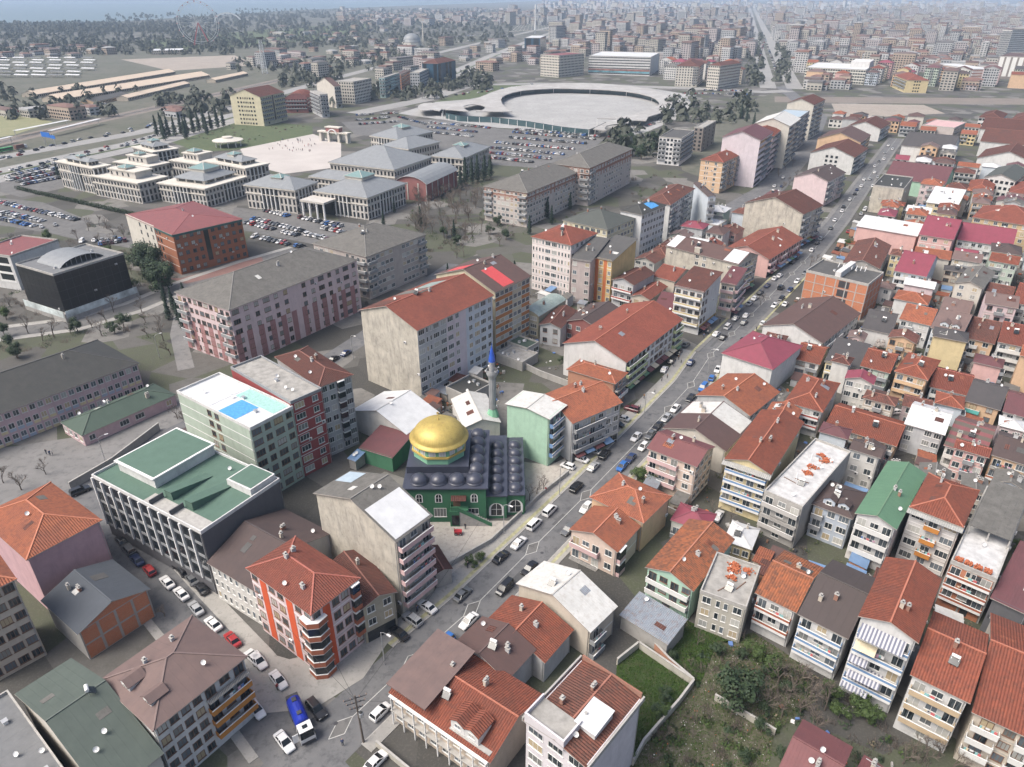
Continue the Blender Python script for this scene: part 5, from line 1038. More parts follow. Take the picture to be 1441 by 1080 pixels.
TREES = [(2,-155.8,287.8,1.9,122),(2,-149.6,279.3,1.64,121),(2,-161.5,294.9,1.47,120),(2,-143.7,271.2,1.77,124),(2,-159.2,296.7,1.94,125),(2,-138.1,264.9,1.87,123),(2,-153.5,289.5,1.89,119),(1,-134.6,256.8,0.73,21),(1,-127.2,247.7,0.73,25),(1,-125.7,239.7,0.79,23),(1,-121.6,238.4,0.74,22),(1,-124.9,253.2,0.77,24),(1,-117.5,232.1,0.7,20),(1,-296.1,620.0,1.34,126),(1,-289.9,616.7,1.53,126),(1,-286.6,620.0,1.49,126),(1,-281.2,620.0,1.34,126),(1,-278.6,626.8,1.39,126),(1,-273.8,626.8,1.33,126),(1,-271.1,633.7,1.46,126),(1,-269.0,640.8,1.41,126),(1,-266.8,648.0,1.54,126),(1,-262.6,651.6,1.32,126),(1,-259.7,659.1,1.45,126),(1,-257.4,666.7,1.19,126),(1,-281.2,600.4,1.45,126),(1,-267.0,606.8,1.51,126),(1,-257.0,626.8,1.23,126),(2,84.5,579.0,1.39,37),(2,92.1,585.0,1.45,35),(2,97.0,573.1,1.64,39),(2,99.7,558.9,1.51,32),(2,102.3,542.6,1.63,36),(2,84.3,553.4,1.54,41),(2,88.4,537.4,1.41,33),(2,92.6,524.7,1.57,38),(2,108.7,570.2,1.76,40),(2,84.3,603.6,1.49,34),(1,-28.9,445.4,1.48,17),(1,-25.3,452.9,1.31,19),(1,-21.9,456.8,1.27,16),(1,-17.5,460.7,1.42,14),(1,-14.1,468.7,1.36,18),(1,-31.3,434.6,1.12,15),(0,-41.9,413.0,1.21,98),(0,-45.0,382.3,1.15,98),(0,-34.6,403.7,1.38,98),(0,-50.1,393.4,1.4,98),(0,-39.8,346.7,1.27,98),(0,-50.0,422.6,1.41,98),(0,-28.8,377.1,1.31,98),(0,-51.8,393.6,1.1,98),(0,-47.7,377.6,1.07,98),(0,-31.8,337.5,1.1,98),(0,-48.5,353.2,1.38,98),(0,-27.1,421.5,1.12,98),(0,-23.5,341.1,1.23,98),(0,-33.3,406.5,1.18,98),(0,-17.9,414.2,1.15,98),(0,-38.1,419.8,1.19,98),(0,-43.8,335.5,1.22,98),(0,-41.9,422.1,1.24,98),(0,-14.8,381.7,1.15,98),(0,-49.1,357.4,1.21,98),(0,-44.2,341.7,1.33,98),(0,-35.2,356.0,1.12,98),(0,-20.1,393.3,1.33,98),(0,-47.6,351.0,1.31,98),(0,-29.4,367.2,1.41,98),(0,-46.3,370.4,1.31,98),(0,-22.1,412.6,1.18,98),(0,-23.0,370.2,1.41,98),(0,-15.2,349.0,1.12,98),(0,-38.5,377.1,1.39,98),(0,-32.0,383.9,1.29,98),(0,-29.8,411.4,1.32,98),(0,-55.2,410.2,1.15,98),(0,-44.7,349.1,1.4,98),(0,-19.5,340.2,1.38,98),(0,-49.1,396.7,1.11,98),(0,-22.6,338.9,1.12,98),(0,-35.2,401.4,1.13,98),(0,-45.6,390.3,1.3,98),(0,-46.0,362.8,1.25,98),(0,-29.5,341.1,1.34,98),(0,-31.7,351.8,1.09,98),(0,-22.8,367.5,1.16,98),(0,-49.0,412.6,1.22,98),(0,-35.5,396.5,1.29,98),(0,-47.6,388.3,1.22,98),(0,-20.3,420.8,1.37,98),(0,-44.3,409.4,1.23,98),(0,-39.5,419.2,1.16,98),(0,-53.1,408.0,1.35,98),(0,-23.5,406.5,1.28,98),(0,-46.9,353.3,1.4,98),(0,-25.4,380.4,1.1,98),(0,-29.0,404.6,1.18,98),(2,-10.8,344.7,0.75,46),(2,-7.5,359.5,0.9,44),(2,-33.2,338.9,0.89,43),(2,-26.5,327.7,0.82,45),(2,-2.9,335.5,0.87,42),(1,18.7,372.6,0.93,6),(1,20.4,362.0,0.77,7),(1,31.9,389.5,0.86,5),(1,59.7,431.0,0.88,3),(1,8.6,344.7,0.78,4),(2,32.0,139.9,0.65,107),(2,30.8,141.7,0.65,106),(2,32.8,137.7,0.73,108),(2,37.8,79.3,1.32,61),(2,24.6,76.4,0.48,110),(2,17.8,69.9,0.58,55),(2,54.0,76.4,0.54,54),(2,57.5,77.7,0.69,59),(2,53.5,79.7,0.59,56),(2,58.4,75.7,0.65,58),(2,43.5,88.6,0.66,57),(2,45.7,85.5,0.67,60),(0,46.9,79.7,0.75,70),(0,47.8,77.0,0.88,74),(0,50.5,79.7,0.96,73),(0,46.0,82.6,0.89,72),(0,50.0,75.1,0.79,71),(0,42.1,77.7,0.8,69),(0,49.1,82.6,0.95,68),(0,52.2,77.7,0.84,75),(0,44.6,76.4,0.74,76),(0,47.9,72.5,0.77,67),(0,63.2,70.1,0.62,65),(0,64.2,68.7,0.74,66),(0,66.8,69.5,0.74,64),(0,60.7,68.3,0.63,63),(0,67.8,67.2,0.68,62),(0,-115.9,144.0,0.69,97),(0,-118.2,137.7,0.87,96),(0,-124.3,140.5,0.72,94),(0,-94.0,170.3,0.72,95),(0,-89.5,166.5,0.78,93),(0,-155.0,227.3,0.81,81),(0,-150.0,232.1,0.8,81),(0,-147.1,236.5,0.91,81),(0,-149.3,246.3,0.94,81),(0,-161.6,221.5,0.85,81),(0,-170.0,227.3,0.98,81),(0,-138.7,246.3,0.89,81),(0,-132.9,236.5,0.78,81),(0,-120.0,221.5,1.02,81),(0,-112.9,210.5,0.93,81),(0,-125.1,230.3,0.85,81),(2,-153.1,228.5,0.8,28),(2,-138.6,232.1,0.87,30),(2,-139.5,227.3,0.76,26),(2,-169.2,215.9,0.74,29),(2,-161.9,207.9,0.84,31),(2,-176.1,224.3,0.81,27),(0,-66.7,98.1,0.6,105),(0,4.1,133.6,0.61,79),(0,5.9,136.3,0.59,80),(0,7.6,137.7,0.63,78),(0,2.4,130.9,0.53,77),(0,-212.2,359.5,0.77,87),(0,-206.0,354.4,0.94,84),(0,-197.7,344.7,0.85,82),(0,-213.2,350.7,0.95,85),(0,-189.6,338.9,1.0,86),(0,-209.1,333.2,1.03,83),(3,111.5,210.5,0.67,140),(3,122.9,214.8,0.61,141),(3,127.5,217.0,0.54,142),(3,144.2,195.6,0.69,138),(3,148.9,198.0,0.59,139),(2,189.2,253.2,0.97,47),(2,194.2,256.8,0.86,48),(0,186.7,344.7,0.92,91),(0,193.8,350.7,0.85,92),(0,187.6,354.4,0.95,89),(0,200.9,359.5,1.03,90),(0,205.1,356.9,0.78,88),(0,70.5,246.3,0.54,114),(0,68.6,227.3,0.61,116),(0,97.7,256.8,0.59,115),(0,95.2,253.2,0.53,118),(0,135.6,304.2,0.63,117),(0,130.6,297.7,0.67,113),(0,172.8,468.7,0.87,100),(0,184.5,489.7,0.77,104),(0,193.1,500.9,0.73,99),(0,163.7,434.6,0.81,102),(0,171.7,445.4,0.8,101),(0,184.3,468.7,0.74,103),(1,216.7,670.5,1.04,51),(1,217.2,694.6,1.02,50),(1,216.7,711.5,1.31,49),(2,278.6,626.8,0.83,53),(2,303.2,747.8,0.75,52),(2,-9.0,112.2,0.38,0),(2,-7.8,111.1,0.3,1),(2,-6.7,113.2,0.38,2),(1,-96.3,380.9,0.66,143),(1,-66.0,359.5,0.69,145),(1,-64.0,383.7,0.62,146),(1,-47.0,359.5,0.78,144),(1,-289.5,464.7,0.89,11),(1,-282.6,458.7,0.89,13),(1,-275.9,452.9,0.89,10),(1,-268.3,445.4,0.88,8),(1,-260.9,438.1,0.83,12),(1,-296.8,472.8,0.77,9),(0,49.1,70.4,0.44,111),(2,96.7,93.0,0.52,111),(2,152.7,172.1,0.49,111),(2,202.3,297.9,0.53,111),(2,74.7,174.4,0.39,111),(0,69.8,182.2,0.36,111),(2,156.7,321.7,0.68,111),(0,73.7,105.4,0.62,111),(0,182.4,335.3,0.5,111),(2,161.6,196.7,0.39,111),(0,183.3,268.5,0.58,111),(0,209.7,362.6,0.69,111),(2,60.8,108.2,0.44,111),(0,237.2,313.1,0.48,111),(0,92.2,184.7,0.57,111),(2,206.1,366.0,0.66,111),(2,221.3,342.5,0.52,111),(0,62.0,115.2,0.41,111),(0,106.6,178.3,0.53,111),(2,73.5,95.0,0.64,111),(0,219.3,298.9,0.58,111),(2,58.4,104.1,0.43,111),(0,160.6,250.1,0.68,111),(2,182.3,343.7,0.5,111),(0,103.7,244.2,0.45,111),(0,73.4,150.1,0.49,111),(2,143.3,271.6,0.45,111),(0,85.4,208.7,0.48,111),(0,89.6,207.1,0.68,111),(0,176.4,342.5,0.42,111),(2,107.9,115.9,0.56,111),(0,150.3,169.1,0.7,111),(0,206.5,291.3,0.65,111),(2,120.0,130.4,0.59,111),(2,105.9,172.2,0.59,111),(0,52.0,78.3,0.45,111),(0,172.8,338.2,0.52,111),(0,185.6,263.3,0.4,111),(0,63.7,186.6,0.39,111),(0,127.2,281.7,0.65,111),(2,171.8,233.1,0.41,111),(0,32.0,131.0,0.64,111),(0,231.9,356.0,0.46,111),(0,45.7,127.9,0.67,111),(0,244.7,348.6,0.39,111),(0,195.0,351.1,0.65,111),(0,134.7,291.1,0.68,111),(2,126.9,278.0,0.5,111),(2,144.3,159.7,0.58,111),(2,142.5,156.9,0.6,111),(0,106.5,136.8,0.46,111),(0,185.0,292.4,0.65,111),(2,132.6,191.8,0.55,111),(0,206.1,274.2,0.55,111),(2,227.9,319.9,0.36,111),(0,66.9,180.6,0.35,111),(0,214.7,377.0,0.6,111),(0,169.7,307.8,0.36,111),(0,49.4,125.7,0.53,111),(2,195.3,243.7,0.66,111),(0,20.5,242.7,0.47,112),(0,7.3,258.8,0.43,112),(0,11.7,261.2,0.76,112),(2,48.6,311.7,0.68,112),(2,60.7,327.7,0.7,112),(0,33.0,248.1,0.56,112),(0,19.8,209.5,0.64,112),(2,28.5,251.3,0.45,112),(2,16.1,204.5,0.43,112),(2,20.5,252.0,0.44,112),(2,43.4,243.1,0.79,112),(2,29.6,290.3,0.45,112),(0,9.5,244.5,0.76,112),(2,61.9,331.7,0.62,112),(0,56.3,327.9,0.56,112),(2,51.3,323.0,0.7,112),(2,-153.4,271.9,0.63,137),(0,-194.7,312.8,0.87,137),(0,-224.5,313.3,1.08,137),(0,-143.0,225.3,0.96,137),(0,-147.3,289.8,0.9,137),(2,-223.4,333.6,0.84,137),(0,-159.2,224.3,1.16,137),(2,-237.1,323.0,0.88,137),(0,-237.8,331.0,0.82,137),(0,-228.4,320.5,0.71,137),(0,-184.4,301.5,0.91,137),(0,-126.5,224.2,0.62,137),(2,-185.1,239.3,0.8,137),(0,-162.0,287.4,0.68,137),(2,-176.8,337.2,0.97,137),(0,-191.1,251.3,0.76,137),(0,-161.5,207.8,0.66,137),(0,-216.0,309.8,0.67,137),(2,-183.1,310.3,0.81,137),(0,-144.1,270.7,1.05,137),(0,-205.9,308.5,1.09,137),(2,-186.3,267.5,0.71,137),(0,-183.1,314.2,1.19,137),(0,-166.4,274.9,1.15,137),(0,-144.6,278.3,1.05,137),(0,-229.2,306.3,0.89,137),(0,-194.1,324.7,1.03,137),(0,-189.6,245.6,0.65,137),(2,40.4,73.7,0.48,109),(0,31.8,86.3,0.36,109),(0,48.2,72.6,0.46,109),(0,52.1,84.5,0.41,109),(0,33.9,81.3,0.32,109),(0,46.9,88.0,0.44,109),(0,39.3,85.8,0.45,109),(2,37.0,89.2,0.47,109),(0,24.3,72.1,0.48,109),(0,48.0,77.2,0.42,109),(0,36.0,76.1,0.4,109),(0,28.5,76.3,0.28,109),(2,41.8,76.9,0.42,109),(0,22.2,68.7,0.34,109),(2,35.9,68.7,0.38,109),(0,42.9,91.7,0.44,109),(0,34.0,91.2,0.47,109),(0,37.5,79.3,0.27,109),(2,46.3,69.0,0.31,109),(0,29.0,72.8,0.26,109),(2,44.0,84.5,0.4,109),(2,28.8,88.2,0.3,109),(2,24.0,76.3,0.47,109),(0,32.0,69.4,0.41,109),(0,51.3,79.2,0.43,109),(2,42.1,68.8,0.42,109),(2,47.0,81.3,0.46,109),(0,32.3,75.8,0.46,109),(0,43.7,81.2,0.48,109),(0,48.1,85.0,0.3,109),(2,41.3,88.4,0.39,109),(2,26.0,79.8,0.42,109),(0,32.3,95.0,0.35,109),(0,34.4,71.8,0.4,109),(0,-11.1,334.5,0.86,133),(1,1.0,271.6,0.97,135),(1,-26.4,277.6,0.66,132),(0,-28.4,321.3,0.75,136),(1,-40.8,319.3,0.77,129),(0,-5.7,325.2,0.98,127),(1,-0.9,275.7,0.91,131),(1,-28.3,339.0,0.72,130),(0,-24.9,308.5,0.88,128),(0,-21.8,310.0,0.94,134)]
COURT = [(-257.6,437.4,-0.559,40.0,12.0,15.0,'arch'),(-223.0,420.5,-0.489,42.5,20.5,11.1,'step'),(-177.3,418.3,-0.419,36.0,39.0,10,'arch'),(-166.8,440.5,-0.593,40.5,18.0,15.0,'arch'),(-243.6,502.4,-0.698,31.0,18.5,12.0,'arch'),(-127.6,397.3,-0.384,34.5,21.5,12.2,'hip'),(-82.8,393.0,-0.454,35.5,37.0,11.2,'hip'),(-50.4,429.6,-0.384,21.0,41.5,10,'vault'),(-81.1,452.1,-0.454,48.5,42.0,14.0,'plainhip'),(-34.1,491.3,-0.384,24.0,43.5,11.6,'hip'),(-81.5,550.5,-0.593,28.0,40.0,13.0,'hip'),(-68.5,499.7,-0.593,25.0,33.0,15.0,'plainhip')]
PLACES = {'canopy_outer': [(-93.0,746.3),(-93.1,771.9),(-84.0,782.6),(-64.1,771.9),(-39.8,810.5),(-24.6,865.9),(-2.1,921.3),(34.8,951.6),(89.1,967.5),(130.8,943.9),(162.7,899.8),(171.0,834.3),(162.3,766.7),(145.9,717.7),(124.4,686.7),(114.6,642.8),(101.6,617.5),(84.4,607.2),(77.6,614.0),(80.1,635.4),(90.6,646.6),(101.0,650.4),(102.0,666.1),(95.5,674.2),(84.0,658.2),(70.3,628.1),(63.9,617.5),(41.8,631.8),(12.2,662.1),(-19.8,686.7),(-52.9,695.3),(-67.6,713.1),(-68.3,736.6),(-56.5,746.3),(-76.2,731.8),(-86.7,727.0)],'canopy_hole': [(-11.7,804.8),(-6.7,846.6),(12.0,885.9),(50.1,906.8),(91.6,899.8),(130.5,879.1),(151.5,834.3),(152.5,788.0),(145.3,756.4),(125.6,722.3),(104.8,695.3),(76.8,678.4),(38.4,682.5),(9.6,699.7),(-6.0,746.3)],'canopy_hole2': [(-48.7,756.4),(-38.0,771.9),(-27.4,756.4),(-29.1,727.0),(-41.2,722.3)],'oval': [(1.1,814.6),(11.7,861.5),(57.9,893.4),(106.5,880.4),(141.7,843.3),(147.7,809.0),(130.5,772.2),(97.9,743.0),(54.8,729.2),(20.8,747.8),(5.5,777.3)],'wheel': (-688.8,1747.2),'mast': (-366.0,1144.3),'dome': (-222.2,1747.2),'arch1': (-1206.7,3217.0),'sign': (-360.1,576.0),'roundroof': (-221.3,576.0),'gate': (-142.0,594.2),'pylon1': (67.4,2309.8),'pylon2': (545.7,4537.7),'bus': (-381.5,553.4),'lorry': (-376.5,564.5),'truck': (-34.3,74.8),'pole': (-23.7,71.9),'minaret': (-5.5,163.6),'crane': (-64.9,146.4),'lamps': [(-22.7,86.9),(-102.8,148.0),(-1.8,121.8),(11.3,135.7),(37.2,171.0),(87.7,254.6),(-52.0,207.9),(-115.3,207.9),(61.7,198.0),(152.2,344.7)],'shore': [(-2520.8,3067.3),(-1995.9,3103.4),(-1654.9,3140.4),(-1620.2,3563.9),(-1572.5,4537.7),(-1465.3,5698.4),(-1025.4,7233.0),(-178.6,9883.2)],'people': [(-120.7,152.7),(-119.4,152.1),(-118.9,152.4),(-40.2,81.6),(-76.6,114.8),(-26.9,71.3),(-12.7,121.8),(-10.4,123.4)],'parade': [(-181.1,575.3),(-175.4,572.3),(-173.3,600.1),(-185.2,561.0),(-184.9,591.1),(-153.9,579.0),(-159.8,578.7),(-171.6,595.5),(-162.3,559.6),(-167.9,565.6),(-171.5,600.1),(-161.2,573.0),(-186.3,601.9),(-158.7,578.9),(-159.1,559.0),(-158.7,557.1),(-171.8,562.8),(-168.3,556.4),(-163.1,598.4),(-189.8,592.0),(-155.4,580.7),(-170.0,587.6),(-173.3,583.3),(-176.4,573.3),(-163.6,557.8),(-159.8,556.7),(-152.8,553.8),(-170.1,594.9),(-152.9,555.0),(-156.1,574.0),(-167.9,592.3),(-158.7,573.8),(-186.5,600.2),(-152.9,553.8),(-183.0,562.8),(-180.3,595.5),(-176.0,564.3),(-164.0,601.2),(-174.0,601.2),(-166.1,586.1),(-152.0,554.3),(-165.3,553.4),(-185.3,599.5),(-174.8,601.9),(-184.6,582.1),(-172.6,595.2)]}
# ------------------------------------------------------------------ building kit
_WIN = {}
def win_mesh(w_,h_,fr,mull,joined):
 k = (round(w_,2),round(h_,2),fr.name,mull,joined)
 if k in _WIN: return _WIN[k]
 f = MB(); t = .09
 f.b2(-w_ / 2,-.06,0,-w_ / 2 + t,.02,h_).b2(w_ / 2 - t,-.06,0,w_ / 2,.02,h_).b2(-w_ / 2 + t,-.06,h_ - t,w_ / 2 - t,.02,h_).b2(-w_ / 2 + t,-.06,0,w_ / 2 - t,.02,t)
 for i in range(1,mull + 1):
  x = -w_ / 2 + w_ * i / (mull + 1); f.b2(x - .035,-.055,t,x + .035,.01,h_ - t)
 f.b2(-w_ / 2 - .08,-.16,-.07,w_ / 2 + .08,.0,-.005)
 p = MB(); p.poly([(-w_ / 2 + t,-.02,t),(w_ / 2 - t,-.02,t),(w_ / 2 - t,-.02,h_ - t),(-w_ / 2 + t,-.02,h_ - t)])
 if joined:
  f.poly(p.v,1); r = (f.mesh('window',[fr,PANE]),None)
 else: r = (f.mesh('window',[fr]),p.mesh('pane',[PANE]))
 _WIN[k] = r; return r
_BAL = {}
def balcony_mesh(w_,pk,dep=1.15,curved=False,ht=.95):
 k = (round(w_,1),pk,dep,curved,ht)
 if k in _BAL: return _BAL[k]
 m = MB(); a = w_ / 2
 m.b2(-a,-dep,-.15,a,-.005,0,1)
 if pk == 'rail':
  for x in [(-a + .03) + i * (2 * a - .06) / max(3,int(w_ / .25)) for i in range(max(3,int(w_ / .25)) + 1)]: m.b2(x - .02,-dep,0,x + .02,-dep + .04,ht)
  m.b2(-a,-dep - .01,ht,a,-dep + .06,ht + .06); mats = [DARKM,CONC]
 else:
  if pk in ('bluep','brickp','redp','yellowp'):
   m.b2(-a,-dep - .003,-.16,a,-dep + .09,ht * .45,2).b2(-a + .01,-dep + .0,ht * .45,a - .01,-dep + .085,ht)
  else: m.b2(-a,-dep - .003,-.16,a,-dep + .09,ht)
  m.b2(-a - .003,-dep + .09,-.158,-a + .09,-.004,ht).b2(a - .09,-dep + .09,-.158,a + .003,-.004,ht)
  m.b2(-a - .03,-dep - .04,ht + .003,a + .03,-dep + .13,ht + .06,2)
  mats = [pm(pk),CONC,WHITE]
 r = m.mesh('balcony',mats); _BAL[k] = r; return r
_MISC = {}
def cached(key,fn):
 if key not in _MISC: _MISC[key] = fn()
 return _MISC[key]
LAUN = [plain('laundry_%d' % i,c,.9) for i,c in enumerate([(.6,.6,.6),(.5,.12,.12),(.1,.18,.4),(.55,.45,.3),(.08,.08,.1),(.5,.3,.4),(.2,.4,.4)])]
def laundry_mesh(i):
 def f():
  r = random.Random(i); m = MB(); x = -1.1
  m.bar((-1.3,0,0),(1.3,0,0),.02,.02,0)
  while x < 1.1:
   wd = r.uniform(.2,.6); ht = r.uniform(.3,.8); m.b2(x,-.02,-ht,x + wd,.02,-.012,r.randrange(7)); x += wd + r.uniform(.03,.25)
  return m.mesh('laundry',LAUN)
 return cached(('laundry',i),f)
def dish_mesh():
 def f():
  m = MB(); m.tube([(0,0,-.25),(0,0,.5)],.03,5,1)
  prof = [(0.02,.0),(.2,.03),(.36,.10),(.42,.16)]
  q = MB(); q.lathe(prof,12)
  rot = Matrix.Rotation(R(55),4,'X'); off = Vector((0,-.05,.55))
  i = len(m.v); m.v += [tuple(rot @ Vector(p) + off) for p in q.v]
  for fc in q.f: m.f.append(tuple(i + k for k in fc)); m.m.append(0)
  m.bar((0,-.05,.55),tuple(rot @ Vector((0,0,.42)) + off),.03,.03,1)
  return m.mesh('satellite_dish',[WHITE,STEEL])
 return cached('dish',f)
def chimney_mesh(i):
 def f():
  r = random.Random(i * 7 + 1); a,b,h_ = r.uniform(.42,.6),r.uniform(.45,1.0),r.uniform(1.2,1.7)
  m = MB(); m.b2(-a / 2,-b / 2,-.9,a / 2,b / 2,h_ - .45,0)
  m.b2(-a / 2 - .08,-b / 2 - .08,h_ - .45,a / 2 + .08,b / 2 + .08,h_ - .36,1)
  n = 2 if b > .9 else 1
  for k in range(n):
   y = 0 if n == 1 else (-.28 + .56 * k)
   m.tube([(0,y,h_ - .36),(0,y,h_ - .05)],.11,6,2); m.b2(-.2,y - .2,h_ - .03,.2,y + .2,h_ + .03,1)
  mt = [wm('greyw'),brick_mat('chimney_brick',(.3,.12,.08),(.22,.1,.07)),wm('beige')][i % 3]
  return m.mesh('chimney',[mt,CONC,DARKM])
 return cached(('chim',i),f)
def tank_mesh():
 def f():
  m = MB(); m.tube([(-.6,0,1.2),(.6,0,1.2)],.28,10,0)
  for x in (-.5,.5): m.bar((x,-.9,0),(x,-.9,.15),.05); m.bar((x,0,0),(x,0,1.0),.05,.05,1); m.bar((x,-.9,.1),(x,0,.95),.05,.05,1)
  m.slab([(-.7,-.95,.16),(.7,-.95,.16),(.7,-.05,.9),(-.7,-.05,.9)],.06,2)
  return m.mesh('solar_heater',[WHITE,STEEL,DARKGLASS])
 return cached('tank',f)
def ac_mesh():
 def f():
  m = MB(); m.b2(-.4,-.36,0,.4,-.06,.58).b2(-.35,-.37,.05,.1,-.355,.53,1); m.b2(-.36,-.34,-.06,-.3,0,-.005,1).b2(.3,-.34,-.06,.36,0,-.005,1)
  return m.mesh('air_conditioner',[WHITE,DARKM])
 return cached('ac',f)

class Roof:
 """roof plates in local coordinates; zf(x, y) gives the height of the top surface"""
 def __init__(s,kind,w_,d_,h_,ov,col):
  s.m = MB(); a,b = w_ / 2,d_ / 2; m = s.m; T = .16
  s.kind = kind; s.a,s.b,s.h = a,b,h_; s.ridges = []; s.gable = None; s.rise = 0
  par = 'x' if kind in ('gab1','gabx1','barrel1') else 'y'
  def sl(*p): m.slab(p,T,0,1)
  if kind in ('hip','hipl'):
   tp = .40 if kind == 'hip' else .16
   k = min(a,b); z = h_ + k * tp; s.rise = k * tp
   if a >= b: r0,r1 = (-(a - b),0,z),(a - b,0,z)
   else: r0,r1 = (0,-(b - a),z),(0,b - a,z)
   c = [(-a,-b,h_),(a,-b,h_),(a,b,h_),(-a,b,h_)]
   if a > b + .05: sl(c[0],c[1],r1,r0); sl(c[1],c[2],r1); sl(c[2],c[3],r0,r1); sl(c[3],c[0],r0); E_ = [(r0,r1),(c[0],r0),(c[3],r0),(c[1],r1),(c[2],r1)]
   elif b > a + .05: sl(c[0],c[1],r0); sl(c[1],c[2],r1,r0); sl(c[2],c[3],r1); sl(c[3],c[0],r0,r1); E_ = [(r0,r1),(c[0],r0),(c[1],r0),(c[2],r1),(c[3],r1)]
   else:
    ap = (0,0,z); E_ = [(q,ap) for q in c]
    for k2 in range(4): sl(c[k2],c[(k2 + 1) % 4],ap)
   s.ridges = E_; s.zf = lambda x,y: h_ + min(a - abs(x),b - abs(y)) * tp
  elif kind in ('gab1','gab2','gabx1','gabl2'):
   tp = {'gabx1': .10,'gabl2': .15}.get(kind,.36)
   half = b if par == 'x' else a; s.rise = half * tp; z = h_ + s.rise; s.gable = par
   if par == 'x':
    sl((-a,-b,h_),(a,-b,h_),(a,0,z),(-a,0,z)); sl((a,b,h_),(-a,b,h_),(-a,0,z),(a,0,z)); s.ridges = [((-a,0,z),(a,0,z))]
    s.zf = lambda x,y: h_ + (b - abs(y)) * tp
   else:
    sl((a,-b,h_),(a,b,h_),(0,b,z),(0,-b,z)); sl((-a,b,h_),(-a,-b,h_),(0,-b,z),(0,b,z)); s.ridges = [((0,-b,z),(0,b,z))]
    s.zf = lambda x,y: h_ + (a - abs(x)) * tp
  elif kind in ('barrel1','barrel2'):
   half = b if par == 'x' else a; rise = half * .36; s.rise = rise; N = 8; s.gable = par; s.barrel = True
   rad = (half * half + rise * rise) / (2 * rise); th = math.asin(min(1,half / rad))
   pts = [(rad * math.sin(-th + 2 * th * i / N),h_ + rise - rad + rad * math.cos(-th + 2 * th * i / N)) for i in range(N + 1)]
   s.pts = pts
   for i in range(N):
    (x0,z0),(x1,z1) = pts[i],pts[i + 1]
    if par == 'x': sl((-a,x0,z0),(a,x0,z0),(a,x1,z1),(-a,x1,z1))
    else: sl((x0,b,z0),(x0,-b,z0),(x1,-b,z1),(x1,b,z1))
   s.zf = lambda x,y: h_ + rise - rad + math.sqrt(max(0,rad * rad - (y * y if par == 'x' else x * x)))
  elif kind == 'shed':
   tp = .16; z = h_ + d_ * tp; s.rise = d_ * tp
   sl((-a,-b,h_),(a,-b,h_),(a,b,z),(-a,b,z)); s.gable = 'shed'
   s.zf = lambda x,y: h_ + (y + b) * tp
  else:
   sl((-a,-b,h_),(a,-b,h_),(a,b,h_),(-a,b,h_)); s.zf = lambda x,y: h_
  for e in s.ridges:
   m.bar(Vector(e[0]) + Vector((0,0,.03)),Vector(e[1]) + Vector((0,0,.03)),.26,.14,2)

SIDES = {'F': 0,'R': 1,'B': 2,'L': 3}
def side_frame(s,a,b):
 """origin, along and outward directions, length of one side of a 2a x 2b plan"""
 return {'F': (Vector((-a,-b,0)),Vector((1,0,0)),Vector((0,-1,0)),2 * a),'R': (Vector((a,-b,0)),Vector((0,1,0)),Vector((1,0,0)),2 * b),
   'B': (Vector((a,b,0)),Vector((-1,0,0)),Vector((0,1,0)),2 * a),'L': (Vector((-a,b,0)),Vector((0,-1,0)),Vector((-1,0,0)),2 * b)}[s]
def overlay(root,name,s,a,b,x0,x1,z0,z1,mat,t=.05):
 o,u,n,L = side_frame(s,a,b); m = MB(); p,q = o + u * x0,o + u * x1
 pts = [p - n * .02,q - n * .02,q + n * t,p + n * t]; m.prism([(v.x,v.y) for v in pts],z0,z1)
 return m.build(name,mat,root)
def auto_pat(code,L,rnd):
 n = max(1,int(round(L / 3.1)))
 if code == 'a': return ''.join(rnd.choice('wwWwb') for _ in range(n))
 return code
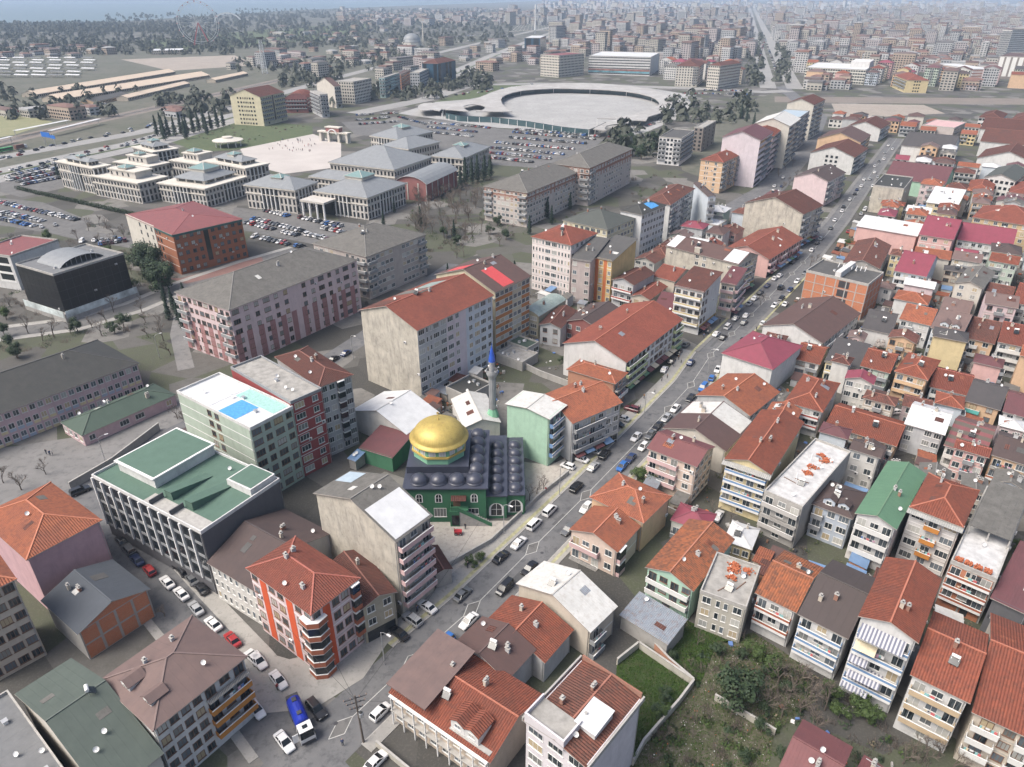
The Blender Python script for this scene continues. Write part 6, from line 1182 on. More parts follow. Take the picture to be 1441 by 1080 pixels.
def building(name,x,y,rz,w_,d_,h_,roof,wall,F,Rr,opts,label):
 rnd = random.Random(hash((round(x,1),round(y,1))) & 0xffff)
 dist = math.hypot(x,y); tier = 0 if dist < 200 else (1 if dist < 470 else 2)
 ops = opts.split(); kv = dict(o.split('=') for o in ops if '=' in o); fl = set(o for o in ops if '=' not in o)
 root = empty(name,(x,y,0),rz); tag(root,label,'house' if name in ('house',) else name.replace('_',' '))
 kind,rc = roof.split(':')
 ov = 0.0 if kind == 'flat' else (.45 if h_ > 5 else .3)
 if kind.startswith('barrel'): ov = .15
 a,b = w_ / 2 - ov,d_ / 2 - ov
 n = int(kv.get('n',0));
 if not n or not 2.3 < h_ / n < 3.9: n = max(1,int(round(h_ / 3.0)))
 fh = h_ / n; wmat = wm(wall)
 pk = kv.get('pk','greyp'); st = kv.get('st','rose')
 RF = Roof(kind,w_,d_,h_,ov,rc)
 # ---- wall body with its gable ends
 if 'open' in fl:
  m = MB(); RF.m.build('roof',[rm(rc),WHITE,WHITE],root)
  for i in range(int(w_ // 8) + 1):
   for yy in ((-b + .6,b - .6) if d_ > 8 else (0,)):
    put('post',cached('post',lambda: MB().b2(-.18,-.18,0,.18,.18,1).mesh('post',STEEL)),root,(-a + 1 + i * (2 * a - 2) / max(1,int(w_ // 8)),yy,0),0,(1,1,h_ - .17))
  L_ = max(w_,d_)
  return root
 wb = MB(); top = h_ + ov * .2
 wb.b2(-a,-b,-.4,a,b,top if kind != 'flat' else h_ - .17)
 if RF.gable in ('x','y'):
  if getattr(RF,'barrel',False):
   pts = RF.pts
   for sgn in (-1,1):
    prof = [(p[0] * .985,p[1] - .17) for p in pts]
    if RF.gable == 'y':
     poly = [(q[0],sgn * b,q[1]) for q in prof]
    else: poly = [(sgn * a,q[0],q[1]) for q in prof]
    wb.poly(poly if sgn > 0 else list(reversed(poly)))
  else:
   rr = RF.rise - .17
   if RF.gable == 'x':
    for sx in (-a,a): wb.poly([(sx,-b,top - .02),(sx,b,top - .02),(sx,0,h_ + rr)]); wb.poly([(sx * .995,b,top - .02),(sx * .995,-b,top - .02),(sx * .995,0,h_ + rr)])
   else:
    for sy in (-b,b): wb.poly([(-a,sy,top - .02),(a,sy,top - .02),(0,sy,h_ + rr)]); wb.poly([(a,sy * .995,top - .02),(-a,sy * .995,top - .02),(0,sy * .995,h_ + rr)])
 elif RF.gable == 'shed':
  z1 = h_ + d_ * .16 - .2
  for sx in (-a,a): wb.poly([(sx,-b,top - .02),(sx,b,top - .02),(sx,b,z1)]); wb.poly([(sx * .995,b,top - .02),(sx * .995,-b,top - .02),(sx * .995,b,z1)])
  wb.poly([(a,b,top),(-a,b,top),(-a,b,z1),(a,b,z1)])
 wb.build('wall',wmat,root)
 # ---- roof
 rmats = [rm(rc),CONC if kind == 'flat' else plain('eave_board',(.36,.33,.30),.8),plain('ridge_' + rc,tuple(min(.6,c * 1.0 + .02) for c in RIDGE.get(rc,(.2,.09,.07))),.8)]
 ro = RF.m.build('roof',rmats,root)
 if kind == 'flat':
  pmn = wm(kv['par']) if 'par' in kv and kv['par'] in W else (pm(kv['par']) if 'par' in kv else CONC)
  pr = MB(); ph = .55; aa,bb = w_ / 2 + .03,d_ / 2 + .03
  pr.b2(-aa,-bb,h_ - .25,aa,-bb + .25,h_ + ph).b2(-aa,bb - .25,h_ - .25,aa,bb,h_ + ph).b2(-aa,-bb + .25,h_ - .25,-aa + .25,bb - .25,h_ + ph).b2(aa - .25,-bb + .25,h_ - .25,aa,bb - .25,h_ + ph)
  pr.build('parapet',pmn,root)
 # ---- facades
 fr = rnd.choice([FR_W,FR_W,FR_W,FR_W,FR_B])
 if wall in ('charc','brick','blueglass'): fr = FR_D if wall != 'blueglass' else FR_W
 joined = MB() if tier == 2 else None
 def place_window(s,px,z,ww,hh,mull):
  o,u,nn,L = side_frame(s,a,b); p = o + u * px
  if tier == 2:
   q = p + nn * .04
   joined.box((q.x,q.y,z + hh / 2),(ww,.10,hh),SIDES[s] * math.pi / 2,0); return
  me,pa = win_mesh(ww,hh,fr,mull,tier == 1)
  ob = put('window',me,root,(p.x,p.y,z),SIDES[s] * math.pi / 2)
  if pa: put('pane',pa,ob)
 for s,pat in (('F',F),('R',Rr)):
  o,u,nn,L = side_frame(s,a,b)
  if pat in ('brickgable',):
   ncol = 4; cw = L / ncol
   for i in range(ncol):
    for k in range(n):
     overlay(root,'brick_panel',s,a,b,i * cw + .25,(i + 1) * cw - .25,k * fh + .2,(k + 1) * fh - .2,wm('brickfr'),.03)
   rr = RF.rise - .17; m = MB()
   pts = [o + Vector((0,0,h_ + .05)),o + u * L + Vector((0,0,h_ + .05)),o + u * L / 2 + Vector((0,0,h_ + rr))]
   m.poly([p + nn * .04 for p in pts]); m.build('gable_panel',wm('brickfr'),root)
   continue
  pat = auto_pat(pat,L,rnd)
  if not pat: continue
  kk = max(1,int(round(L / len(pat) / 3.0))) if len(pat) < 30 and wall not in ('charc','brownw','blueglass') else 1
  pat = ''.join(q * (kk if q in 'wWdbo' else (1 if q in 'sgrR' else kk)) for q in pat); bw = L / len(pat); i = 0
  nb_extra = 'shop' in fl
  while i < len(pat):
   c = pat[i]; j = i
   if c == 'k':
    while j + 1 < len(pat) and pat[j + 1] == 'k': j += 1
   xa,xb = i * bw,(j + 1) * bw; xm = (xa + xb) / 2; wid = xb - xa
   ww = min(bw * .74,1.6); hh = min(1.6,fh * .54); sill = fh * .30
   if c == 's':
    overlay(root,'stripe',s,a,b,xm - min(bw * .38,1.1),xm + min(bw * .38,1.1),.3,h_ - .25,pm(st))
   elif c == 'g':
    overlay(root,'glazing',s,a,b,xa + bw * .16,xb - bw * .16,fh * .9,h_ - .5,DARKGLASS if wall != 'brownw' else FR_W,.03)
    if wall == 'charc':
     overlay(root,'fin',s,a,b,xa - .18,xa + .18,fh,h_ - .2,WHITE,.35)
     for k in range(1,n):
      overlay(root,'spandrel',s,a,b,xa + bw * .18,xb - bw * .18,k * fh - .2,k * fh + .5,pm('greyp'),.10)
    elif wall == 'white':
     for k in range(1,n): overlay(root,'spandrel',s,a,b,xa + bw * .1,xb - bw * .1,k * fh - .5,k * fh + .4,WHITE,.10)
   elif c == 'R':
    for k in range(n): overlay(root,'window_band',s,a,b,xa + .01,xb - .01,k * fh + fh * .38,k * fh + fh * .72,pm('rose') if 'bandred' in fl else DARKGLASS,.04)
   elif c in 'wWdo':
    for k in range(n):
     if nb_extra and k == 0: continue
     z = k * fh + sill
     if c == 'w': place_window(s,xm,z,ww,hh,1)
     elif c == 'W': place_window(s,xm,z,min(bw * .8,2.6),hh,2)
     elif c == 'o':
      place_window(s,xm,z,min(bw * .72,1.5),hh,1)
      if k < n - 1 and tier < 2: overlay(root,'panel',s,a,b,xm - bw * .4,xm + bw * .4,z - .95,z - .1,pm(st) if (i // 3) % 2 == 0 else wm('yellowlt'),.04)
     else:
      for q in (-.25,.25): place_window(s,xm + q * bw,z,min(bw * .3,.8),hh,0)
   elif c in 'kr':
    for k in range(n):
     if k == 0 and (h_ > 7):
      if rnd.random() < .7: place_window(s,xm,sill,ww,hh,1)
      continue
     z = k * fh + .12
     if c == 'r' and tier < 2:
      bm_ = cached(('bay',round(bw,1),round(fh,1),pk),lambda: MB().b2(-bw * .42,-.85,-.12,bw * .42,-.005,.85,0).b2(-bw * .42 - .03,-.9,fh - .55,bw * .42 + .03,-.004,fh - .35,2).b2(-bw * .40,-.82,.855,bw * .40,-.006,fh - .555,1).mesh('bay',[pm(pk),DARKGLASS,WHITE]))
      p = o + u * xm; put('bay_window',bm_,root,(p.x,p.y,z),SIDES[s] * math.pi / 2); continue
     nw = max(1,int(round(wid / 2.6)))
     for q in range(nw):
      px = xa + wid * (q + .5) / nw
      place_window(s,px,z + (.02 if q % 2 == 0 else .75),min(1.7,wid / nw * .7),min(2.1,fh * .72) if q % 2 == 0 else 1.3,1)
     p = o + u * xm
     if tier == 2:
      q = p + nn * .5; joined.box((q.x,q.y,z + .45),(wid * .92,1.0,.95),SIDES[s] * math.pi / 2,1)
     else:
      bo = put('balcony',balcony_mesh(wid * .94,pk if rnd.random() > .06 else 'rail',1.5 if 'awn' in fl else 1.15),root,(p.x,p.y,z),SIDES[s] * math.pi / 2)
      if tier == 0 and rnd.random() < .4: put('laundry',laundry_mesh(rnd.randrange(6)),bo,(rnd.uniform(-.3,.3) * max(0,wid - 2.8),-.95,1.55 if fh > 2.6 else 1.3))
   if c in 'wWb' and tier < 2 and rnd.random() < .16 and n > 2:
    p = o + u * (xm + bw * .3); put('air_conditioner',ac_mesh(),root,(p.x,p.y,rnd.randrange(1,n) * fh + .4),SIDES[s] * math.pi / 2)
   i = j + 1
  if nb_extra: overlay(root,'shop_front',s,a,b,.4,L - .4,.1,min(fh - .4,3),SHOPGLASS,.05)
  # thin floor bands
  if tier < 2 and wall not in ('blackg','charc','beigeold','blueglass') and rnd.random() < .45 and set(pat) - set('b'):
   for k in range(1,n): overlay(root,'floor_band',s,a,b,0,L,k * fh - .12,k * fh + .06,CONC if rnd.random() < .5 else WHITE,.035)
  if wall == 'brickfr':
   nc = max(2,int(L / 3.6))
   for k in range(nc + 1): overlay(root,'column',s,a,b,max(0,k * L / nc - .18),min(L,k * L / nc + .18),0,h_ - .2,CONC,.07)
   for k in range(1,n + 1): overlay(root,'floor_band',s,a,b,0,L,k * fh - .4,k * fh - .17,CONC,.09)
   if s == 'F':
    for k in range(n): overlay(root,'opening',s,a,b,L * .55,L * .72,k * fh + .2,k * fh + fh - .6,FR_D,.02)
 if joined and joined.f: tag(joined.build('windows',[DARKGLASS if wall != 'blueglass' else WHITE,pm(pk)],root),kind='stuff')
 # ---- rainwater pipes
 if tier == 0 and h_ > 5:
  for s in 'FR':
   o,u,nn,L = side_frame(s,a,b); p = o + u * (L - .25) + nn * .1
   MB().tube([(p.x,p.y,0),(p.x,p.y,h_ - .3)],.06,5).build('rain_pipe',STEEL if rnd.random() < .6 else CONC_D,root)
 # ---- roof clutter
 if 'nch' not in fl and tier < 2 and kind != 'flat':
  for k in range(rnd.choice([1,2,2,3]) if tier == 0 else rnd.choice([1,2])):
   px,py = rnd.uniform(-.6,.6) * a,rnd.uniform(-.6,.6) * b
   put('chimney',chimney_mesh(rnd.randrange(9)),ro,(px,py,RF.zf(px,py)),rnd.choice([0,math.pi / 2]))
 if tier < 2:
  for k in range(rnd.choice([0,0,1,1,2]) if kind != 'flat' else rnd.choice([1,2,3])):
   px,py = rnd.uniform(-.8,.8) * a,rnd.uniform(-.8,.8) * b
   put('satellite_dish',dish_mesh(),ro,(px,py,RF.zf(px,py)),rnd.uniform(-.5,.5) - rz,1.0)
  if rnd.random() < .25 and kind in ('hip','gab1','gab2','flat'):
   px,py = rnd.uniform(-.3,.3) * a,rnd.uniform(-.5,-.2) * b; put('solar_heater',tank_mesh(),ro,(px,py,RF.zf(px,py)),rnd.uniform(-.3,.3))
  if kind == 'flat' and tier < 2 and w_ > 8 and 'nch' not in fl:
   for k in range(rnd.choice([1,2,3])):
    px,py = rnd.uniform(-.7,.7) * a,rnd.uniform(-.7,.7) * b; put('roof_vent',cached('vent',lambda: MB().b2(-.35,-.3,0,.35,.3,.6).b2(-.45,-.4,.6,.45,.4,.68,1).mesh('roof_vent',[WHITE,STEEL])),ro,(px,py,h_))
 if tier < 2 and kind in ('hip','gab1','gab2','shed') and min(w_,d_) > 6:
  for k in range(rnd.choice([0,1,1,2])):
   sx,sy = rnd.choice((-1,1)),rnd.choice((-1,1)); x0,y0 = rnd.uniform(.12,.4),rnd.uniform(.12,.4); dx,dy = rnd.uniform(.9,2.6),rnd.uniform(.9,2.2)
   xs,ys = sorted((sx * x0 * a,sx * (x0 * a + dx))),sorted((sy * y0 * b,sy * (y0 * b + dy)))
   if max(map(abs,xs)) > a * .9 or max(map(abs,ys)) > b * .9: continue
   roof_patch(root,RF,xs[0],ys[0],xs[1],ys[1],rm(rnd.choice(['grey','redold','whitecor','metal','orangebr','dkgrey','redbrown'])),'roof_sheet',.05)
 extras(root,ro,RF,fl,kv,a,b,w_,d_,h_,n,fh,wall,rc,rnd)
 return root
RIDGE = {'red': (.33,.10,.07),'redor': (.36,.12,.07),'redbright': (.36,.12,.07),'orange': (.42,.15,.08),'orangebr': (.40,.14,.08),'old': (.36,.14,.08),'oldred': (.3,.12,.08),'redold': (.24,.1,.07),'redbrown': (.2,.08,.06),
   'grey': (.17,.165,.155),'black': (.06,.06,.06),'white': (.4,.4,.4),'whitecor': (.38,.37,.35),'maroonr': (.18,.04,.06),'taupe': (.16,.11,.1),'dkbrown': (.06,.045,.045),'brown': (.09,.055,.05),'tan': (.4,.33,.26),
   'charcr': (.06,.057,.06),'charcbr': (.06,.05,.045),'maroonbr': (.14,.05,.05),'maroon2': (.11,.045,.05),'maroon': (.11,.045,.05),'slate': (.06,.07,.085),'dkgreen': (.055,.08,.06),'dkgreen2': (.075,.095,.082),'dkgreen3': (.07,.075,.07),'greenr': (.09,.17,.1),'maroonflat': (.2,.06,.06),'brownwhite': (.1,.06,.055),'maroonst2': (.18,.07,.07),'dkgrey': (.08,.08,.08)}
def roof_patch(root,RF,x0,y0,x1,y1,mat,name='roof_sheet',lift=.06):
 """a thin sheet lying on the roof surface"""
 m = MB(); N = 2
 xs = sorted(set([x0,x1] + ([0] if x0 < 0 < x1 else []))); ys = sorted(set([y0,y1] + ([0] if y0 < 0 < y1 else [])))
 for i in range(len(xs) - 1):
  for j in range(len(ys) - 1):
   c = [(xs[i],ys[j]),(xs[i + 1],ys[j]),(xs[i + 1],ys[j + 1]),(xs[i],ys[j + 1])]
   m.slab([(p[0],p[1],RF.zf(*p) + lift) for p in c],.05)
 return m.build(name,mat,root)
def dormer(root,x,y,z,w_,l_,hgt,rz,wmat,rmat):
 r = empty('dormer',(x,y,z),rz); r.parent = root
 m = MB(); m.b2(-w_ / 2,-l_,-1.2,w_ / 2,0,hgt); m.poly([(-w_ / 2,-l_,hgt),(w_ / 2,-l_,hgt),(0,-l_,hgt + w_ * .28)]); m.build('dormer_wall',wmat,r)
 q = MB(); e = .2; zt = hgt + w_ * .28 + .05
 q.slab([(-w_ / 2 - e,-l_ - e,hgt - .05),(0,-l_ - e,zt),(0,0.6,zt),(-w_ / 2 - e,.6,hgt - .05)],.1); q.slab([(w_ / 2 + e,-l_ - e,hgt - .05),(w_ / 2 + e,.6,hgt - .05),(0,.6,zt),(0,-l_ - e,zt)],.1)
 q.build('dormer_roof',rmat,r)
 me,pa = win_mesh(min(1.2,w_ * .6),.9,FR_W,1,True); put('window',me,r,(0,-l_,max(.1,hgt - 1.2)))
def extras(root,ro,RF,fl,kv,a,b,w_,d_,h_,n,fh,wall,rc,rnd):
 def ovl(name,s,x0,x1,z0,z1,mat,t=.05): return overlay(root,name,s,a,b,x0,x1,z0,z1,mat,t)
 if 'tarp' in fl:
  tp = plain('tarpaulin_blue',(.08,.30,.62),.45,0,.25)
  if RF.kind == 'flat':
   roof_patch(root,RF,.1 * a,-b * .95,a * .55,b * .2,tp,'tarpaulin'); roof_patch(root,RF,-.1 * a,b * .25,a * .9,b * .95,plain('teal_sheet',(.30,.50,.46),.6,0,.2),'roof_sheet')
   roof_patch(root,RF,-a * .9,-b * .9,-a * .15,b * .9,rm('white'),'roof_sheet')
  else: roof_patch(root,RF,.1 * a,-.1 * b,.85 * a,.55 * b,tp,'tarpaulin')
 if 'vault' in fl:
  m = MB(); rx,ly = a * .62,b * .62; N = 10; prev = None
  for i in range(N + 1):
   t = math.pi * (.12 + .76 * i / N); p = (-math.cos(t) * ly / math.cos(math.pi * .12),math.sin(t) * 4.2 - 1.4)
   if prev: m.slab([(-rx,prev[0],h_ + prev[1]),(rx,prev[0],h_ + prev[1]),(rx,p[0],h_ + p[1]),(-rx,p[0],h_ + p[1])],.2)
   prev = p
  m.build('vault_roof',rm('courtroof'),root)
  for k in range(9): put('vault_post',cached('vpost',lambda: MB().b2(-.08,-.08,0,.08,.08,1).mesh('vault_post',STEEL)),root,(rx - .2,-ly * .9 + k * ly * 1.8 / 8,h_),0,(1,1,max(.3,RFz_arc(-ly * .9 + k * ly * 1.8 / 8,ly))))
  ovl('glazing','R',b * .35,b * 1.65,h_ - .1,h_ + .5,DARKGLASS,-.5)
 if 'band' in fl:
  m = MB(); e = 1.2; m.prism([(-a - e,-b - e),(a + e,-b - e),(a + e,b + e),(-a - e,b + e)],0.0,3.2); m.build('podium',wm('conc'),root)
  for s,L in (('F',2 * a),('R',2 * b)):
   q = overlay(root,'printed_banner',s,a + e,b + e,.5,L + 2 * e - .5,1.7,4.2,plain('banner_print',(.52,.58,.58),.5,0,.5,.25),.12)
  for s,L in (('F',2 * a),('R',2 * b)):
   k = 3
   while k < L - 1: ovl('mullion',s,k - .05,k + .05,4.3,h_ - .3,FR_D,.05); k += 3
   for z in range(1,n): ovl('mullion',s,0.3,L - .3,z * fh + .7 - .05,z * fh + .7 + .05,FR_D,.045)
 if 'lantern' in fl:   # raised penthouse, lower green roof with wedge dormers
  m = MB(); m.b2(-a + 3,-b * .55,h_ - .1,-a * .12,b * .95,h_ + 2.4,0); m.build('penthouse',wm('white'),root)
  mm = MB(); mm.b2(-a + 2.6,-b * .6,h_ + 2.4,-a * .1,b * .98,h_ + 2.65,1).b2(-a + 3.0,-b * .54,h_ + 2.652,-a * .13,b * .93,h_ + 2.68,0); mm.build('penthouse_roof',[rm('green'),WHITE],root)
  for k in range(2):
   x = a * .12 + k * a * .36
   q = MB(); q.poly([(x,-b + 3.6,h_),(x + 2.2,-b + 3.6,h_),(x + 2.2,-b + 3.6,h_ + 2),(x,-b + 3.6,h_ + 2)]); q.slab([(x - .1,-b + 3.5,h_ + 2.05),(x + 2.3,-b + 3.5,h_ + 2.05),(x + 2.3,b * .35,h_ + .1),(x - .1,b * .35,h_ + .1)],.12); q.poly([(x + 2.2,-b + 3.6,h_),(x + 2.2,b * .35,h_ + .05),(x + 2.2,-b + 3.6,h_ + 2)]); q.poly([(x,-b + 3.6,h_ + 2),(x,b * .35,h_ + .05),(x,-b + 3.6,h_)])
   q.build('dormer',rm('green'),root)
   overlay(root,'terrace_wall','F',a,b,a + x - .2,a + x + .1,h_,h_ + 1.3,wm('charc'),-2.5) if False else None
   MB().b2(x - .5,-b + .3,h_ + .002,x - .3,-b + 3.4,h_ + 1.2).build('terrace_wall',wm('charc'),root)
  MB().b2(-a * .05,-b + .26,h_ + .01,a * .98,-b + 3.3,h_ + .06).build('terrace_floor',CONC,root)
  MB().b2(a * .55,b * .3,h_ - .1,a * .96,b * .96,h_ + 1.6).build('roof_block',wm('white'),root); MB().b2(a * .57,b * .34,h_ + 1.601,a * .94,b * .93,h_ + 1.65).build('roof_block_top',rm('green'),root)
 if 'upper' in fl:
  ovl('clerestory','R',0,2 * b,h_ - 1.1,h_ - .1,plain('teal_glass',(.05,.12,.12),.15),.12); ovl('clerestory','F',2 * a * .63,2 * a,h_ - 1.1,h_ - .1,plain('teal_glass',(.05,.12,.12),.15),.3)
  o = overlay(root,'rear_wing','F',a,b,-.05,2 * a * .62,0,h_ + .3,wm('cream'),.25)
  for k in range(n):
   for q in (.3,.44,.56):
    ob = put('window',win_mesh(1.3,1.7,FR_D,1,True)[0],root,(-a + 2 * a * q,-b - .25,k * fh + 1.0))
 if 'corner' in fl:
  for k in range(1,n + 1):
   c = MB(); z = k * fh - fh + .1
   P0 = [(a - 2.4,-b - .02),(a - 2.4,-b - .9),(a - .3,-b - 1.1),(a + 1.1,-b + .3),(a + .9,-b + 2.4),(a + .02,-b + 2.4)]
   c.prism(P0,z - .15,z + .95,0); cc = [(x * .985 + a * .01,y * .985) for x,y in P0]; c.prism([(x,y) for x,y in P0],z + .952,z + 1.05,1); c.prism([(x,y) for x,y in P0],z - .26,z - .153,1)
   if k < n: c.prism([(a - 2.2,-b - .02),(a - 2.2,-b - .75),(a - .35,-b - .95),(a + .95,-b + .35),(a + .75,-b + 2.2),(a + .02,-b + 2.2)],z + 1.052,z + fh - .27,2)
   c.build('corner_balcony',[pm('brickp'),WHITE,DARKGLASS],root)
 if 'lower' in fl:
  for s,L in (('F',2 * a),('R',2 * b)):
   k = 0
   while k < L - 2: ovl('rose_panel',s,k,min(L,k + 2.2),.1,h_ * .55,pm('dustyrose')); k += 4.6
 if 'toprose' in fl:
  for s,L in (('F',2 * a),('R',2 * b)):
   for k in range(int(L // 4) + 1):
    if k * 4 + 2.6 < L: ovl('rose_panel',s,k * 4 + .0,k * 4 + 1.3,h_ - 2 * fh + .3,h_ - .1,pm('rose'),.03)
   ovl('rose_band',s,0,L,h_ - fh * .32,h_ - .05,pm('rose'),.028); ovl('rose_band',s,0,L,h_ - fh * 1.28,h_ - fh * .86,pm('rose'),.028)
 if 'bluehalf' in fl:
  ovl('painted_front','R',2 * b * .36,2 * b * .62,.2,h_ - .1,wm('lilac'),.012); ovl('painted_front','R',2 * b * .62,2 * b - .02,.2,h_ - .1,wm('bluewhite'),.014); ovl('painted_front','R',.02,2 * b * .36,.2,h_ - .1,wm('greyw'),.012)
  roof_patch(root,RF,-a * 1.0,-b * .98,-a * .15,-b * .55,rm('redold')); roof_patch(root,RF,-a * .95,-b * .2,a * .05,b * .1,rm('grey')); roof_patch(root,RF,-a * .7,b * .15,-a * .1,b * .6,rm('metalgreen'))
 if 'orangebands' in fl:
  for k in range(n):
   if k: ovl('orange_band','R',.1,2 * b * .48,k * fh - .5,k * fh + .75,pm('orangeb'),.03); ovl('orange_band','R',2 * b * .76,2 * b - .1,k * fh - .5,k * fh + .75,pm('orangeb'),.03)
  roof_patch(root,RF,-a * .7,-b * .9,-a * .1,-b * .3,plain('red_sheet',(.5,.07,.07),.5)); roof_patch(root,RF,a * .25,-b * .5,a * .98,b * .1,plain('red_sheet',(.5,.07,.07),.5))
 if 'whitefront' in fl:
  m = MB(); m.b2(-a - .3,-b - .4,h_ + .02,a + .3,-b * .35,h_ + .02)
  roof_patch(root,RF,-a * .98,-b * 1.02,a * .98,-b * .3,rm('white')) if RF.gable == 'x' else roof_patch(root,RF,a * .3,-b * 1.0,a * 1.0,b * 1.0,rm('white'))
  roof_patch(root,RF,-a,b * .1,-a * .55,b * .98,rm('bluegrey'))
 if 'whiteends' in fl:
  roof_patch(root,RF,-a * 1.0,-b,-a * .75,b,rm('white')); roof_patch(root,RF,a * .6,-b,a * 1.0,b,rm('white'))
  MB().b2(-a * .2,-b + .01,h_ - .1,-a * .05,-b + 1.6,h_ + 2.2).build('stair_hut',wm('beigeold'),root)
 if 'hut' in fl:
  MB().b2(-.9,-b + .3,h_,1.1,b - 1,h_ + 2.3).build('stair_hut',wm('white'),root)
  for k in range(7): put('roof_rafter',cached('rafter',lambda: MB().b2(-.1,-2.5,0,.1,2.5,.2).mesh('roof_rafter',WHITE)),root,(-a * .3 + k * 1.6,b * .3,h_ + 1.2 + .1 * k),.2)
 if 'corfront' in fl:
  m = MB(); m.slab([(-a - .6,-b - 1.4,h_ - .75),(a + .6,-b - 1.4,h_ - .75),(a + .6,-b + .4,h_ - .05),(-a - .6,-b + .4,h_ - .05)],.08); m.build('canopy',sheet_mat('grey_corrugated',(.34,.34,.33),(.26,.26,.25),.4,.06,.7,None,None,0,True),root)
 if 'awn' in fl:
  sa = sheet_mat('striped_awning',(.46,.46,.48),(.42,.42,.44),.25,.02,.8,ustripe=(.14,.15,.20)); sb = plain('cream_awning',(.56,.50,.36),.8)
  for k,(x0,x1,z,mt) in enumerate([(-.9,.75,4.6,sa),(-.9,-.1,3.85,sb),(-.95,-.25,3.0,sa),(-.85,.4,2.05,sa),(-.95,.1,1.2,sa)]):
   zz = z / 5 * h_ + .2; m = MB(); m.slab([(x0 * a,-b - 2.6,zz - 1.0),(x1 * a,-b - 2.6,zz - 1.0),(x1 * a,-b - .03,zz),(x0 * a,-b - .03,zz)],.05); m.build('awning',mt,root)
 if 'dormer' in fl:
  dormer(root,-a * .3,-b * .55,h_ + .2,2.4,b * .3,1.5,0,wm(wall),rm(rc)); dormer(root,a * .45,-b * .5,h_ + .2,2.2,b * .3,1.4,0,wm(wall),rm(rc))
 if 'dormer2' in fl:
  for x in (.35,.62): dormer(root,a * x,-b * .45,h_ + .9,2.6,3.2,1.6,0,wm('white'),rm('redor'))
 if 'brownhalf' in fl:
  m = MB(); m.slab([(-a * 1.05,-b - .6,h_ + 2.3),(-a * .22,-b - .6,h_ + 2.3),(-a * .22,b * .8,h_ + 3.3),(-a * 1.05,b * .8,h_ + 3.3)],.2); m.build('terrace_roof',rm('taupe'),root)
  MB().b2(a * .2,-b + .2,h_ + .3,a * .98,-b * .55,h_ + .5).build('terrace_floor',CONC,root)
  for k in range(9): put('porch_post',cached('ppost',lambda: MB().b2(-.09,-.09,0,.09,.09,1).mesh('porch_post',WHITE)),root,(-a + .3 + k * (2 * a - .6) / 8,-b - .7,0),0,(1,1,h_ - .2))
  MB().b2(-a,-b - .85,h_ * .5 - .1,a,-b - .01,h_ * .5 + .06).build('porch_floor',CONC,root); MB().b2(-a,-b - .9,h_ - .25,a,-b - .3,h_ - .05).build('gutter',WHITE,root)
 if 'parapets' in fl:
  for sx in (-1,1): MB().b2(sx * (w_ / 2 + .02),-d_ / 2,h_ - .3,sx * (w_ / 2 - .25),d_ / 2,h_ + .55).build('parapet',CONC,root)
  MB().b2(-a,d_ / 2 - .25,h_ - .3,a,d_ / 2 + .01,h_ + 1.0).build('parapet',brick_mat('chimney_brick'),root)
  MB().b2(-a * .95,-d_ / 2 + .3,h_ - .3,a * .25,-d_ / 2 + 4.2,h_ + 1.15).build('terrace',rm('conc'),root)
  for x0,y0,x1,y1 in ((-a,-d_ / 2,a * .3,-d_ / 2 + .28),(-a,-d_ / 2 + .28,-a + .25,-d_ / 2 + 4.2),(a * .25,-d_ / 2 + .28,a * .3,-d_ / 2 + 4.2)): MB().b2(x0,y0,h_ - .2,x1,y1,h_ + 1.9).build('terrace_wall',wm('lilacw'),root)
 if 'sign' in fl:
  ovl('sign_board','F',.3,2 * a,h_ * .42,h_ * .42 + .75,FR_D,.12)
  cu = bpy.data.curves.new('sign_lettering','FONT'); cu.body = 'BETAP'; cu.size = .7; cu.extrude = .01; cu.materials.append(WHITE); q0 = bpy.data.objects.new('sign_source',cu); COL.objects.link(q0); me_ = bpy.data.meshes.new_from_object(q0.evaluated_get(bpy.context.evaluated_depsgraph_get())); bpy.data.objects.remove(q0); q = put('sign_lettering',me_,root); q.location = (-a + .6,-b - .14,h_ * .42 + .12); q.rotation_euler = (R(90),0,0)
 if 'aw' in fl:
  ovl('shop_front','R',.4,2 * b - .4,.1,2.7,SHOPGLASS,.06); ovl('shop_sign','R',.3,2 * b - .3,2.75,3.3,plain('sign_board_%d' % (int(abs(a * 10)) % 4),[(.30,.04,.04),(.05,.12,.3),(.5,.5,.48),(.35,.22,.05)][int(abs(a * 10)) % 4],.5,0,.4,.5),.14)
  k = .6
  while k < 2 * b - 3.2:
   m = MB(); y0,y1 = -b + k,-b + k + 2.8; m.slab([(a + .05,y0,2.74),(a + 1.9,y0,2.2),(a + 1.9,y1,2.2),(a + .05,y1,2.74)],.05); m.build('awning',rm(rnd.choice(['maroon','maroonbr','bluesheet','greenr','cream'])),root); k += 3.3
 if 'skylite' in fl:
  m = MB(); x,y = a * .45,-b * .15; z = RF.zf(x,y); m.b2(x - 1.6,y - 2.2,z - .8,x + 1.6,y + 2.2,z + .9,0); m.build('skylight_box',wm('white'),root)
  MB().slab([(x - 1.8,y - 2.4,z + 1.0),(x + 1.8,y - 2.4,z + 1.0),(x + 1.8,y + 2.4,z + 1.4),(x - 1.8,y + 2.4,z + 1.4)],.08).build('skylight_roof',rm('white'),root)
 if 'brownwhite' == rc:
  roof_patch(root,RF,-a * 1.0,b * .1,a * 1.0,b * 1.02,rm('whitecor'))
 if 'penthouse' in fl: MB().b2(a * .35,-b * .2,h_,a * .98,b * .9,h_ + 7).build('penthouse',wm('white'),root)
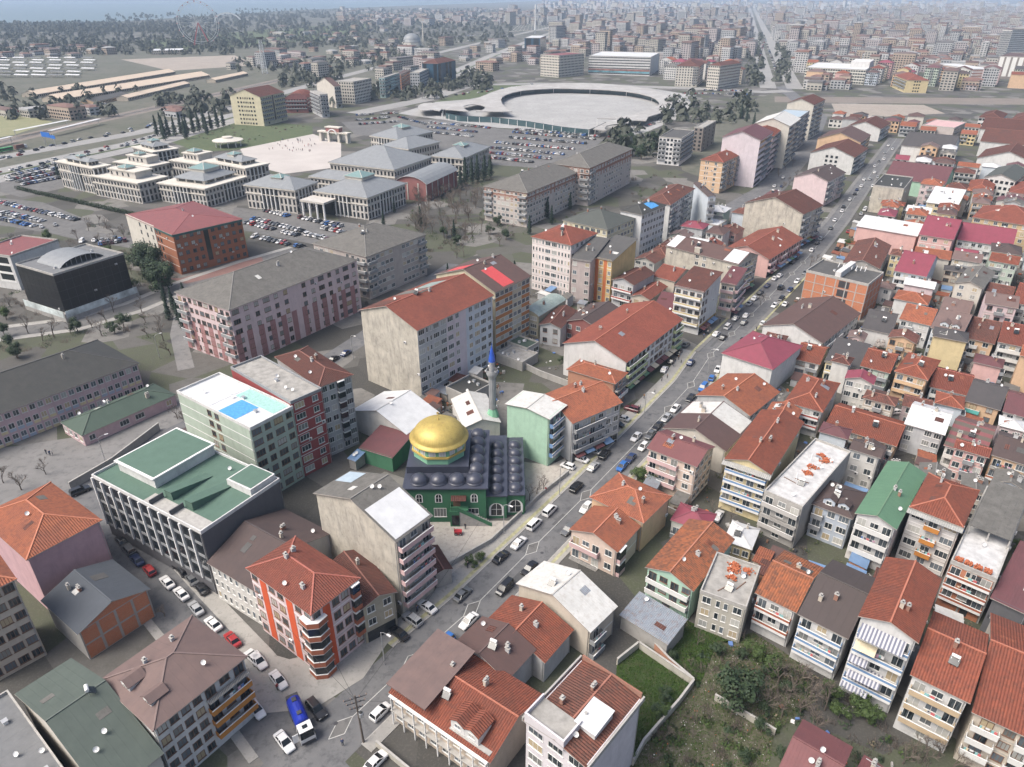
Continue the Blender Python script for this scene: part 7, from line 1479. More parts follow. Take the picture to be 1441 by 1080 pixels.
 if 'mural' in fl: ovl('mural_band','F',0,2 * a,3,h_ * .22,plain('mural',(.14,.32,.38),.6,0,.6,.1),.2); ovl('shop_band','F',0,2 * a,h_ * .22,h_ * .32,plain('mural_red',(.24,.12,.1),.6,0,.5,.12),.15)
 if 'heaps' in fl:
  br = plain('loose_brick',(.42,.13,.06),.9,0,.3,4)
  for k in range(5):
   m = MB(); r2 = random.Random(k + 9)
   for q in range(50): m.box((r2.gauss(0,.5),r2.gauss(0,.4),r2.uniform(.05,.5)),(.3,.2,.2),r2.uniform(0,3))
   m.build('brick_heap',br,root,(rnd.uniform(-.6,.6) * a,rnd.uniform(-.2,.8) * b,h_))
  for k in range(4): MB().b2(-1.5,-.08,0,1.5,.08,.1).build('plank',FR_B if k % 2 else WHITE,root,(rnd.uniform(-.5,.5) * a,rnd.uniform(-.6,.8) * b,h_ + .02 + k * .01),rnd.uniform(0,3))
 if 'terrace' in fl:
  br = plain('loose_brick',(.42,.13,.06),.9,0,.3,4)
  for k in range(4):
   m = MB(); r2 = random.Random(k)
   for q in range(60): m.box((r2.uniform(-.6,.6),r2.uniform(-.5,.5),r2.uniform(.1,.8)),(.3,.2,.2),r2.uniform(0,3))
   m.build('brick_stack',br,root,(-a * .7 + k * a * .42,-b + 1.2,h_))
  MB().slab([(-a * .9,-b * .3,h_ + 2.4),(a * .95,-b * .3,h_ + 2.4),(a * .95,b * .95,h_ + 3.0),(-a * .9,b * .95,h_ + 3.0)],.12).build('sheet_roof',rm('grey'),root)
  for x in (-.88,0,.92):
   for y in (-.28,.9): MB().b2(x * a - .12,y * b - .12,h_,x * a + .12,y * b + .12,h_ + 2.35).build('column',CONC,root)
def RFz_arc(y,ly):
 c = max(-1,min(1,-y * math.cos(math.pi * .12) / ly)); return math.sin(math.acos(c)) * 4.2 - 1.5
def pix_ground(u,v):
 dx,dy = (u - 720.5) / 1000,-(v - 540) / 1000; c,s = math.cos(R(28.8)),math.sin(R(28.8)); d = Vector((dx,c + dy * s,-s + dy * c)); t = -CAM_H / d.z; return d.x * t,d.y * t
# ------------------------------------------------------------------ ground, water, streets
ASPH = ground_mat('asphalt',(.105,.107,.112),(.15,.15,.152),(.075,.077,.082),.12,.5,.01,.9,8,.2)
ASPH2 = ground_mat('asphalt_lot',(.105,.104,.102),(.145,.142,.138),(.08,.08,.08),.08,.4,.01,.9,6,.2)
ASPH3 = ground_mat('school_yard_paving',(.155,.153,.15),(.195,.19,.186),(.115,.115,.112),.1,.5)
PAVING = ground_mat('plaza_paving',(.29,.29,.285),(.36,.36,.355),(.23,.23,.228),.04,.3)
PINKPAVE = ground_mat('pink_paving',(.40,.37,.35),(.46,.43,.405),None,.05,.3)
COURTPAVE = ground_mat('court_paving',(.36,.335,.30),(.44,.41,.37),(.27,.25,.23),.3,1.0)
GRASSM = ground_mat('grass_soil',(.075,.10,.045),(.055,.08,.035),(.11,.11,.06),.1,.5,.04,1,5,.3)
GRASS2 = ground_mat('garden_soil',(.03,.055,.012),(.042,.062,.018),(.06,.052,.03),.2,.8,.05,1,5,.4)
DRYG = ground_mat('dry_grass',(.19,.20,.10),(.24,.23,.13),(.15,.15,.09),.08,.4)
RUBBLE = ground_mat('rubble_soil',(.085,.075,.055),(.06,.07,.03),(.15,.135,.11),.22,.9,.06,1,5,.4)
BALLAST = ground_mat('ballast',(.17,.145,.125),(.21,.18,.155),(.12,.11,.10),.05,.4)
DIRT2 = ground_mat('bare_earth',(.27,.235,.20),(.33,.29,.25),(.21,.19,.165),.04,.3)
EARTH = lots_mat('town_ground')
SIDEWALK = ground_mat('sidewalk_paving',(.27,.262,.245),(.33,.32,.30),(.22,.215,.20),.25,1.0,.01,.9,5,.2)
YELLOWP = plain('yellow_paving',(.33,.32,.19),.85,0,.35,.9); LINE = plain('road_paint',(.42,.42,.40),.8,0,.3,1.0)
AM = dict(asph2=ASPH2,paving=PAVING,pinkpave=PINKPAVE,grass=GRASSM,drygrass=DRYG,courtpave=COURTPAVE,asph3=ASPH3,grass2=GRASS2,rubble=RUBBLE,ballast=BALLAST,dirt2=DIRT2,scrub=ground_mat('scrub',(.085,.09,.065),(.12,.115,.095),(.06,.07,.05),.02,.12,.05,1,1,.3),brickpave=ground_mat('brick_paving',(.17,.095,.085),(.21,.12,.10),None,.2,1.0))
HWY = ground_mat('highway_surface',(.23,.228,.222),(.28,.275,.268),(.19,.19,.185),.03,.3,.01,.9,4,.15)
tag(MB().poly([(-16000,-200,0),(16000,-200,0),(16000,30000,0),(-16000,30000,0)]).build('ground',EARTH),kind='structure')
m_,t_,b_ = _nodes('sea_water'); b_.inputs['Base Color'].default_value = (.10,.15,.17,1); b_.inputs['Roughness'].default_value = .35
_tc = t_.nodes.new("ShaderNodeTexCoord").outputs['Object']; _bp = t_.nodes.new("ShaderNodeBump"); _bp.inputs['Strength'].default_value = .3; _bp.inputs['Distance'].default_value = 1.0
t_.links.new(_noise(t_,_tc,.05,5),_bp.inputs['Height']); t_.links.new(_bp.outputs[0],b_.inputs['Normal'])
sh = PLACES['shore']
tag(MB().poly([(x,y,.3) for x,y in sh] + [(6000,29500,.3),(-15500,29500,.3),(-15500,sh[0][1],.3)]).build('sea',m_),kind='structure')
def area_poly(name,mat,pts,z):
 bm = bmesh.new(); vs_ = [bm.verts.new((x,y,z)) for x,y in pts]
 f = bm.faces.new(vs_); f.normal_update()
 if f.normal.z < 0: f.normal_flip()
 me = bpy.data.meshes.new(name); bmesh.ops.triangulate(bm,faces=[f]); bm.to_mesh(me); bm.free(); me.materials.append(mat)
 return tag(put(name,me),kind='structure')
for nm,mt,pts,z in AREAS: area_poly(nm,AM[mt],pts,z)
def offset_line(P_,o):
 out = []
 for k,p in enumerate(P_):
  a,b = P_[max(0,k - 1)],P_[min(len(P_) - 1,k + 1)]; d = Vector((b[0] - a[0],b[1] - a[1])).normalized(); out.append((p[0] - d.y * o,p[1] + d.x * o))
 return out
def strip(name,P_,o0,o1,z,mat,h_=0.0,kind='structure'):
 A,B = offset_line(P_,o0),offset_line(P_,o1); m = MB()
 for k in range(len(P_) - 1):
  q = [A[k],A[k + 1],B[k + 1],B[k]]
  if h_ > 0: m.prism(q,0,h_)
  else: m.poly([(x,y,z) for x,y in (q if o0 < o1 else q)])
 o = m.build(name,mat); return tag(o,kind=kind)
def resample(P_,step):
 out = [Vector(P_[0])]
 for a,b in zip(P_,P_[1:]):
  a,b = Vector(a),Vector(b); n = max(1,int((b - a).length / step))
  out += [a + (b - a) * (i / n) for i in range(1,n + 1)]
 return [(p.x,p.y) for p in out]
MAINC = STREETS['MAIN']
strip('road',[p for p in MAINC if p[1] < 215],-5.0,5.0,.04,ASPH); strip('road',[p for p in MAINC if p[1] > 209],-4.2,4.2,.041,ASPH); strip('road',STREETS['SIDE'],-4.4,4.4,.05,ASPH); strip('road',STREETS['SCHOOL'],-3.8,3.8,.045,ASPH)
strip('road',STREETS['AVE'],-8,8,.055,ASPH); strip('road',STREETS['BLVD'],-26,-6,.06,HWY); strip('road',STREETS['BLVD'],6,26,.06,HWY)
strip('road',STREETS['HW'],-19,-2,.06,HWY); strip('road',STREETS['HW'],2,19,.06,HWY); strip('road',STREETS['HW2'],-9,9,.07,HWY); strip('road',STREETS['BLACK'],-4.5,4.5,.05,ASPH2); strip('road',STREETS['PINK'],-2.5,2.5,.055,ASPH3)
strip('sidewalk',STREETS['BLACK'],4.5,7.5,0,SIDEWALK,.12); strip('sidewalk',STREETS['BLACK'],-7.5,-4.5,0,SIDEWALK,.12)
strip('railway',STREETS['RAIL'],-12,12,.05,BALLAST); strip('road',STREETS['PLAZA'],-12,12,.08,HWY); strip('road',STREETS['LOTRD'],-6,6,.08,ASPH2)
for o in (-3,-1.5,1.5,3): strip('rail',STREETS['RAIL'],o - .08,o + .08,0,STEEL,.22)
strip('central_reservation',STREETS['HW'],-1.6,1.6,.1,GRASSM,.2)
lower = [p for p in MAINC if p[1] < 200]
strip('sidewalk',[p for p in MAINC if 76 < p[1] < 215],5.0,9.2,0,SIDEWALK,.13); strip('sidewalk',[p for p in MAINC if 74 < p[1] < 215],-7.2,-5.0,0,SIDEWALK,.13); strip('sidewalk',[p for p in MAINC if p[1] > 209],4.2,6.4,0,ASPH3,.131); strip('sidewalk',[p for p in MAINC if p[1] > 209],-5.6,-4.2,0,ASPH3,.131)
strip('kerb',[p for p in MAINC if 76 < p[1] < 215],4.84,4.995,0,CONC,.15); strip('kerb',[p for p in MAINC if 74 < p[1] < 215],-4.995,-4.84,0,CONC,.15)
strip('yellow_paving_strip',[p for p in MAINC if 76 < p[1] < 310],5.5,6.3,.136,YELLOWP); strip('yellow_paving_strip',[p for p in MAINC if 76 < p[1] < 310],-6.3,-5.6,.136,YELLOWP)
S1 = STREETS['SIDE'][1:-1]
strip('sidewalk',S1,-7.4,-4.4,0,SIDEWALK,.12); strip('sidewalk',S1,4.4,6.0,0,SIDEWALK,.12)
strip('road_marking',MAINC[1:],-.07,.07,.046,LINE)
for k,p in enumerate(resample([q for q in MAINC if q[1] < 320],16)):
 i = min(range(len(MAINC) - 1),key=lambda j: abs(MAINC[j][1] - p[1])); a,b = MAINC[max(0,i - 1)],MAINC[i + 1]; d = Vector((b[0] - a[0],b[1] - a[1])).normalized(); nn = Vector((-d.y,d.x)); c = Vector(p)
 m = MB(); cr = [c + d * 2.6,c + nn * 1.3 + d * .4,c - d * 2.6,c - nn * 1.3 - d * .4]
 for q in range(4):
  u0,u1 = cr[q],cr[(q + 1) % 4]; e = (u1 - u0).normalized(); f_ = Vector((-e.y,e.x)) * .07
  m.poly([(u0.x - f_.x,u0.y - f_.y,.052),(u1.x - f_.x,u1.y - f_.y,.052),(u1.x + f_.x,u1.y + f_.y,.052),(u0.x + f_.x,u0.y + f_.y,.052)])
 m.poly([(q.x,q.y,.048) for q in cr],1); tag(m.build('road_marking',[LINE,ASPH2]),kind='structure')
for o in (-8.5,8.5): strip('lane_line',STREETS['HW'],o - .15,o + .15,.066,LINE)
area_poly('corner_pavement',SIDEWALK,[(-33,78),(-26,84),(-22,94),(-40,88),(-52,92),(-55,88),(-42,77)],.09)

r = random.Random(31); PATCH = ground_mat('road_patch',(.075,.077,.08),(.095,.096,.1),None,.5,1.0)
for k,p in enumerate(resample([q for q in MAINC if q[1] < 330],9)[1:]):
 i = min(range(len(MAINC) - 1),key=lambda j: abs(MAINC[j][1] - p[1])); a,b = MAINC[max(0,i - 1)],MAINC[i + 1]; an = math.atan2(b[1] - a[1],b[0] - a[0]); o = r.uniform(-3.4,3.4); x,y = p[0] - math.sin(an) * o,p[1] + math.cos(an) * o
 if k % 2: tag(MB().lathe([(.38,0),(.36,.006),(0,.006)],14,(x,y,.055)).build('manhole_cover',DARKM),kind='structure')
 else:
  L_,W_,cs,sn = r.uniform(1,4),r.uniform(.4,.9),math.cos(an),math.sin(an); tag(MB().poly([(x + u * L_ * cs - v * W_ * sn,y + u * L_ * sn + v * W_ * cs,.0435) for u,v in ((-1,-1),(1,-1),(1,1),(-1,1))]).build('road_patch',PATCH),kind='structure')
# ------------------------------------------------------------------ buildings
for row in BUILDINGS: building(*row)
_lab = {}
for row in FILL: _lab[row[12]] = _lab.get(row[12],0) + 1
for row in FILL:
 o = building(*row)
 if _lab[row[12]] > 1: o['group'] = 'houses filling the quarters'

sdup = {}
for q in SHEDS: sdup[q[7]] = sdup.get(q[7],0) + 1
for x,y,rz,w_,d_,h_,c,lab in [q[:7] + (q[7],) for q in SHEDS]:
 o = empty('shed',(x,y,0),rz); tag(o,lab,'shed','yard sheds' if sdup[lab] > 1 else None)
 MB().b2(-w_ / 2,-d_ / 2,0,w_ / 2,d_ / 2,h_).build('wall',wm(('conc','greyw','beige','brickw')[int(abs(x * 10)) % 4]),o); MB().slab([(-w_ / 2 - .2,-d_ / 2 - .25,h_ + .05),(w_ / 2 + .2,-d_ / 2 - .25,h_ + .05),(w_ / 2 + .2,d_ / 2 + .2,h_ + .55),(-w_ / 2 - .2,d_ / 2 + .2,h_ + .55)],.08).build('roof',rm(c),o)
 MB().b2(-.4,-d_ / 2 - .04,0,.4,-d_ / 2 - .005,min(2,h_ - .2)).build('door',FR_B,o)
# market: long stall roofs beside the warehouses
k = 0
for v in (84,87.5,91,95,99.5,104,109):
 for u in range(-20,130,24):
  if u + v > 225: continue
  x,y = pix_ground(u + (v % 7),v); o = empty('market_stall',(x,y,0),-.25); tag(o,'long pale stall roof in the market beyond the warehouses','market stall','market stalls'); MB().slab([(-12,-3.5,3.2),(12,-3.5,3.2),(12,0,4.2),(-12,0,4.2)],.15).slab([(-12,0,4.2),(12,0,4.2),(12,3.5,3.2),(-12,3.5,3.2)],.15).build('roof',rm('white' if k % 3 else 'grey2'),o)
  for sx in (-11,0,11): put('post',cached('post',lambda: None),o,(sx,0,0),0,(1,1,4.0))
  k += 1
# ------------------------------------------------------------------ the mosque
GREENW = wall_mat('mosque_green',(.05,.155,.085),.2); GREEN2 = wall_mat('mosque_green_light',(.20,.42,.28),.2); LEAD = rm('lead')
GOLD = sheet_mat('gilded_dome',(.52,.40,.12),(.42,.31,.09),.6,.06,.5,(.30,.22,.08),None,.35); BLUEC = plain('blue_spire',(.025,.09,.45),.45,0,.15); STONE = wall_mat('minaret_stone',(.33,.335,.34),.4)
def small_dome(r):
 m = MB(); m.lathe([(r * 1.04,0),(r * 1.04,.25)] + [(r * math.cos(t),.25 + r * .85 * math.sin(t)) for t in [i * math.pi / 16 for i in range(9)]],18); return m.mesh('small_dome',[LEAD],True)
def arch_window(w_,h_):
 def f():
  m = MB(); N = 8; r = w_ / 2
  arc = [(r * math.cos(math.pi * i / N),h_ - r + r * math.sin(math.pi * i / N)) for i in range(N + 1)]
  out = [(r,0)] + arc + [(-r,0)]; k = .72
  inn = [(x * k,.12 + (z - .12) * (1 - .12 / h_) if z > 0 else .14) for x,z in out]
  for i in range(len(out) - 1): m.poly([(out[i][0],-.08,out[i][1]),(inn[i][0],-.08,inn[i][1]),(inn[i + 1][0],-.08,inn[i + 1][1]),(out[i + 1][0],-.08,out[i + 1][1])][::-1])
  m.poly([(out[0][0],-.08,0),(inn[0][0],-.08,.14),(inn[-1][0],-.08,.14),(out[-1][0],-.08,0)]);
  m.poly([(x,-.05,z) for x,z in inn][::-1],1); m.b2(-.05,-.075,.14,.05,-.055,h_ - .2); m.b2(-r * .7,-.074,h_ * .5,r * .7,-.056,h_ * .5 + .08)
  return m.mesh('arched_window',[WHITE,DARKGLASS])
 return cached(('arch',w_,h_),f)
MQ = empty('mosque',(-14.7,125.9,0),R(0.5)); tag(MQ,'green mosque with a gold dome and dark blue domed roofs','mosque')
MW,MD,MH = 17.8,22.0,9.7                      # main hall; its front stands at local y = 0
MB().b2(-MW / 2,0,-.3,MW / 2,MD,MH).build('hall_wall',GREENW,MQ)
MB().slab([(-MW / 2 - .5,-.5,MH + .02),(MW / 2 + .5,-.5,MH + .02),(MW / 2 + .5,MD,MH + .9),(-MW / 2 - .5,MD,MH + .9)],.3).build('hall_roof',LEAD,MQ)
sd_ = small_dome(1.95)
for x in (-5.9,-1.6,2.5,6.4): put('small_dome',sd_,MQ,(x,2.2,MH + .1))
for k in range(5): put('small_dome',sd_,MQ,(6.6,5.9 + k * 3.4,MH + .35 + k * .13),0,.95)
for k in range(2): put('small_dome',sd_,MQ,(-4.0 + k * 4,19.9,MH + .6),0,.8)
DC = (-2.0,11.6)
m = MB(); m.b2(DC[0] - 7,DC[1] - 6.6,MH,DC[0] + 7,DC[1] + 6.6,MH + 2.0); m.build('dome_base',LEAD,MQ)
m = MB(); m.lathe([(6.2,0),(6.2,5.4)],8,(DC[0],DC[1],MH + .6),0,math.pi / 8,2 * math.pi + math.pi / 8); m.build('drum',GREEN2,MQ)
m = MB(); m.lathe([(6.6,0),(6.6,.4),(6.2,.42)],8,(DC[0],DC[1],MH + 3.6),0,math.pi / 8,2 * math.pi + math.pi / 8); m.build('drum_cornice',plain('gold_trim',(.5,.36,.1),.5),MQ)
for k in range(16):
 an = (k + .5) * math.pi / 8; rr = 6.2 * math.cos(math.pi / 8) / math.cos(((an + math.pi / 8) % (math.pi / 4)) - math.pi / 8)
 put('drum_window',cached('drumwin',lambda: MB().b2(-.75,-.12,0,.75,.02,1.5).b2(-.6,-.14,.12,.6,-.1,1.38,1).b2(-.04,-.16,.12,.04,-.1,1.38).mesh('drum_window',[WHITE,plain('drum_pane',(.5,.52,.5),.4)])),MQ,(DC[0] + (rr) * math.cos(an),DC[1] + (rr) * math.sin(an),MH + 4.2),round((an + math.pi / 8) / (math.pi / 4) - .5) * math.pi / 4 + math.pi / 2)
m = MB(); prof = [(6.8,0),(6.8,.3),(6.1,.5)] + [(6.0 * math.cos(t),.5 + 3.9 * math.sin(t)) for t in [i * math.pi / 28 for i in range(1,15)]]; m.lathe(prof,40,(DC[0],DC[1],MH + 5.9),0,uvs=True); m.build('gold_dome',GOLD,MQ,smooth=True)
m = MB(); m.lathe([(.05,0),(.22,.15),(.1,.4),(.16,.55),(.05,.75),(.03,1.5)],8,(DC[0],DC[1],MH + 10.3)); m.lathe([(.28,1.7),(.3,1.85),(.26,2.0)],8,(DC[0],DC[1],MH + 10.3)); m.build('finial',plain('gold_trim',(.5,.36,.1),.5),MQ)
for x in (-5.9,-1.6,6.3): put('window',arch_window(1.6,2.4),MQ,(x,0,5.6));
for x in (-1.4,): put('window',win_mesh(2.8,2.4,FR_W,3,True)[0],MQ,(x,0,1.6))
for x in (-5.6,6.0): put('window',win_mesh(2.4,1.6,FR_W,2,True)[0],MQ,(x,0,2.3))
MB().b2(1.0,-1.5,4.3,5.0,-.005,4.5).b2(1.0,-1.5,4.5,1.1,0,5.4).b2(1.1,-1.5,4.5,3,-1.4,5.4).build('entrance_landing',GREENW,MQ)
MB().b2(1.6,-.06,4.5,3.2,.0,6.9).build('entrance_door',FR_B,MQ); MB().slab([(1.2,-1.4,7.0),(4.6,-1.4,7.0),(4.6,0,7.5),(1.2,0,7.5)],.1).build('entrance_canopy',rm('redbrown'),MQ)
st = MB()
for k in range(14): st.b2(3.0 + k * .5,-1.5,0,3.5 + k * .5,-.02,4.2 - k * .3)
st.build('stair',CONC,MQ)
MB().slab([(2.8,-1.62,5.3),(10.2,-1.62,.9),(10.2,-1.5,.9),(2.8,-1.5,5.3)],1.0).build('stair_parapet',GREENW,MQ)
MB().b2(.9,-1.6,0,3.0,-.02,4.29).build('stair_base',GREENW,MQ); MB().b2(1.3,-1.64,.4,2.9,-1.6,3.2).build('lobby_glass',DARKGLASS,MQ)
for w0,w1,y0,hh,nd in ((MW / 2 + .0,MW / 2 + 4.6,1.2,6.6,6),(MW / 2 + 4.6,MW / 2 + 8.6,2.4,6.0,6)):
 MB().b2(w0 + .02,y0,-.3,w1,MD + 3,hh).build('porch_wall',GREENW,MQ); MB().slab([(w0 + .02,y0 - .4,hh + .02),(w1 + .2,y0 - .4,hh + .02),(w1 + .2,MD + 3.2,hh + .3),(w0 + .02,MD + 3.2,hh + .3)],.25).build('porch_roof',LEAD,MQ)
 for k in range(nd): put('small_dome',sd_,MQ,((w0 + w1) / 2,y0 + 1.9 + k * 3.4,hh + .05 + k * .03),0,.8)
 put('porch_arch',arch_window(3.4,3.6),MQ,((w0 + w1) / 2,y0,.8))
MB().b2(MW / 2 + 8.6,3.0,0,MW / 2 + 8.9,MD + 3,5.7).build('porch_side',GREENW,MQ)
mx,my = PLACES['minaret']; MN = empty('minaret',(mx + .3,my,0)); tag(MN,'slender grey stone minaret with a blue cone and one balcony','minaret')
MB().lathe([(1.7,0),(1.7,5.5),(1.0,7.4)],8).build('base',GREEN2,MN)
m = MB(); m.lathe([(.88,7.2),(.88,16.8)],12)
for k in range(12): an = k * math.pi / 6; m.b2(.88 * math.cos(an) - .07,.88 * math.sin(an) - .07,7.5,.88 * math.cos(an) + .07,.88 * math.sin(an) + .07,16.6)
m.build('shaft',STONE,MN)
MB().lathe([(.9,16.6),(1.05,16.9),(1.2,17.3),(1.5,17.9),(1.55,18.3),(1.55,19.2),(1.42,19.2),(1.42,18.35),(.75,18.33)],16).build('balcony',STONE,MN)
MB().lathe([(.76,18.3),(.76,21.2),(.9,21.3),(.9,21.6)],12).build('upper_shaft',STONE,MN)
MB().lathe([(.9,21.6),(.85,22.2),(.5,24.2),(.08,26.0),(.04,26.7),(.0,26.8)],14).build('spire',BLUEC,MN)
for k in range(4):
 an = k * math.pi / 2 + .5; put('loudspeaker',cached('horn',lambda: MB().lathe([(.06,0),(.1,.2),(.26,.5)],8).mesh('loudspeaker',[WHITE])),MN,(1.5 * math.cos(an),1.5 * math.sin(an),19.4)).rotation_euler = (0,R(90),an)

# ------------------------------------------------------------------ government complex
CW = wm('court'); CR = rm('courtroof'); TEAL = plain('lantern_glass',(.17,.26,.25),.3,0,.2)
CLAB = ['stone government pavilion with arched windows under its roof, highest of the left cluster','stone government block with a stepped roof and small pyramid','stone government pavilion with an arched attic above the brick office','stone government pavilion with arched attic beside the parade square','stone government wing with a barrel window at the back of the left cluster','stone government pavilion with grey hipped roof, left of the portico','stone government pavilion with grey hipped roof, right of the portico','brick-red hall with a grey barrel roof in the government complex','large white central hall of the government complex under grey roofs','stone government wing with hipped roof beside the car lots','rear government wing with a pale lantern near the gatehouse','tall inner block of the government complex with grey roof']
CLAB += ['low linking wing with small pyramid inside the left government cluster','stepped linking wing between the left government pavilions','low grey-roofed wing behind the government portico']
for k,(x,y,rz,cw,cdp,ch,typ) in enumerate(COURT + [(-231,455,-.5,34,16,12,'step'),(-197,456,-.5,26,20,13.5,'step'),(-101,424,-.45,34,16,10,'plainhip')]):
 rt = empty('government_building',(x,y,0),rz); tag(rt,CLAB[k],'public building'); a,b = cw / 2 - .8,cdp / 2 - .8
 if typ == 'vault':
  MB().b2(-a,-b,0,a,b,ch).build('wall',wm('brickred'),rt); RF = Roof('barrel2',cw,cdp,ch,.1,''); RF.m.build('roof',[CR,WHITE,CR],rt)
  m = MB(); m.poly([(p[0] * .97,-b - .02,p[1] - .2) for p in RF.pts][::-1]); m.build('gable',wm('brickred'),rt)
  for s,L in (('F',2 * a),('R',2 * b)):
   for q in range(int(L / 7) + 1): overlay(rt,'pilaster',s,a,b,max(0,min(L - .8,q * 7)),max(.8,min(L,q * 7 + .8)),0,ch,CW,.25)
  continue
 MB().b2(-a,-b,0,a,b,ch).build('wall',CW,rt); MB().b2(-cw / 2,-cdp / 2,ch,cw / 2,cdp / 2,ch + .7).build('cornice',wm('cream'),rt)
 MB().b2(-a - .4,-b - .4,ch * .68,a + .4,b + .4,ch * .68 + .35).build('string_course',wm('cream'),rt)
 for s,L in (('F',2 * a),('R',2 * b)):
  nb = max(3,int(L / 2.6)); bw = L / nb
  for q in range(nb):
   mid = abs(q - nb / 2 + .5) < 2.2
   if mid and typ in ('hip','arch'):
    overlay(rt,'tall_glazing',s,a,b,q * bw + bw * .18,q * bw + bw * .82,.8,ch * .98,DARKGLASS,.03); overlay(rt,'column',s,a,b,q * bw - .25,q * bw + .25,0,ch,WHITE,.5); continue
   overlay(rt,'pilaster',s,a,b,q * bw - .2,q * bw + .2,0,ch * .67,WHITE,.25) if q % 2 == 0 and q else None
   for zz,hh in ((.06,.24),(.38,.24),(.76,.16)): overlay(rt,'window',s,a,b,q * bw + bw * .25,q * bw + bw * .75,ch * zz,ch * (zz + hh),DARKGLASS,.05)
 z = ch + .7
 if typ == 'arch':
  MB().b2(-a * .62,-b * .62,z,a * .62,b * .62,z + 2.2).build('attic',wm('cream'),rt)
  for s,L in (('F',2 * a * .62),('R',2 * b * .62)):
   for q in range(3): overlay(rt,'attic_window',s,a * .62,b * .62,L * (.08 + q * .3),L * (.08 + q * .3 + .24),z + .3,z + 2.0,DARKGLASS,.04)
  Roof('hip',a * 1.38,b * 1.38,z + 2.2,0,'').m.build('roof',[CR,CR,CR],rt); lz = z + 2.2 + min(a,b) * .69 * .28
 elif typ == 'step':
  MB().b2(-a * .5,-b * .45,z,a * .6,b * .7,z + 3.6).build('attic',CW,rt); MB().b2(-a * .55,-b * .5,z + 3.6,a * .65,b * .75,z + 4.2).build('attic_cornice',wm('cream'),rt); lz = z + 4.2
  for q in range(4): overlay(rt,'attic_window','F',a * .5,b * .45,1 + q * a * .24,2.4 + q * a * .24,z + .8,z + 2.8,DARKGLASS,.05)
 else:
  Roof('hip',cw,cdp,z,0,'').m.build('roof',[CR,CR,CR],rt); lz = z + min(cw,cdp) / 2 * .40 - 1.6
 if typ != 'plainhip':
  L = min(cw,cdp) * .16
  m = MB(); m.b2(-L,-L,lz - .8,L,L,lz + 1.1); m.build('lantern_base',wm('cream'),rt); Roof('hip',2 * L + 1,2 * L + 1,lz + 1.1,0,'').m.build('lantern',[TEAL,wm('cream'),wm('cream')],rt)
px,py = (-103,377); PT = empty('portico',(px,py,0),-.45); tag(PT,'columned portico between the two hipped government pavilions','portico')
MB().b2(-8,-5,8.2,8,6,9.2).build('roof',CW,PT)
for x in (-7,-2.4,2.4,7): MB().lathe([(.75,0),(.6,.5),(.55,7.6),(.8,8.2)],10).build('column',WHITE,PT,(x,-4.2,0))
MB().b2(-6,5,0,6,5.6,8).build('glazing',DARKGLASS,PT)
gx,gy = PLACES['gate']; GT = empty('gatehouse',(gx,gy,0),-.45); tag(GT,'red and cream arched gatehouse at the edge of the parade square','gatehouse')
for x in (-13,-5,5,13): MB().b2(x - 1,-2,0,x + 1,2,7).build('pier',wm('cream'),GT)
MB().b2(-15,-2.6,7,15,2.6,8).build('beam',wm('cream'),GT); MB().b2(-6.5,-2.3,8,6.5,2.3,11).build('upper_storey',wm('brickred'),GT); MB().b2(-7,-2.8,11,7,2.8,11.7).build('cornice',wm('cream'),GT)
m = MB();
for i in range(10):
 t0,t1 = math.pi * i / 10,math.pi * (i + 1) / 10; m.bar((4 * math.cos(t0),-2.7,6.5 + 3.4 * math.sin(t0)),(4 * math.cos(t1),-2.7,6.5 + 3.4 * math.sin(t1)),.8,.7)
m.build('arch',WHITE,GT)
rx,ry = PLACES['roundroof']; RP = empty('round_pavilion',(rx,ry,0)); tag(RP,'round white pavilion roof on the lawn before the parade square','pavilion')
MB().lathe([(0,6.4),(6,6.0),(11.5,4.9),(11.5,4.3),(0,4.3)],28).build('roof',wm('cream'),RP); MB().lathe([(4,6.1),(4,7.2),(0,7.4)],20).build('cupola',wm('cream'),RP)
for k in range(10): MB().lathe([(.3,0),(.3,4.3)],8).build('column',WHITE,RP,(9.5 * math.cos(k * .628),9.5 * math.sin(k * .628),0))

# ------------------------------------------------------------------ round canopy on the plaza
CN_ = empty('plaza_canopy',(0,0,0)); tag(CN_,'sprawling white ring-shaped canopy around an oval plaza','canopy')
def flat_with_holes(outer,holes,z,t,mat,name,parent):
 bm = bmesh.new(); edges = []
 for loop in [outer] + holes:
  vs_ = [bm.verts.new((x,y,z)) for x,y in loop]; edges += [bm.edges.new((vs_[i],vs_[(i + 1) % len(vs_)])) for i in range(len(vs_))]
 bmesh.ops.triangle_fill(bm,use_beauty=True,use_dissolve=False,edges=edges)
 bmesh.ops.recalc_face_normals(bm,faces=bm.faces)
 fs = list(bm.faces)
 if fs and fs[0].normal.z < 0: bmesh.ops.reverse_faces(bm,faces=fs)
 r = bmesh.ops.extrude_face_region(bm,geom=list(bm.faces)); bmesh.ops.translate(bm,verts=[v for v in r['geom'] if isinstance(v,bmesh.types.BMVert)],vec=(0,0,t))
 me = bpy.data.meshes.new(name); bm.to_mesh(me); bm.free(); me.materials.append(mat); return put(name,me,parent)
def smooth_loop(P_,n=3):
 out = []; L = len(P_)
 for i in range(L):
  p0,p1,p2,p3 = [Vector(P_[(i + k - 1) % L]) for k in range(4)]
  for q in range(n):
   t = q / n; v = .5 * ((2 * p1) + (-p0 + p2) * t + (2 * p0 - 5 * p1 + 4 * p2 - p3) * t * t + (-p0 + 3 * p1 - 3 * p2 + p3) * t ** 3); out.append((v.x,v.y))
 return out
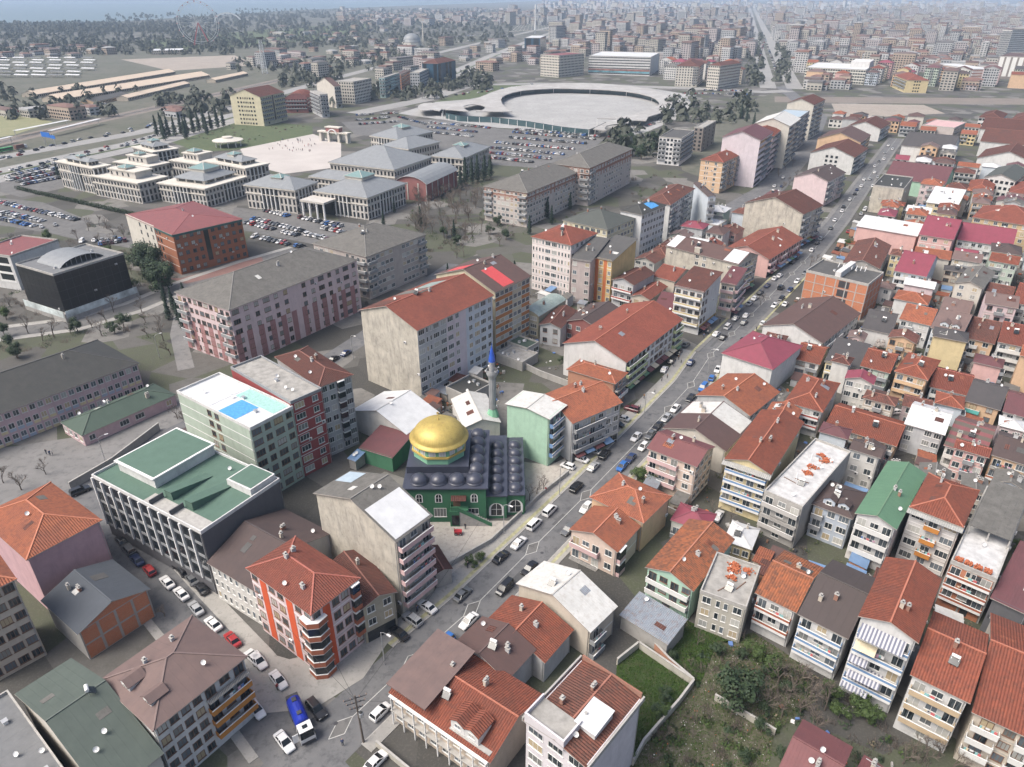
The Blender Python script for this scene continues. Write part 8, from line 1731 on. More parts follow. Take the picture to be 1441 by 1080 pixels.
flat_with_holes(smooth_loop(PLACES['canopy_outer'],2),[smooth_loop(PLACES['canopy_hole'],2),smooth_loop(PLACES['canopy_hole2'],2)],5.0,.7,ground_mat('canopy_top',(.36,.355,.345),(.28,.27,.26),(.42,.418,.41),.05,.12,.01,.8,.8,.3),'roof',CN_)
area_poly('oval_floor',PAVING,PLACES['oval'],.10)
hp = smooth_loop(PLACES['canopy_hole'],2); hc = Vector((sum(p[0] for p in hp) / len(hp),sum(p[1] for p in hp) / len(hp)))
post = cached('canopy_post',lambda: MB().lathe([(.28,0),(.28,5.0)],8).mesh('column',[WHITE]))
for k,p in enumerate(hp):
 if k % 2 == 0: q = hc + (Vector(p) - hc) * 1.03; put('column',post,CN_,(q.x,q.y,0))
op = PLACES['canopy_outer']
for k in range(24,34):
 a,b = Vector(op[k]),Vector(op[k + 1]) if k + 1 < len(op) else Vector(op[0]); n_ = max(1,int((b - a).length / 9))
 for q in range(n_):
  c = a + (b - a) * (q / n_); c = c + (hc - c).normalized() * 1.2; put('column',post,CN_,(c.x,c.y,0))
gl_ = MB()
for k in range(24,33):
 a,b = Vector(op[k]),Vector(op[k + 1]); a = a + (hc - a).normalized() * 5; b = b + (hc - b).normalized() * 5
 gl_.poly([(a.x,a.y,.1),(b.x,b.y,.1),(b.x,b.y,5),(a.x,a.y,5)])
gl_.build('glass_front',plain('canopy_glass',(.05,.09,.10),.15,0,.3,.1),CN_)
gl_ = MB()
for k in range(len(hp)):
 a,b = Vector(hp[k]),Vector(hp[(k + 1) % len(hp)])
 if a.y < hc.y: continue
 a = hc + (a - hc) * 1.07; b = hc + (b - hc) * 1.07; gl_.poly([(a.x,a.y,.1),(b.x,b.y,.1),(b.x,b.y,5),(a.x,a.y,5)])
gl_.build('inner_glass',plain('canopy_glass',(.05,.09,.10),.15,0,.3,.1),CN_)

# ------------------------------------------------------------------ far landmarks
wx,wy = PLACES['wheel']; FW = empty('ferris_wheel',(wx,wy,0),.25); tag(FW,'big white ferris wheel on red legs in the far park','ferris wheel')
WR = wy * 0.0245; WHT = plain('wheel_white',(.6,.62,.62),.5); HUB = WR * 1.12
m = MB()
for rr in (1.0,.9):
 for yy in (-1.2,1.2):
  for k in range(32): a0,a1 = k * math.pi / 16,(k + 1) * math.pi / 16; m.bar((WR * rr * math.cos(a0),yy,HUB + WR * rr * math.sin(a0)),(WR * rr * math.cos(a1),yy,HUB + WR * rr * math.sin(a1)),.7)
m.build('rim',WHT,FW); m = MB()
for k in range(24): a0 = k * math.pi / 12; m.bar((0,0,HUB),(WR * math.cos(a0),0,HUB + WR * math.sin(a0)),.35)
m.build('spokes',WHT,FW); REDL = plain('wheel_red',(.45,.10,.10),.5)
for sx in (-1,1):
 for sy in (-1,1): MB().bar((sx * WR * .42,sy * 5,0),(0,sy * 2,HUB),1.6).build('leg',REDL,FW)
for k in range(20):
 a0 = k * math.pi / 10; put('gondola',cached('gond',lambda: MB().lathe([(0,-1.6),(1.3,-1.2),(1.4,.3),(.9,.9),(0,1.1)],8).mesh('gondola',[plain('gondola_red',(.5,.2,.2),.5)])),FW,(WR * math.cos(a0),0,HUB + WR * math.sin(a0) - 1.2))
wx,wy = PLACES['mast']; LM = empty('lattice_mast',(wx,wy,0),.2); tag(LM,'white lattice floodlight mast beside the railway','mast'); LH = 46; m = MB()
hw = lambda z: 3.6 - 1.6 * z / LH
for sx in (-1,1):
 for sy in (-1,1): m.bar((sx * hw(0),sy * hw(0),0),(sx * hw(LH),sy * hw(LH),LH),.5)
for k in range(11):
 z0,z1 = k * LH / 11,(k + 1) * LH / 11
 for sx,sy,tx,ty in ((-1,-1,1,-1),(1,-1,1,1),(1,1,-1,1),(-1,1,-1,-1)):
  m.bar((sx * hw(z0),sy * hw(z0),z0),(tx * hw(z1),ty * hw(z1),z1),.28); m.bar((tx * hw(z0),ty * hw(z0),z0),(sx * hw(z1),sy * hw(z1),z1),.28); m.bar((sx * hw(z1),sy * hw(z1),z1),(tx * hw(z1),ty * hw(z1),z1),.3)
m.build('lattice',WHT,LM); MB().b2(-4.5,-2.5,LH,4.5,2.5,LH + .5).b2(-4.5,-2.6,LH + .5,4.5,-2.2,LH + 3).build('lamp_platform',DARKM,LM)
wx,wy = PLACES['dome']; FM = empty('domed_mosque',(wx,wy,0)); tag(FM,'distant mosque with a large grey dome and one minaret beside the highway','mosque')
MB().lathe([(22,0),(22,9)],8).build('wall',wm('cream'),FM); m = MB(); m.lathe([(20,9),(20,12)] + [(19 * math.cos(t),12 + 15 * math.sin(t)) for t in [i * math.pi / 20 for i in range(11)]],28); m.build('dome',rm('courtroof'),FM,smooth=True); MB().lathe([(1.8,0),(1.5,34),(2.2,35),(2.2,36),(1.2,36),(1.1,42),(0,52)],10).build('minaret',wm('cream'),FM,(24,14,0))
for key,ht,lab in (('pylon1',75,'white cable-stayed footbridge pylon over the highway'),('pylon2',100,'tall pale pair of bridge masts in the far haze')):
 x,y = PLACES[key]; PY = empty('bridge_pylon',(x,y,0),.6); tag(PY,lab,'bridge pylon')
 if key == 'pylon1': MB().lathe([(2.6,0),(1.6,ht),(0,ht + 1)],10).build('mast',WHITE,PY)
 else:
  for s in (-1,1): MB().bar((s * 14,0,0),(s * 5,0,ht),3.5).build('mast',WHITE,PY)
 MB().b2(-90,-3,8,90,3,9.2).build('deck',wm('cream'),PY)
 for k in range(1,7):
  for s in (-1,1): MB().bar((0,0,ht - 3 * k),(s * k * 14,0,9),.3).build('cable',WHITE,PY)
x,y = PLACES['arch1']; AR_ = empty('park_arch',(x + 60,y,0),.1); tag(AR_,'pale arched truss roof in the far park beside the big wheel','arch'); m = MB()
for i in range(16):
 t0,t1 = math.pi * i / 16,math.pi * (i + 1) / 16; m.bar((52 * math.cos(t0),0,34 * math.sin(t0)),(52 * math.cos(t1),0,34 * math.sin(t1)),3,5)
m.build('arch',WHT,AR_)
x,y = PLACES['sign']; SG = empty('highway_sign',(x,y,0),R(-30)); tag(SG,'blue overhead direction sign above the highway','sign')
for s in (-6.5,6.5): MB().bar((s,0,0),(s,0,9.5),.35).build('post',STEEL,SG)
MB().b2(-9,-.25,6.5,2.5,.0,10.2).b2(3,-.25,6.2,9,.0,8.6).build('panel',plain('sign_blue',(.02,.14,.50),.4,0,.1),SG)

# ------------------------------------------------------------------ vehicles
PAINT = {'w': (.62,.62,.62),'s': (.36,.37,.38),'g': (.12,.125,.13),'k': (.014,.014,.016),'b': (.03,.12,.36),'r': (.30,.025,.025),'d': (.02,.035,.10),'m': (.10,.02,.025),'l': (.2,.35,.5)}
def paint(c):
 m = plain('paint_' + c,PAINT[c],.28,.15 if c in 'sg' else 0,.04); b = m.node_tree.nodes["Principled BSDF"]; b.inputs['Coat Weight'].default_value = .5; return m
CGL = plain('car_glass',(.012,.015,.018),.08,0,.1); TYRE = plain('tyre',(.015,.015,.015),.8); RIM = plain('wheel_rim',(.35,.36,.37),.35,.6); LAMP = plain('headlight',(.6,.62,.62),.15); TAIL = plain('tail_light',(.30,.015,.015),.25)
CT = {  # length, half width, body stations (x, top z, half width factor), cabin (x0 base, x0 top, x1 top, x1 base), roof z
 'S': (4.5,.88,[(-2.25,.80,.86),(-2.1,.93,.95),(-1.3,.98,1),(0,.97,1),(.95,.95,1),(1.7,.82,.97),(2.15,.68,.88),(2.25,.55,.80)],(-1.62,-1.05,.25,1.08),1.44),
 'H': (3.9,.85,[(-1.95,.88,.88),(-1.8,1.0,.96),(-1.0,1.0,1),(0,.98,1),(.9,.97,1),(1.5,.84,.97),(1.88,.7,.88),(1.95,.56,.80)],(-1.86,-1.55,.2,1.05),1.49),
 'U': (4.5,.93,[(-2.25,1.0,.9),(-2.1,1.1,.97),(-1.0,1.12,1),(0,1.1,1),(.9,1.08,1),(1.7,1.0,.98),(2.15,.86,.9),(2.25,.66,.84)],(-2.15,-1.9,.25,1.0),1.74),
 'V': (4.45,.90,[(-2.22,1.05,.93),(-2.1,1.15,.98),(-1.0,1.15,1),(0.2,1.12,1),(1.1,1.08,1),(1.8,.92,.97),(2.15,.74,.88),(2.22,.58,.82)],(-2.2,-2.1,.6,1.35),1.82)}
def car_meshes(tp,c):
 def f():
  L,hw_,stn,(x0,x1,x2,x3),zr = CT[tp]; body = MB(); rings = []
  for x,zt,k in stn:
   w2 = hw_ * k; zb = .24 if abs(x) < L * .45 else .36
   rings.append([(x,-w2 * .93,zb),(x,-w2,zb + .2),(x,-w2 * .99,zt - .14),(x,-w2 * .86,zt),(x,w2 * .86,zt),(x,w2 * .99,zt - .14),(x,w2,zb + .2),(x,w2 * .93,zb)])
  for r0,r1 in zip(rings,rings[1:]):
   for q in range(8): body.poly([r0[q],r0[(q + 1) % 8],r1[(q + 1) % 8],r1[q]])
  body.poly(rings[0]); body.poly(list(reversed(rings[-1])))
  zb = max(s[1] for s in stn) - .04; wb_,wt = hw_ * .88,hw_ * .70
  roof = [(x1,-wt,zr),(x2,-wt,zr),(x2,wt,zr),(x1,wt,zr)]; base = [(x0,-wb_,zb),(x3,-wb_,zb),(x3,wb_,zb),(x0,wb_,zb)]
  xm_ = (x1 + x2) / 2; body.poly([(x1 - .05,-wt - .02,zr),(x2 + .04,-wt - .02,zr),(x2 + .04,wt + .02,zr),(x1 - .05,wt + .02,zr)]); body.poly([(x1 + .1,-wt * .85,zr + .05),(x2 - .1,-wt * .85,zr + .05),(x2 - .1,wt * .85,zr + .05),(x1 + .1,wt * .85,zr + .05)])
  for q in range(4):
   p0 = [(x1 - .05,-wt - .02,zr),(x2 + .04,-wt - .02,zr),(x2 + .04,wt + .02,zr),(x1 - .05,wt + .02,zr)]; p1 = [(x1 + .1,-wt * .85,zr + .05),(x2 - .1,-wt * .85,zr + .05),(x2 - .1,wt * .85,zr + .05),(x1 + .1,wt * .85,zr + .05)]
   body.poly([p0[q],p0[(q + 1) % 4],p1[(q + 1) % 4],p1[q]])
  for sy in (-1,1):   # pillars
   for (xa,xb) in ((x0,x1),(x3,x2),(xm_,xm_)): body.bar((xa,sy * wb_ * 1.005,zb),(xb,sy * wt * 1.02,zr),.09,.05)
  glass = MB()
  for q in range(4): glass.poly([base[q],base[(q + 1) % 4],roof[(q + 1) % 4],roof[q]])
  wheel = MB(); wheel.lathe([(.2,-.1),(.32,-.1),(.33,-.06),(.33,.06),(.32,.1),(.2,.1)],14,(0,0,0),0); wheel.lathe([(0,.06),(.2,.09)],10,(0,0,0),1); wheel.lathe([(.2,-.09),(0,-.06)],10,(0,0,0),1)
  lampm = MB(); lampm.b2(-.02,-.2,-.07,.03,.2,.07)
  whole = MB()
  for src,mi in ((body,0),(glass,1)):
   i = len(whole.v); whole.v += src.v; whole.f += [tuple(i + k for k in fc) for fc in src.f]; whole.m += [mi] * len(src.f)
  for wx in (-L * .30,L * .30):
   for wy in (-hw_ + .06,hw_ - .06): whole.tube([(wx,wy - .11,.33),(wx,wy + .11,.33)],.33,10,2)
  return body.mesh('car',[paint(c)]),glass.mesh('glass',[CGL]),cached('wheel',lambda: wheel.mesh('wheel',[TYRE,RIM])),cached('hl',lambda: lampm.mesh('headlight',[LAMP])),cached('tl',lambda: MB().b2(-.03,-.2,-.08,.02,.2,.08).mesh('tail_light',[TAIL])),whole.mesh('car',[paint(c),CGL,TYRE])
 return cached(('car',tp,c),f)
def car(x,y,rz,tp,c,label,group=None,parts=True):
 B_,G_,W_,H_,T_,ALL = car_meshes(tp,c); L,hw_ = CT[tp][:2]
 o = put('car',B_ if parts else ALL,None,(x,y,.06),rz); tag(o,label,'car',group)
 if parts:
  put('glass',G_,o)
  for wx in (-L * .30,L * .30):
   for wy in (-1,1): q = put('wheel',W_,o,(wx,wy * (hw_ - .1),.33)); q.rotation_euler = (R(90),0,0)
  zf_ = CT[tp][2][-2][1] - .1
  for wy in (-1,1): put('headlight',H_,o,(L / 2 - .07,wy * hw_ * .62,zf_ - .02)); put('tail_light',T_,o,(-L / 2 + .05,wy * hw_ * .62,zf_ + .1))
 return o
TNM = {'S': 'sedan','H': 'hatchback','U': 'off-roader','V': 'minivan'}; CNM = {'w': 'white','s': 'silver','g': 'grey','k': 'black','b': 'blue','r': 'red','d': 'dark blue','m': 'maroon'}
for x,y,rz,tc,lab in CARS: car(x,y,rz,tc[0],tc[1],CNM[tc[1]] + ' ' + TNM[tc[0]] + ' ' + lab,None,math.hypot(x,y) < 330)
for x,y,rz,tp,c,pi in LOT_CARS: pl = LOT_PLACES[pi]; car(x,y,rz,tp,c,pl.replace('car',CNM[c] + ' ' + TNM[tp],1),'cars: ' + pl,False)
fm = MB(); fmats = []
FAR_CARS = []; r = random.Random(6)
for u0,v0,u1,v1,n in ((722,187,838,197,46),(715,194.5,825,203,46),(697,201.5,808,211,46),(692,209,794,218.5,42),(690,216,775,224.5,34),(690,223,750,229.5,24),(605,173.5,690,181,30),(600,179.5,672,187,26),(596,186,665,193,22),(500,170,548,166,18),(505,176,560,172,18),(500,163,560,160,16),(12,255,85,237,26),(25,257,88,243,24),(28,262,85,251,20),(8,250,80,232,22),(0,300,60,313,18),(0,308,50,320,12),(0,160,130,150,40),(10,155,150,147,36),(620,55,690,48,50),(640,60,720,52,40),(1060,112,1075,60,50),(1095,110,1075,50,50),(960,132,1060,134,40),(990,128,1060,129,30),(560,165,600,176,12),(850,196,930,172,16),(430,330,470,340,12),(455,322,500,332,12),(140,345,178,340,12),(0,246,320,168,34),(0,224,330,152,30),(330,166,640,106,26),(600,140,760,119,24),(725,183,845,193,44),(560,186,600,196,12)):
 (xa,ya),(xb,yb) = pix_ground(u0,v0),pix_ground(u1,v1); an = math.atan2(yb - ya,xb - xa)
 for k in range(n):
  if r.random() < .15: continue
  t = (k + .5) / n; par = u1 - u0 > 150 or v0 > 240 and u0 < 5 and n > 25; o = r.uniform(-6,6) if par else r.uniform(-.4,.4); FAR_CARS.append((xa + (xb - xa) * t - math.sin(an) * o,ya + (yb - ya) * t + math.cos(an) * o,an + (0 if par else math.pi / 2),r.choice('SSHUV'),r.choice('wwwwsssggkkdbrm')))
for x,y,rz,tp,c in FAR_CARS:
 me = car_meshes(tp,c)[5]; cs,sn = math.cos(rz),math.sin(rz); i = len(fm.v); fm.v += [(x + v.co.x * cs - v.co.y * sn,y + v.co.x * sn + v.co.y * cs,v.co.z + .06) for v in me.vertices]
 if c not in fmats: fmats.append(c)
 ci = fmats.index(c)
 for p in me.polygons: fm.f.append(tuple(i + k for k in p.vertices)); fm.m.append(ci if p.material_index == 0 else 100 + p.material_index)
fm.m = [k if k < 100 else len(fmats) + (k - 101) for k in fm.m]
if fm.f: tag(fm.build('distant_cars',[paint(c) for c in fmats] + [CGL,TYRE]),'mass of cars in the farthest lots and on the highway','cars',None,'stuff')
# tank truck
x,y = PLACES['truck']; TR = empty('tank_truck',(x,y,.05),R(-58)); tag(TR,'blue tank truck with a white cab and open door at the crossing','truck')
m = MB(); m.tube([(-4.0,0,2.0),(-3.8,0,2.0),(1.2,0,2.0),(1.4,0,2.0)],[.9,1.15,1.15,.9],16); m.build('tank',plain('truck_blue',(.012,.03,.30),.3,0,.1),TR)
MB().b2(-4.2,-.5,.7,3.6,.5,.95).build('chassis',DARKM,TR); MB().b2(-3.4,-.35,3.12,-2.6,.35,3.3).b2(-.5,-.35,3.12,.2,.35,3.3).build('hatch',DARKM,TR)
for s in (-1,1): MB().b2(-3.9,s * 1.1 - .05,1.0,1.2,s * 1.1 + .05,1.25).build('side_rail',DARKM,TR)
m = MB(); m.b2(1.75,-1.2,.6,3.9,1.2,1.7); m.poly([(1.75,-1.2,1.7),(3.9,-1.2,1.7),(3.6,-1.1,3.0),(1.75,-1.1,3.0)]); m.poly([(3.9,1.2,1.7),(1.75,1.2,1.7),(1.75,1.1,3.0),(3.6,1.1,3.0)]); m.poly([(1.75,-1.1,3.0),(3.6,-1.1,3.0),(3.6,1.1,3.0),(1.75,1.1,3.0)]); m.poly([(1.75,1.2,1.7),(1.75,-1.2,1.7),(1.75,-1.1,3.0),(1.75,1.1,3.0)]); m.build('cab',paint('w'),TR)
MB().poly([(3.92,-1.05,1.75),(3.92,1.05,1.75),(3.63,.98,2.85),(3.63,-.98,2.85)]).poly([(2.2,-1.22,1.75),(3.6,-1.22,1.75),(3.4,-1.13,2.7),(2.2,-1.13,2.7)]).build('windscreen',CGL,TR)
MB().b2(2.3,-.4,3.002,3.0,.4,3.05).build('roof_hatch',CGL,TR); MB().b2(3.0,-2.2,.8,3.1,-1.25,2.6).build('open_door',paint('w'),TR); MB().b2(3.91,-1.1,.6,3.98,1.1,1.0).build('bumper',DARKM,TR)
for wx in (-2.9,-1.7,2.9):
 for s in (-1,1): q = put('wheel',cached('wheel',lambda: None),TR,(wx,s * 1.0,.5),0,1.5); q.rotation_euler = (R(90),0,0)
MB().b2(-4.7,-1.0,.9,-4.0,1.0,2.6).build('pump_box',DARKM,TR)
def lorry(name,x,y,rz,L,hgt,cm,label,cat):
 o = empty(name,(x,y,.06),rz); tag(o,label,cat); MB().b2(-L / 2,-1.25,.7,L / 2 - (2.2 if cat == 'lorry' else 0),1.25,hgt).build('body',cm,o)
 if cat == 'lorry': MB().b2(L / 2 - 2.1,-1.2,.6,L / 2,1.2,2.9).build('cab',paint('w'),o)
 else:
  for s in (-1,1): MB().b2(-L / 2 + .4,s * 1.26 - .01,1.7,L / 2 - .4,s * 1.26 + .01,2.6).build('windows',CGL,o)
 for wx in (-L * .33,L * .33):
  for s in (-1,1): q = put('wheel',cached('wheel',lambda: None),o,(wx,s * 1.1,.5),0,1.5); q.rotation_euler = (R(90),0,0)
ha = math.atan2(STREETS['HW'][2][1] - STREETS['HW'][1][1],STREETS['HW'][2][0] - STREETS['HW'][1][0])
lorry('bus',*PLACES['bus'],ha,11.5,3.1,plain('bus_green',(.06,.30,.10),.4),'green and white bus on the highway at the photo left edge','bus')
lorry('lorry',*PLACES['lorry'],ha,9,3.4,plain('lorry_brown',(.16,.08,.06),.7),'brown tipper lorry behind the bus on the highway','lorry')
bx,by = (75.5,201.0); lorry('box_van',bx - 4,by - 11,1.0,6.5,2.9,wm('greyw'),'grey box van parked at the small square on the main street','lorry')

# ------------------------------------------------------------------ vegetation
BARK = plain('bark',(.115,.095,.08),.95,0,.3,3); TWIG = plain('twigs',(.15,.125,.105),.95,0,.3,2)
LF1 = leaf_mat('evergreen_leaf',(.03,.05,.028),(.05,.075,.035)); LF2 = leaf_mat('conifer_leaf',(.022,.04,.03),(.038,.06,.04)); LF3 = leaf_mat('garden_leaf',(.045,.075,.025),(.075,.11,.035)); BLS = leaf_mat('blossom',(.50,.46,.44),(.36,.33,.30))
def leaf_quad(m,p,n,s,r):
 n = Vector(n).normalized(); u = n.cross(Vector((r.uniform(-1,1),r.uniform(-1,1),r.uniform(-1,1)))).normalized(); v = n.cross(u); p = Vector(p)
 m.poly([p - u * s,p - v * s * .6,p + u * s,p + v * s * .6])
def bare_tree(seed):
 def f():
  r = random.Random(seed); tk = MB(); tw = MB()
  def grow(p,d,L,rad,lev):
   q = p + d * L; md = p + d * L * .5 + Vector((r.uniform(-.1,.1),r.uniform(-.1,.1),0)) * L * .4
   (tk if lev < 2 else tw).tube([p,md,q],[rad,rad * .82,rad * .62],5 if lev < 2 else 3,0,False)
   if lev >= 4: return
   for k in range(r.choice([3,4]) if lev < 3 else 5):
    ax = Vector((r.uniform(-1,1),r.uniform(-1,1),r.uniform(-.1,.5))).normalized(); nd = (d + ax * r.uniform(.5,.95)).normalized()
    st_ = p + (q - p) * r.uniform(.55,1.0); grow(st_,nd,L * r.uniform(.55,.78),rad * .55,lev + 1)
  grow(Vector((0,0,-.2)),Vector((r.uniform(-.08,.08),r.uniform(-.08,.08),1)),3.0,.2,0)
  return tk.mesh('trunk',[BARK]),tw.mesh('crown',[TWIG])
 return cached(('bare',seed),f)
def conifer(seed):
 def f():
  r = random.Random(seed); tk = MB(); tk.tube([(0,0,-.2),(0,0,6),(0,0,11.2)],[.22,.14,.03],6); cr = MB()
  for k in range(1500):
   t = r.random() ** .8; z = 1.0 + 10.6 * t; rad = (2.5 * (1 - t) ** .8 + .15) * (.75 + .25 * math.sin(z * 4.2)); an = r.uniform(0,6.283); rad *= .62 + .5 * random.Random(int(z * 1.4) * 31 + int(an * 1.6) + seed).random(); q = rad * math.sqrt(r.uniform(.25,1))
   leaf_quad(cr,(q * math.cos(an),q * math.sin(an),z - q * .25),(math.cos(an),math.sin(an),r.uniform(-.2,1.0)),r.uniform(.2,.42),r)
  return tk.mesh('trunk',[BARK]),cr.mesh('crown',[LF2])
 return cached(('con',seed),f)
def broad(seed,mat):
 def f():
  r = random.Random(seed); tk = MB(); tk.tube([(0,0,-.2),(.1,0,1.6),(0,.1,3.4)],[.28,.2,.1],6); cr = MB()
  cl = [(Vector((r.uniform(-2,2),r.uniform(-2,2),r.uniform(2.0,5.4))),r.uniform(.9,1.7)) for _ in range(11)]
  for c,rad in cl[:6]: tk.tube([(0,0,2.2),tuple(c)],[.1,.03],4)
  for k in range(1900):
   c,rad = r.choice(cl); d = Vector((r.gauss(0,1),r.gauss(0,1),r.gauss(0,1))).normalized(); leaf_quad(cr,c + d * rad * r.uniform(.6,1.05),d + Vector((0,0,.4)),r.uniform(.14,.30),r)
  return tk.mesh('trunk',[BARK]),cr.mesh('crown',[mat])
 return cached(('broad',seed,mat.name),f)
tdup = {}
for t in TREES: tdup[t[4]] = tdup.get(t[4],0) + 1
for k,(kind,x,y,s,li) in enumerate(TREES):
 rr = random.Random(k); lab = TREE_PLACES[li]; kind = ('bare','conifer','broad','blossom')[kind]
 if kind == 'bare': tk,cr = bare_tree(k % 5)
 elif kind == 'conifer': tk,cr = conifer(k % 4)
 elif kind == 'blossom': tk,cr = broad(7 + k % 2,BLS)
 else: tk,cr = broad(k % 4,LF3 if 'garden' in lab or 'shrub' in lab or 'leafy' in lab else LF1)
 o = empty('tree' if s >= .5 else 'shrub',(x,y,0),rr.uniform(0,6.28)); o.scale = (s,s,s * rr.uniform(.9,1.15)); tag(o,lab,'tree' if s >= .5 else 'shrub',lab + ' group' if tdup[li] > 1 else (lab.split(', ')[0] + ' group' if ', ' in lab else None))
 put('trunk',tk,o); put('crown',cr,o)
HG = empty('hedge',(*pix_ground(110,285),0)); tag(HG,'clipped dark hedge along the lot of the government complex','hedge'); r = random.Random(2); hm = MB(); tm = MB()
for k in range(170):
 u = 24 + k; x,y = pix_ground(u,267 + (u - 24) * .226); x -= HG.location.x; y -= HG.location.y; tm.tube([(x,y,0),(x,y,1.2)],.06,4)
 for q in range(34): leaf_quad(hm,(x + r.uniform(-.9,.9),y + r.uniform(-.9,.9),r.uniform(.1,2.3)),(r.uniform(-1,1),r.uniform(-1,1),.6),r.uniform(.2,.4),r)
hm.build('foliage',LF1,HG); tm.build('stems',BARK,HG)
# far woods and park: one mass
fw = MB(); r = random.Random(11)
def clump(m,x,y,h_,rad,n,r):
 for q in range(n):
  an = r.uniform(0,6.28); t = r.random(); rr_ = rad * math.sqrt(r.random()) * (1 - .5 * t); leaf_quad(m,(x + rr_ * math.cos(an),y + rr_ * math.sin(an),h_ * (.1 + .9 * t)),(math.cos(an),math.sin(an),.6),rad * r.uniform(.25,.5),r)
for u0,u1,v0,v1,n in ((-60,330,44,78,800),(-60,250,34.5,46,700),(250,520,24,70,700),(480,720,24,62,420),(330,720,14,26,420),(330,560,88,105,60),(480,620,62,88,90),(150,420,20,36,150),(1120,1260,28,45,90),(1052,1072,50,122,60),(1092,1112,40,118,60),(395,480,103,124,50),(600,690,104,128,60),(520,620,128,142,26),(0,330,130,170,60),(220,480,140,152,40),(930,1060,140,175,40),(860,940,185,225,26)):
 for k in range(n):
  u,v = r.uniform(u0,u1),r.uniform(v0,v1); x,y = pix_ground(u,v); clump(fw,x,y,r.uniform(6,13) * (1.25 if v < 40 else 1),r.uniform(4,9) * (1.5 if v < 45 else 1),22,r)
tag(fw.build('distant_woods',leaf_mat('far_leaf',(.05,.06,.045),(.075,.08,.06))),'hazy belt of park woods along the shore','woods',None,'stuff')

# ------------------------------------------------------------------ distant town
TW = [wall_mat('far_wall_%d' % i,c,.3) for i,c in enumerate([(.50,.50,.50),(.47,.45,.41),(.40,.41,.42),(.40,.33,.27),(.42,.40,.36),(.44,.40,.40)])]; TRF = [plain('far_roof_%d' % i,c,.9,0,.2,.2) for i,c in enumerate([(.16,.095,.08),(.13,.085,.075),(.18,.10,.08),(.12,.115,.115),(.30,.30,.30),(.13,.10,.095)])]
tw = MB(); r = random.Random(4)
def near_any(x,y,names=('BLVD','RAIL','RAIL2','HW','HW2','AVE','PLAZA')):
 for nme in names:
  P_ = STREETS[nme]; wd = {'BLVD': 34,'HW': 24,'HW2': 18}.get(nme,22)
  for a,b in zip(P_,P_[1:]):
   dx,dy = b[0] - a[0],b[1] - a[1]; t = max(0,min(1,((x - a[0]) * dx + (y - a[1]) * dy) / (dx * dx + dy * dy + 1e-9)))
   if math.hypot(x - a[0] - t * dx,y - a[1] - t * dy) < wd: return True
 return False
taken = [(row[1],row[2],max(row[4],row[5]) * .7) for row in BUILDINGS + FILL if row[2] > 700]
for u0,u1,v0,v1,n,hs in ((780,1460,58,80,620,19),(780,1460,34,60,1300,19),(700,1460,18,36,1500,20),(760,1460,4,20,1300,24),(1120,1460,78,128,420,13),(930,1050,62,88,120,18),(480,720,14,36,260,11),(300,620,92,112,30,11),(-40,320,108,168,70,6),(-40,160,66,84,40,6),(380,560,40,96,60,9),(690,790,60,95,40,12),(560,700,62,100,30,8)):
 for k in range(n):
  u,v = r.uniform(u0,u1),r.uniform(v0,v1); x,y = pix_ground(u,v)
  if near_any(x,y) or any(abs(x - tx) < tr_ + 9 and abs(y - ty) < tr_ + 9 for tx,ty,tr_ in taken): continue
  lx,ly = x * .84 - y * .54,x * .54 + y * .84
  if u > 740 and (lx % 78 < 15 or ly % 150 < 18): continue
  sc = 1 + y / 8000; wd,dp,ht = r.uniform(9,19) * sc,r.uniform(9,16) * sc,r.uniform(.45,1.35) * hs
  if r.random() < .14: ht *= 1.7; wd *= 1.8
  rz = -.57 + r.choice((0,1.57)) + r.uniform(-.08,.08); mi = r.randrange(6); tw.box((x,y,ht / 2),(wd,dp,ht),rz,mi)
  ri = 6 + r.choice([0,0,1,1,2,3,3,4,5]); tw.box((x,y,ht + .9),(wd * 1.05,dp * 1.05,1.8),rz,ri,r.choice((.35,.4,.95)))
  cs,sn = math.cos(rz),math.sin(rz)
  if v > 16:
   for sx,sy,L,D_ in ((0,-1,wd,dp),(-1,0,dp,wd),(1,0,dp,wd),(0,1,wd,dp)):
    nx,ny = sx * cs - sy * sn,sx * sn + sy * cs
    if nx * -x + ny * -y < 0: continue
    cx_,cy_ = x + nx * (D_ / 2 + .12),y + ny * (D_ / 2 + .12); ux,uy = -ny,nx; nq = max(2,int(L / 3.6))
    for fl_ in range(int(ht / 3)):
     if v < 36: tw.poly([(cx_ - ux * L * .42,cy_ - uy * L * .42,fl_ * 3 + 1.2),(cx_ + ux * L * .42,cy_ + uy * L * .42,fl_ * 3 + 1.2),(cx_ + ux * L * .42,cy_ + uy * L * .42,fl_ * 3 + 2.3),(cx_ - ux * L * .42,cy_ - uy * L * .42,fl_ * 3 + 2.3)],12); continue
     for q in range(nq):
      e = ((q + .5) / nq - .5) * L; w2 = L / nq * .3; tw.poly([(cx_ + ux * (e - w2),cy_ + uy * (e - w2),fl_ * 3 + .9),(cx_ + ux * (e + w2),cy_ + uy * (e + w2),fl_ * 3 + .9),(cx_ + ux * (e + w2),cy_ + uy * (e + w2),fl_ * 3 + 2.4),(cx_ + ux * (e - w2),cy_ + uy * (e - w2),fl_ * 3 + 2.4)],12)
tag(tw.build('distant_town',TW + TRF + [DARKGLASS]),'mass of small houses of the far town fading into haze','town',None,'stuff')

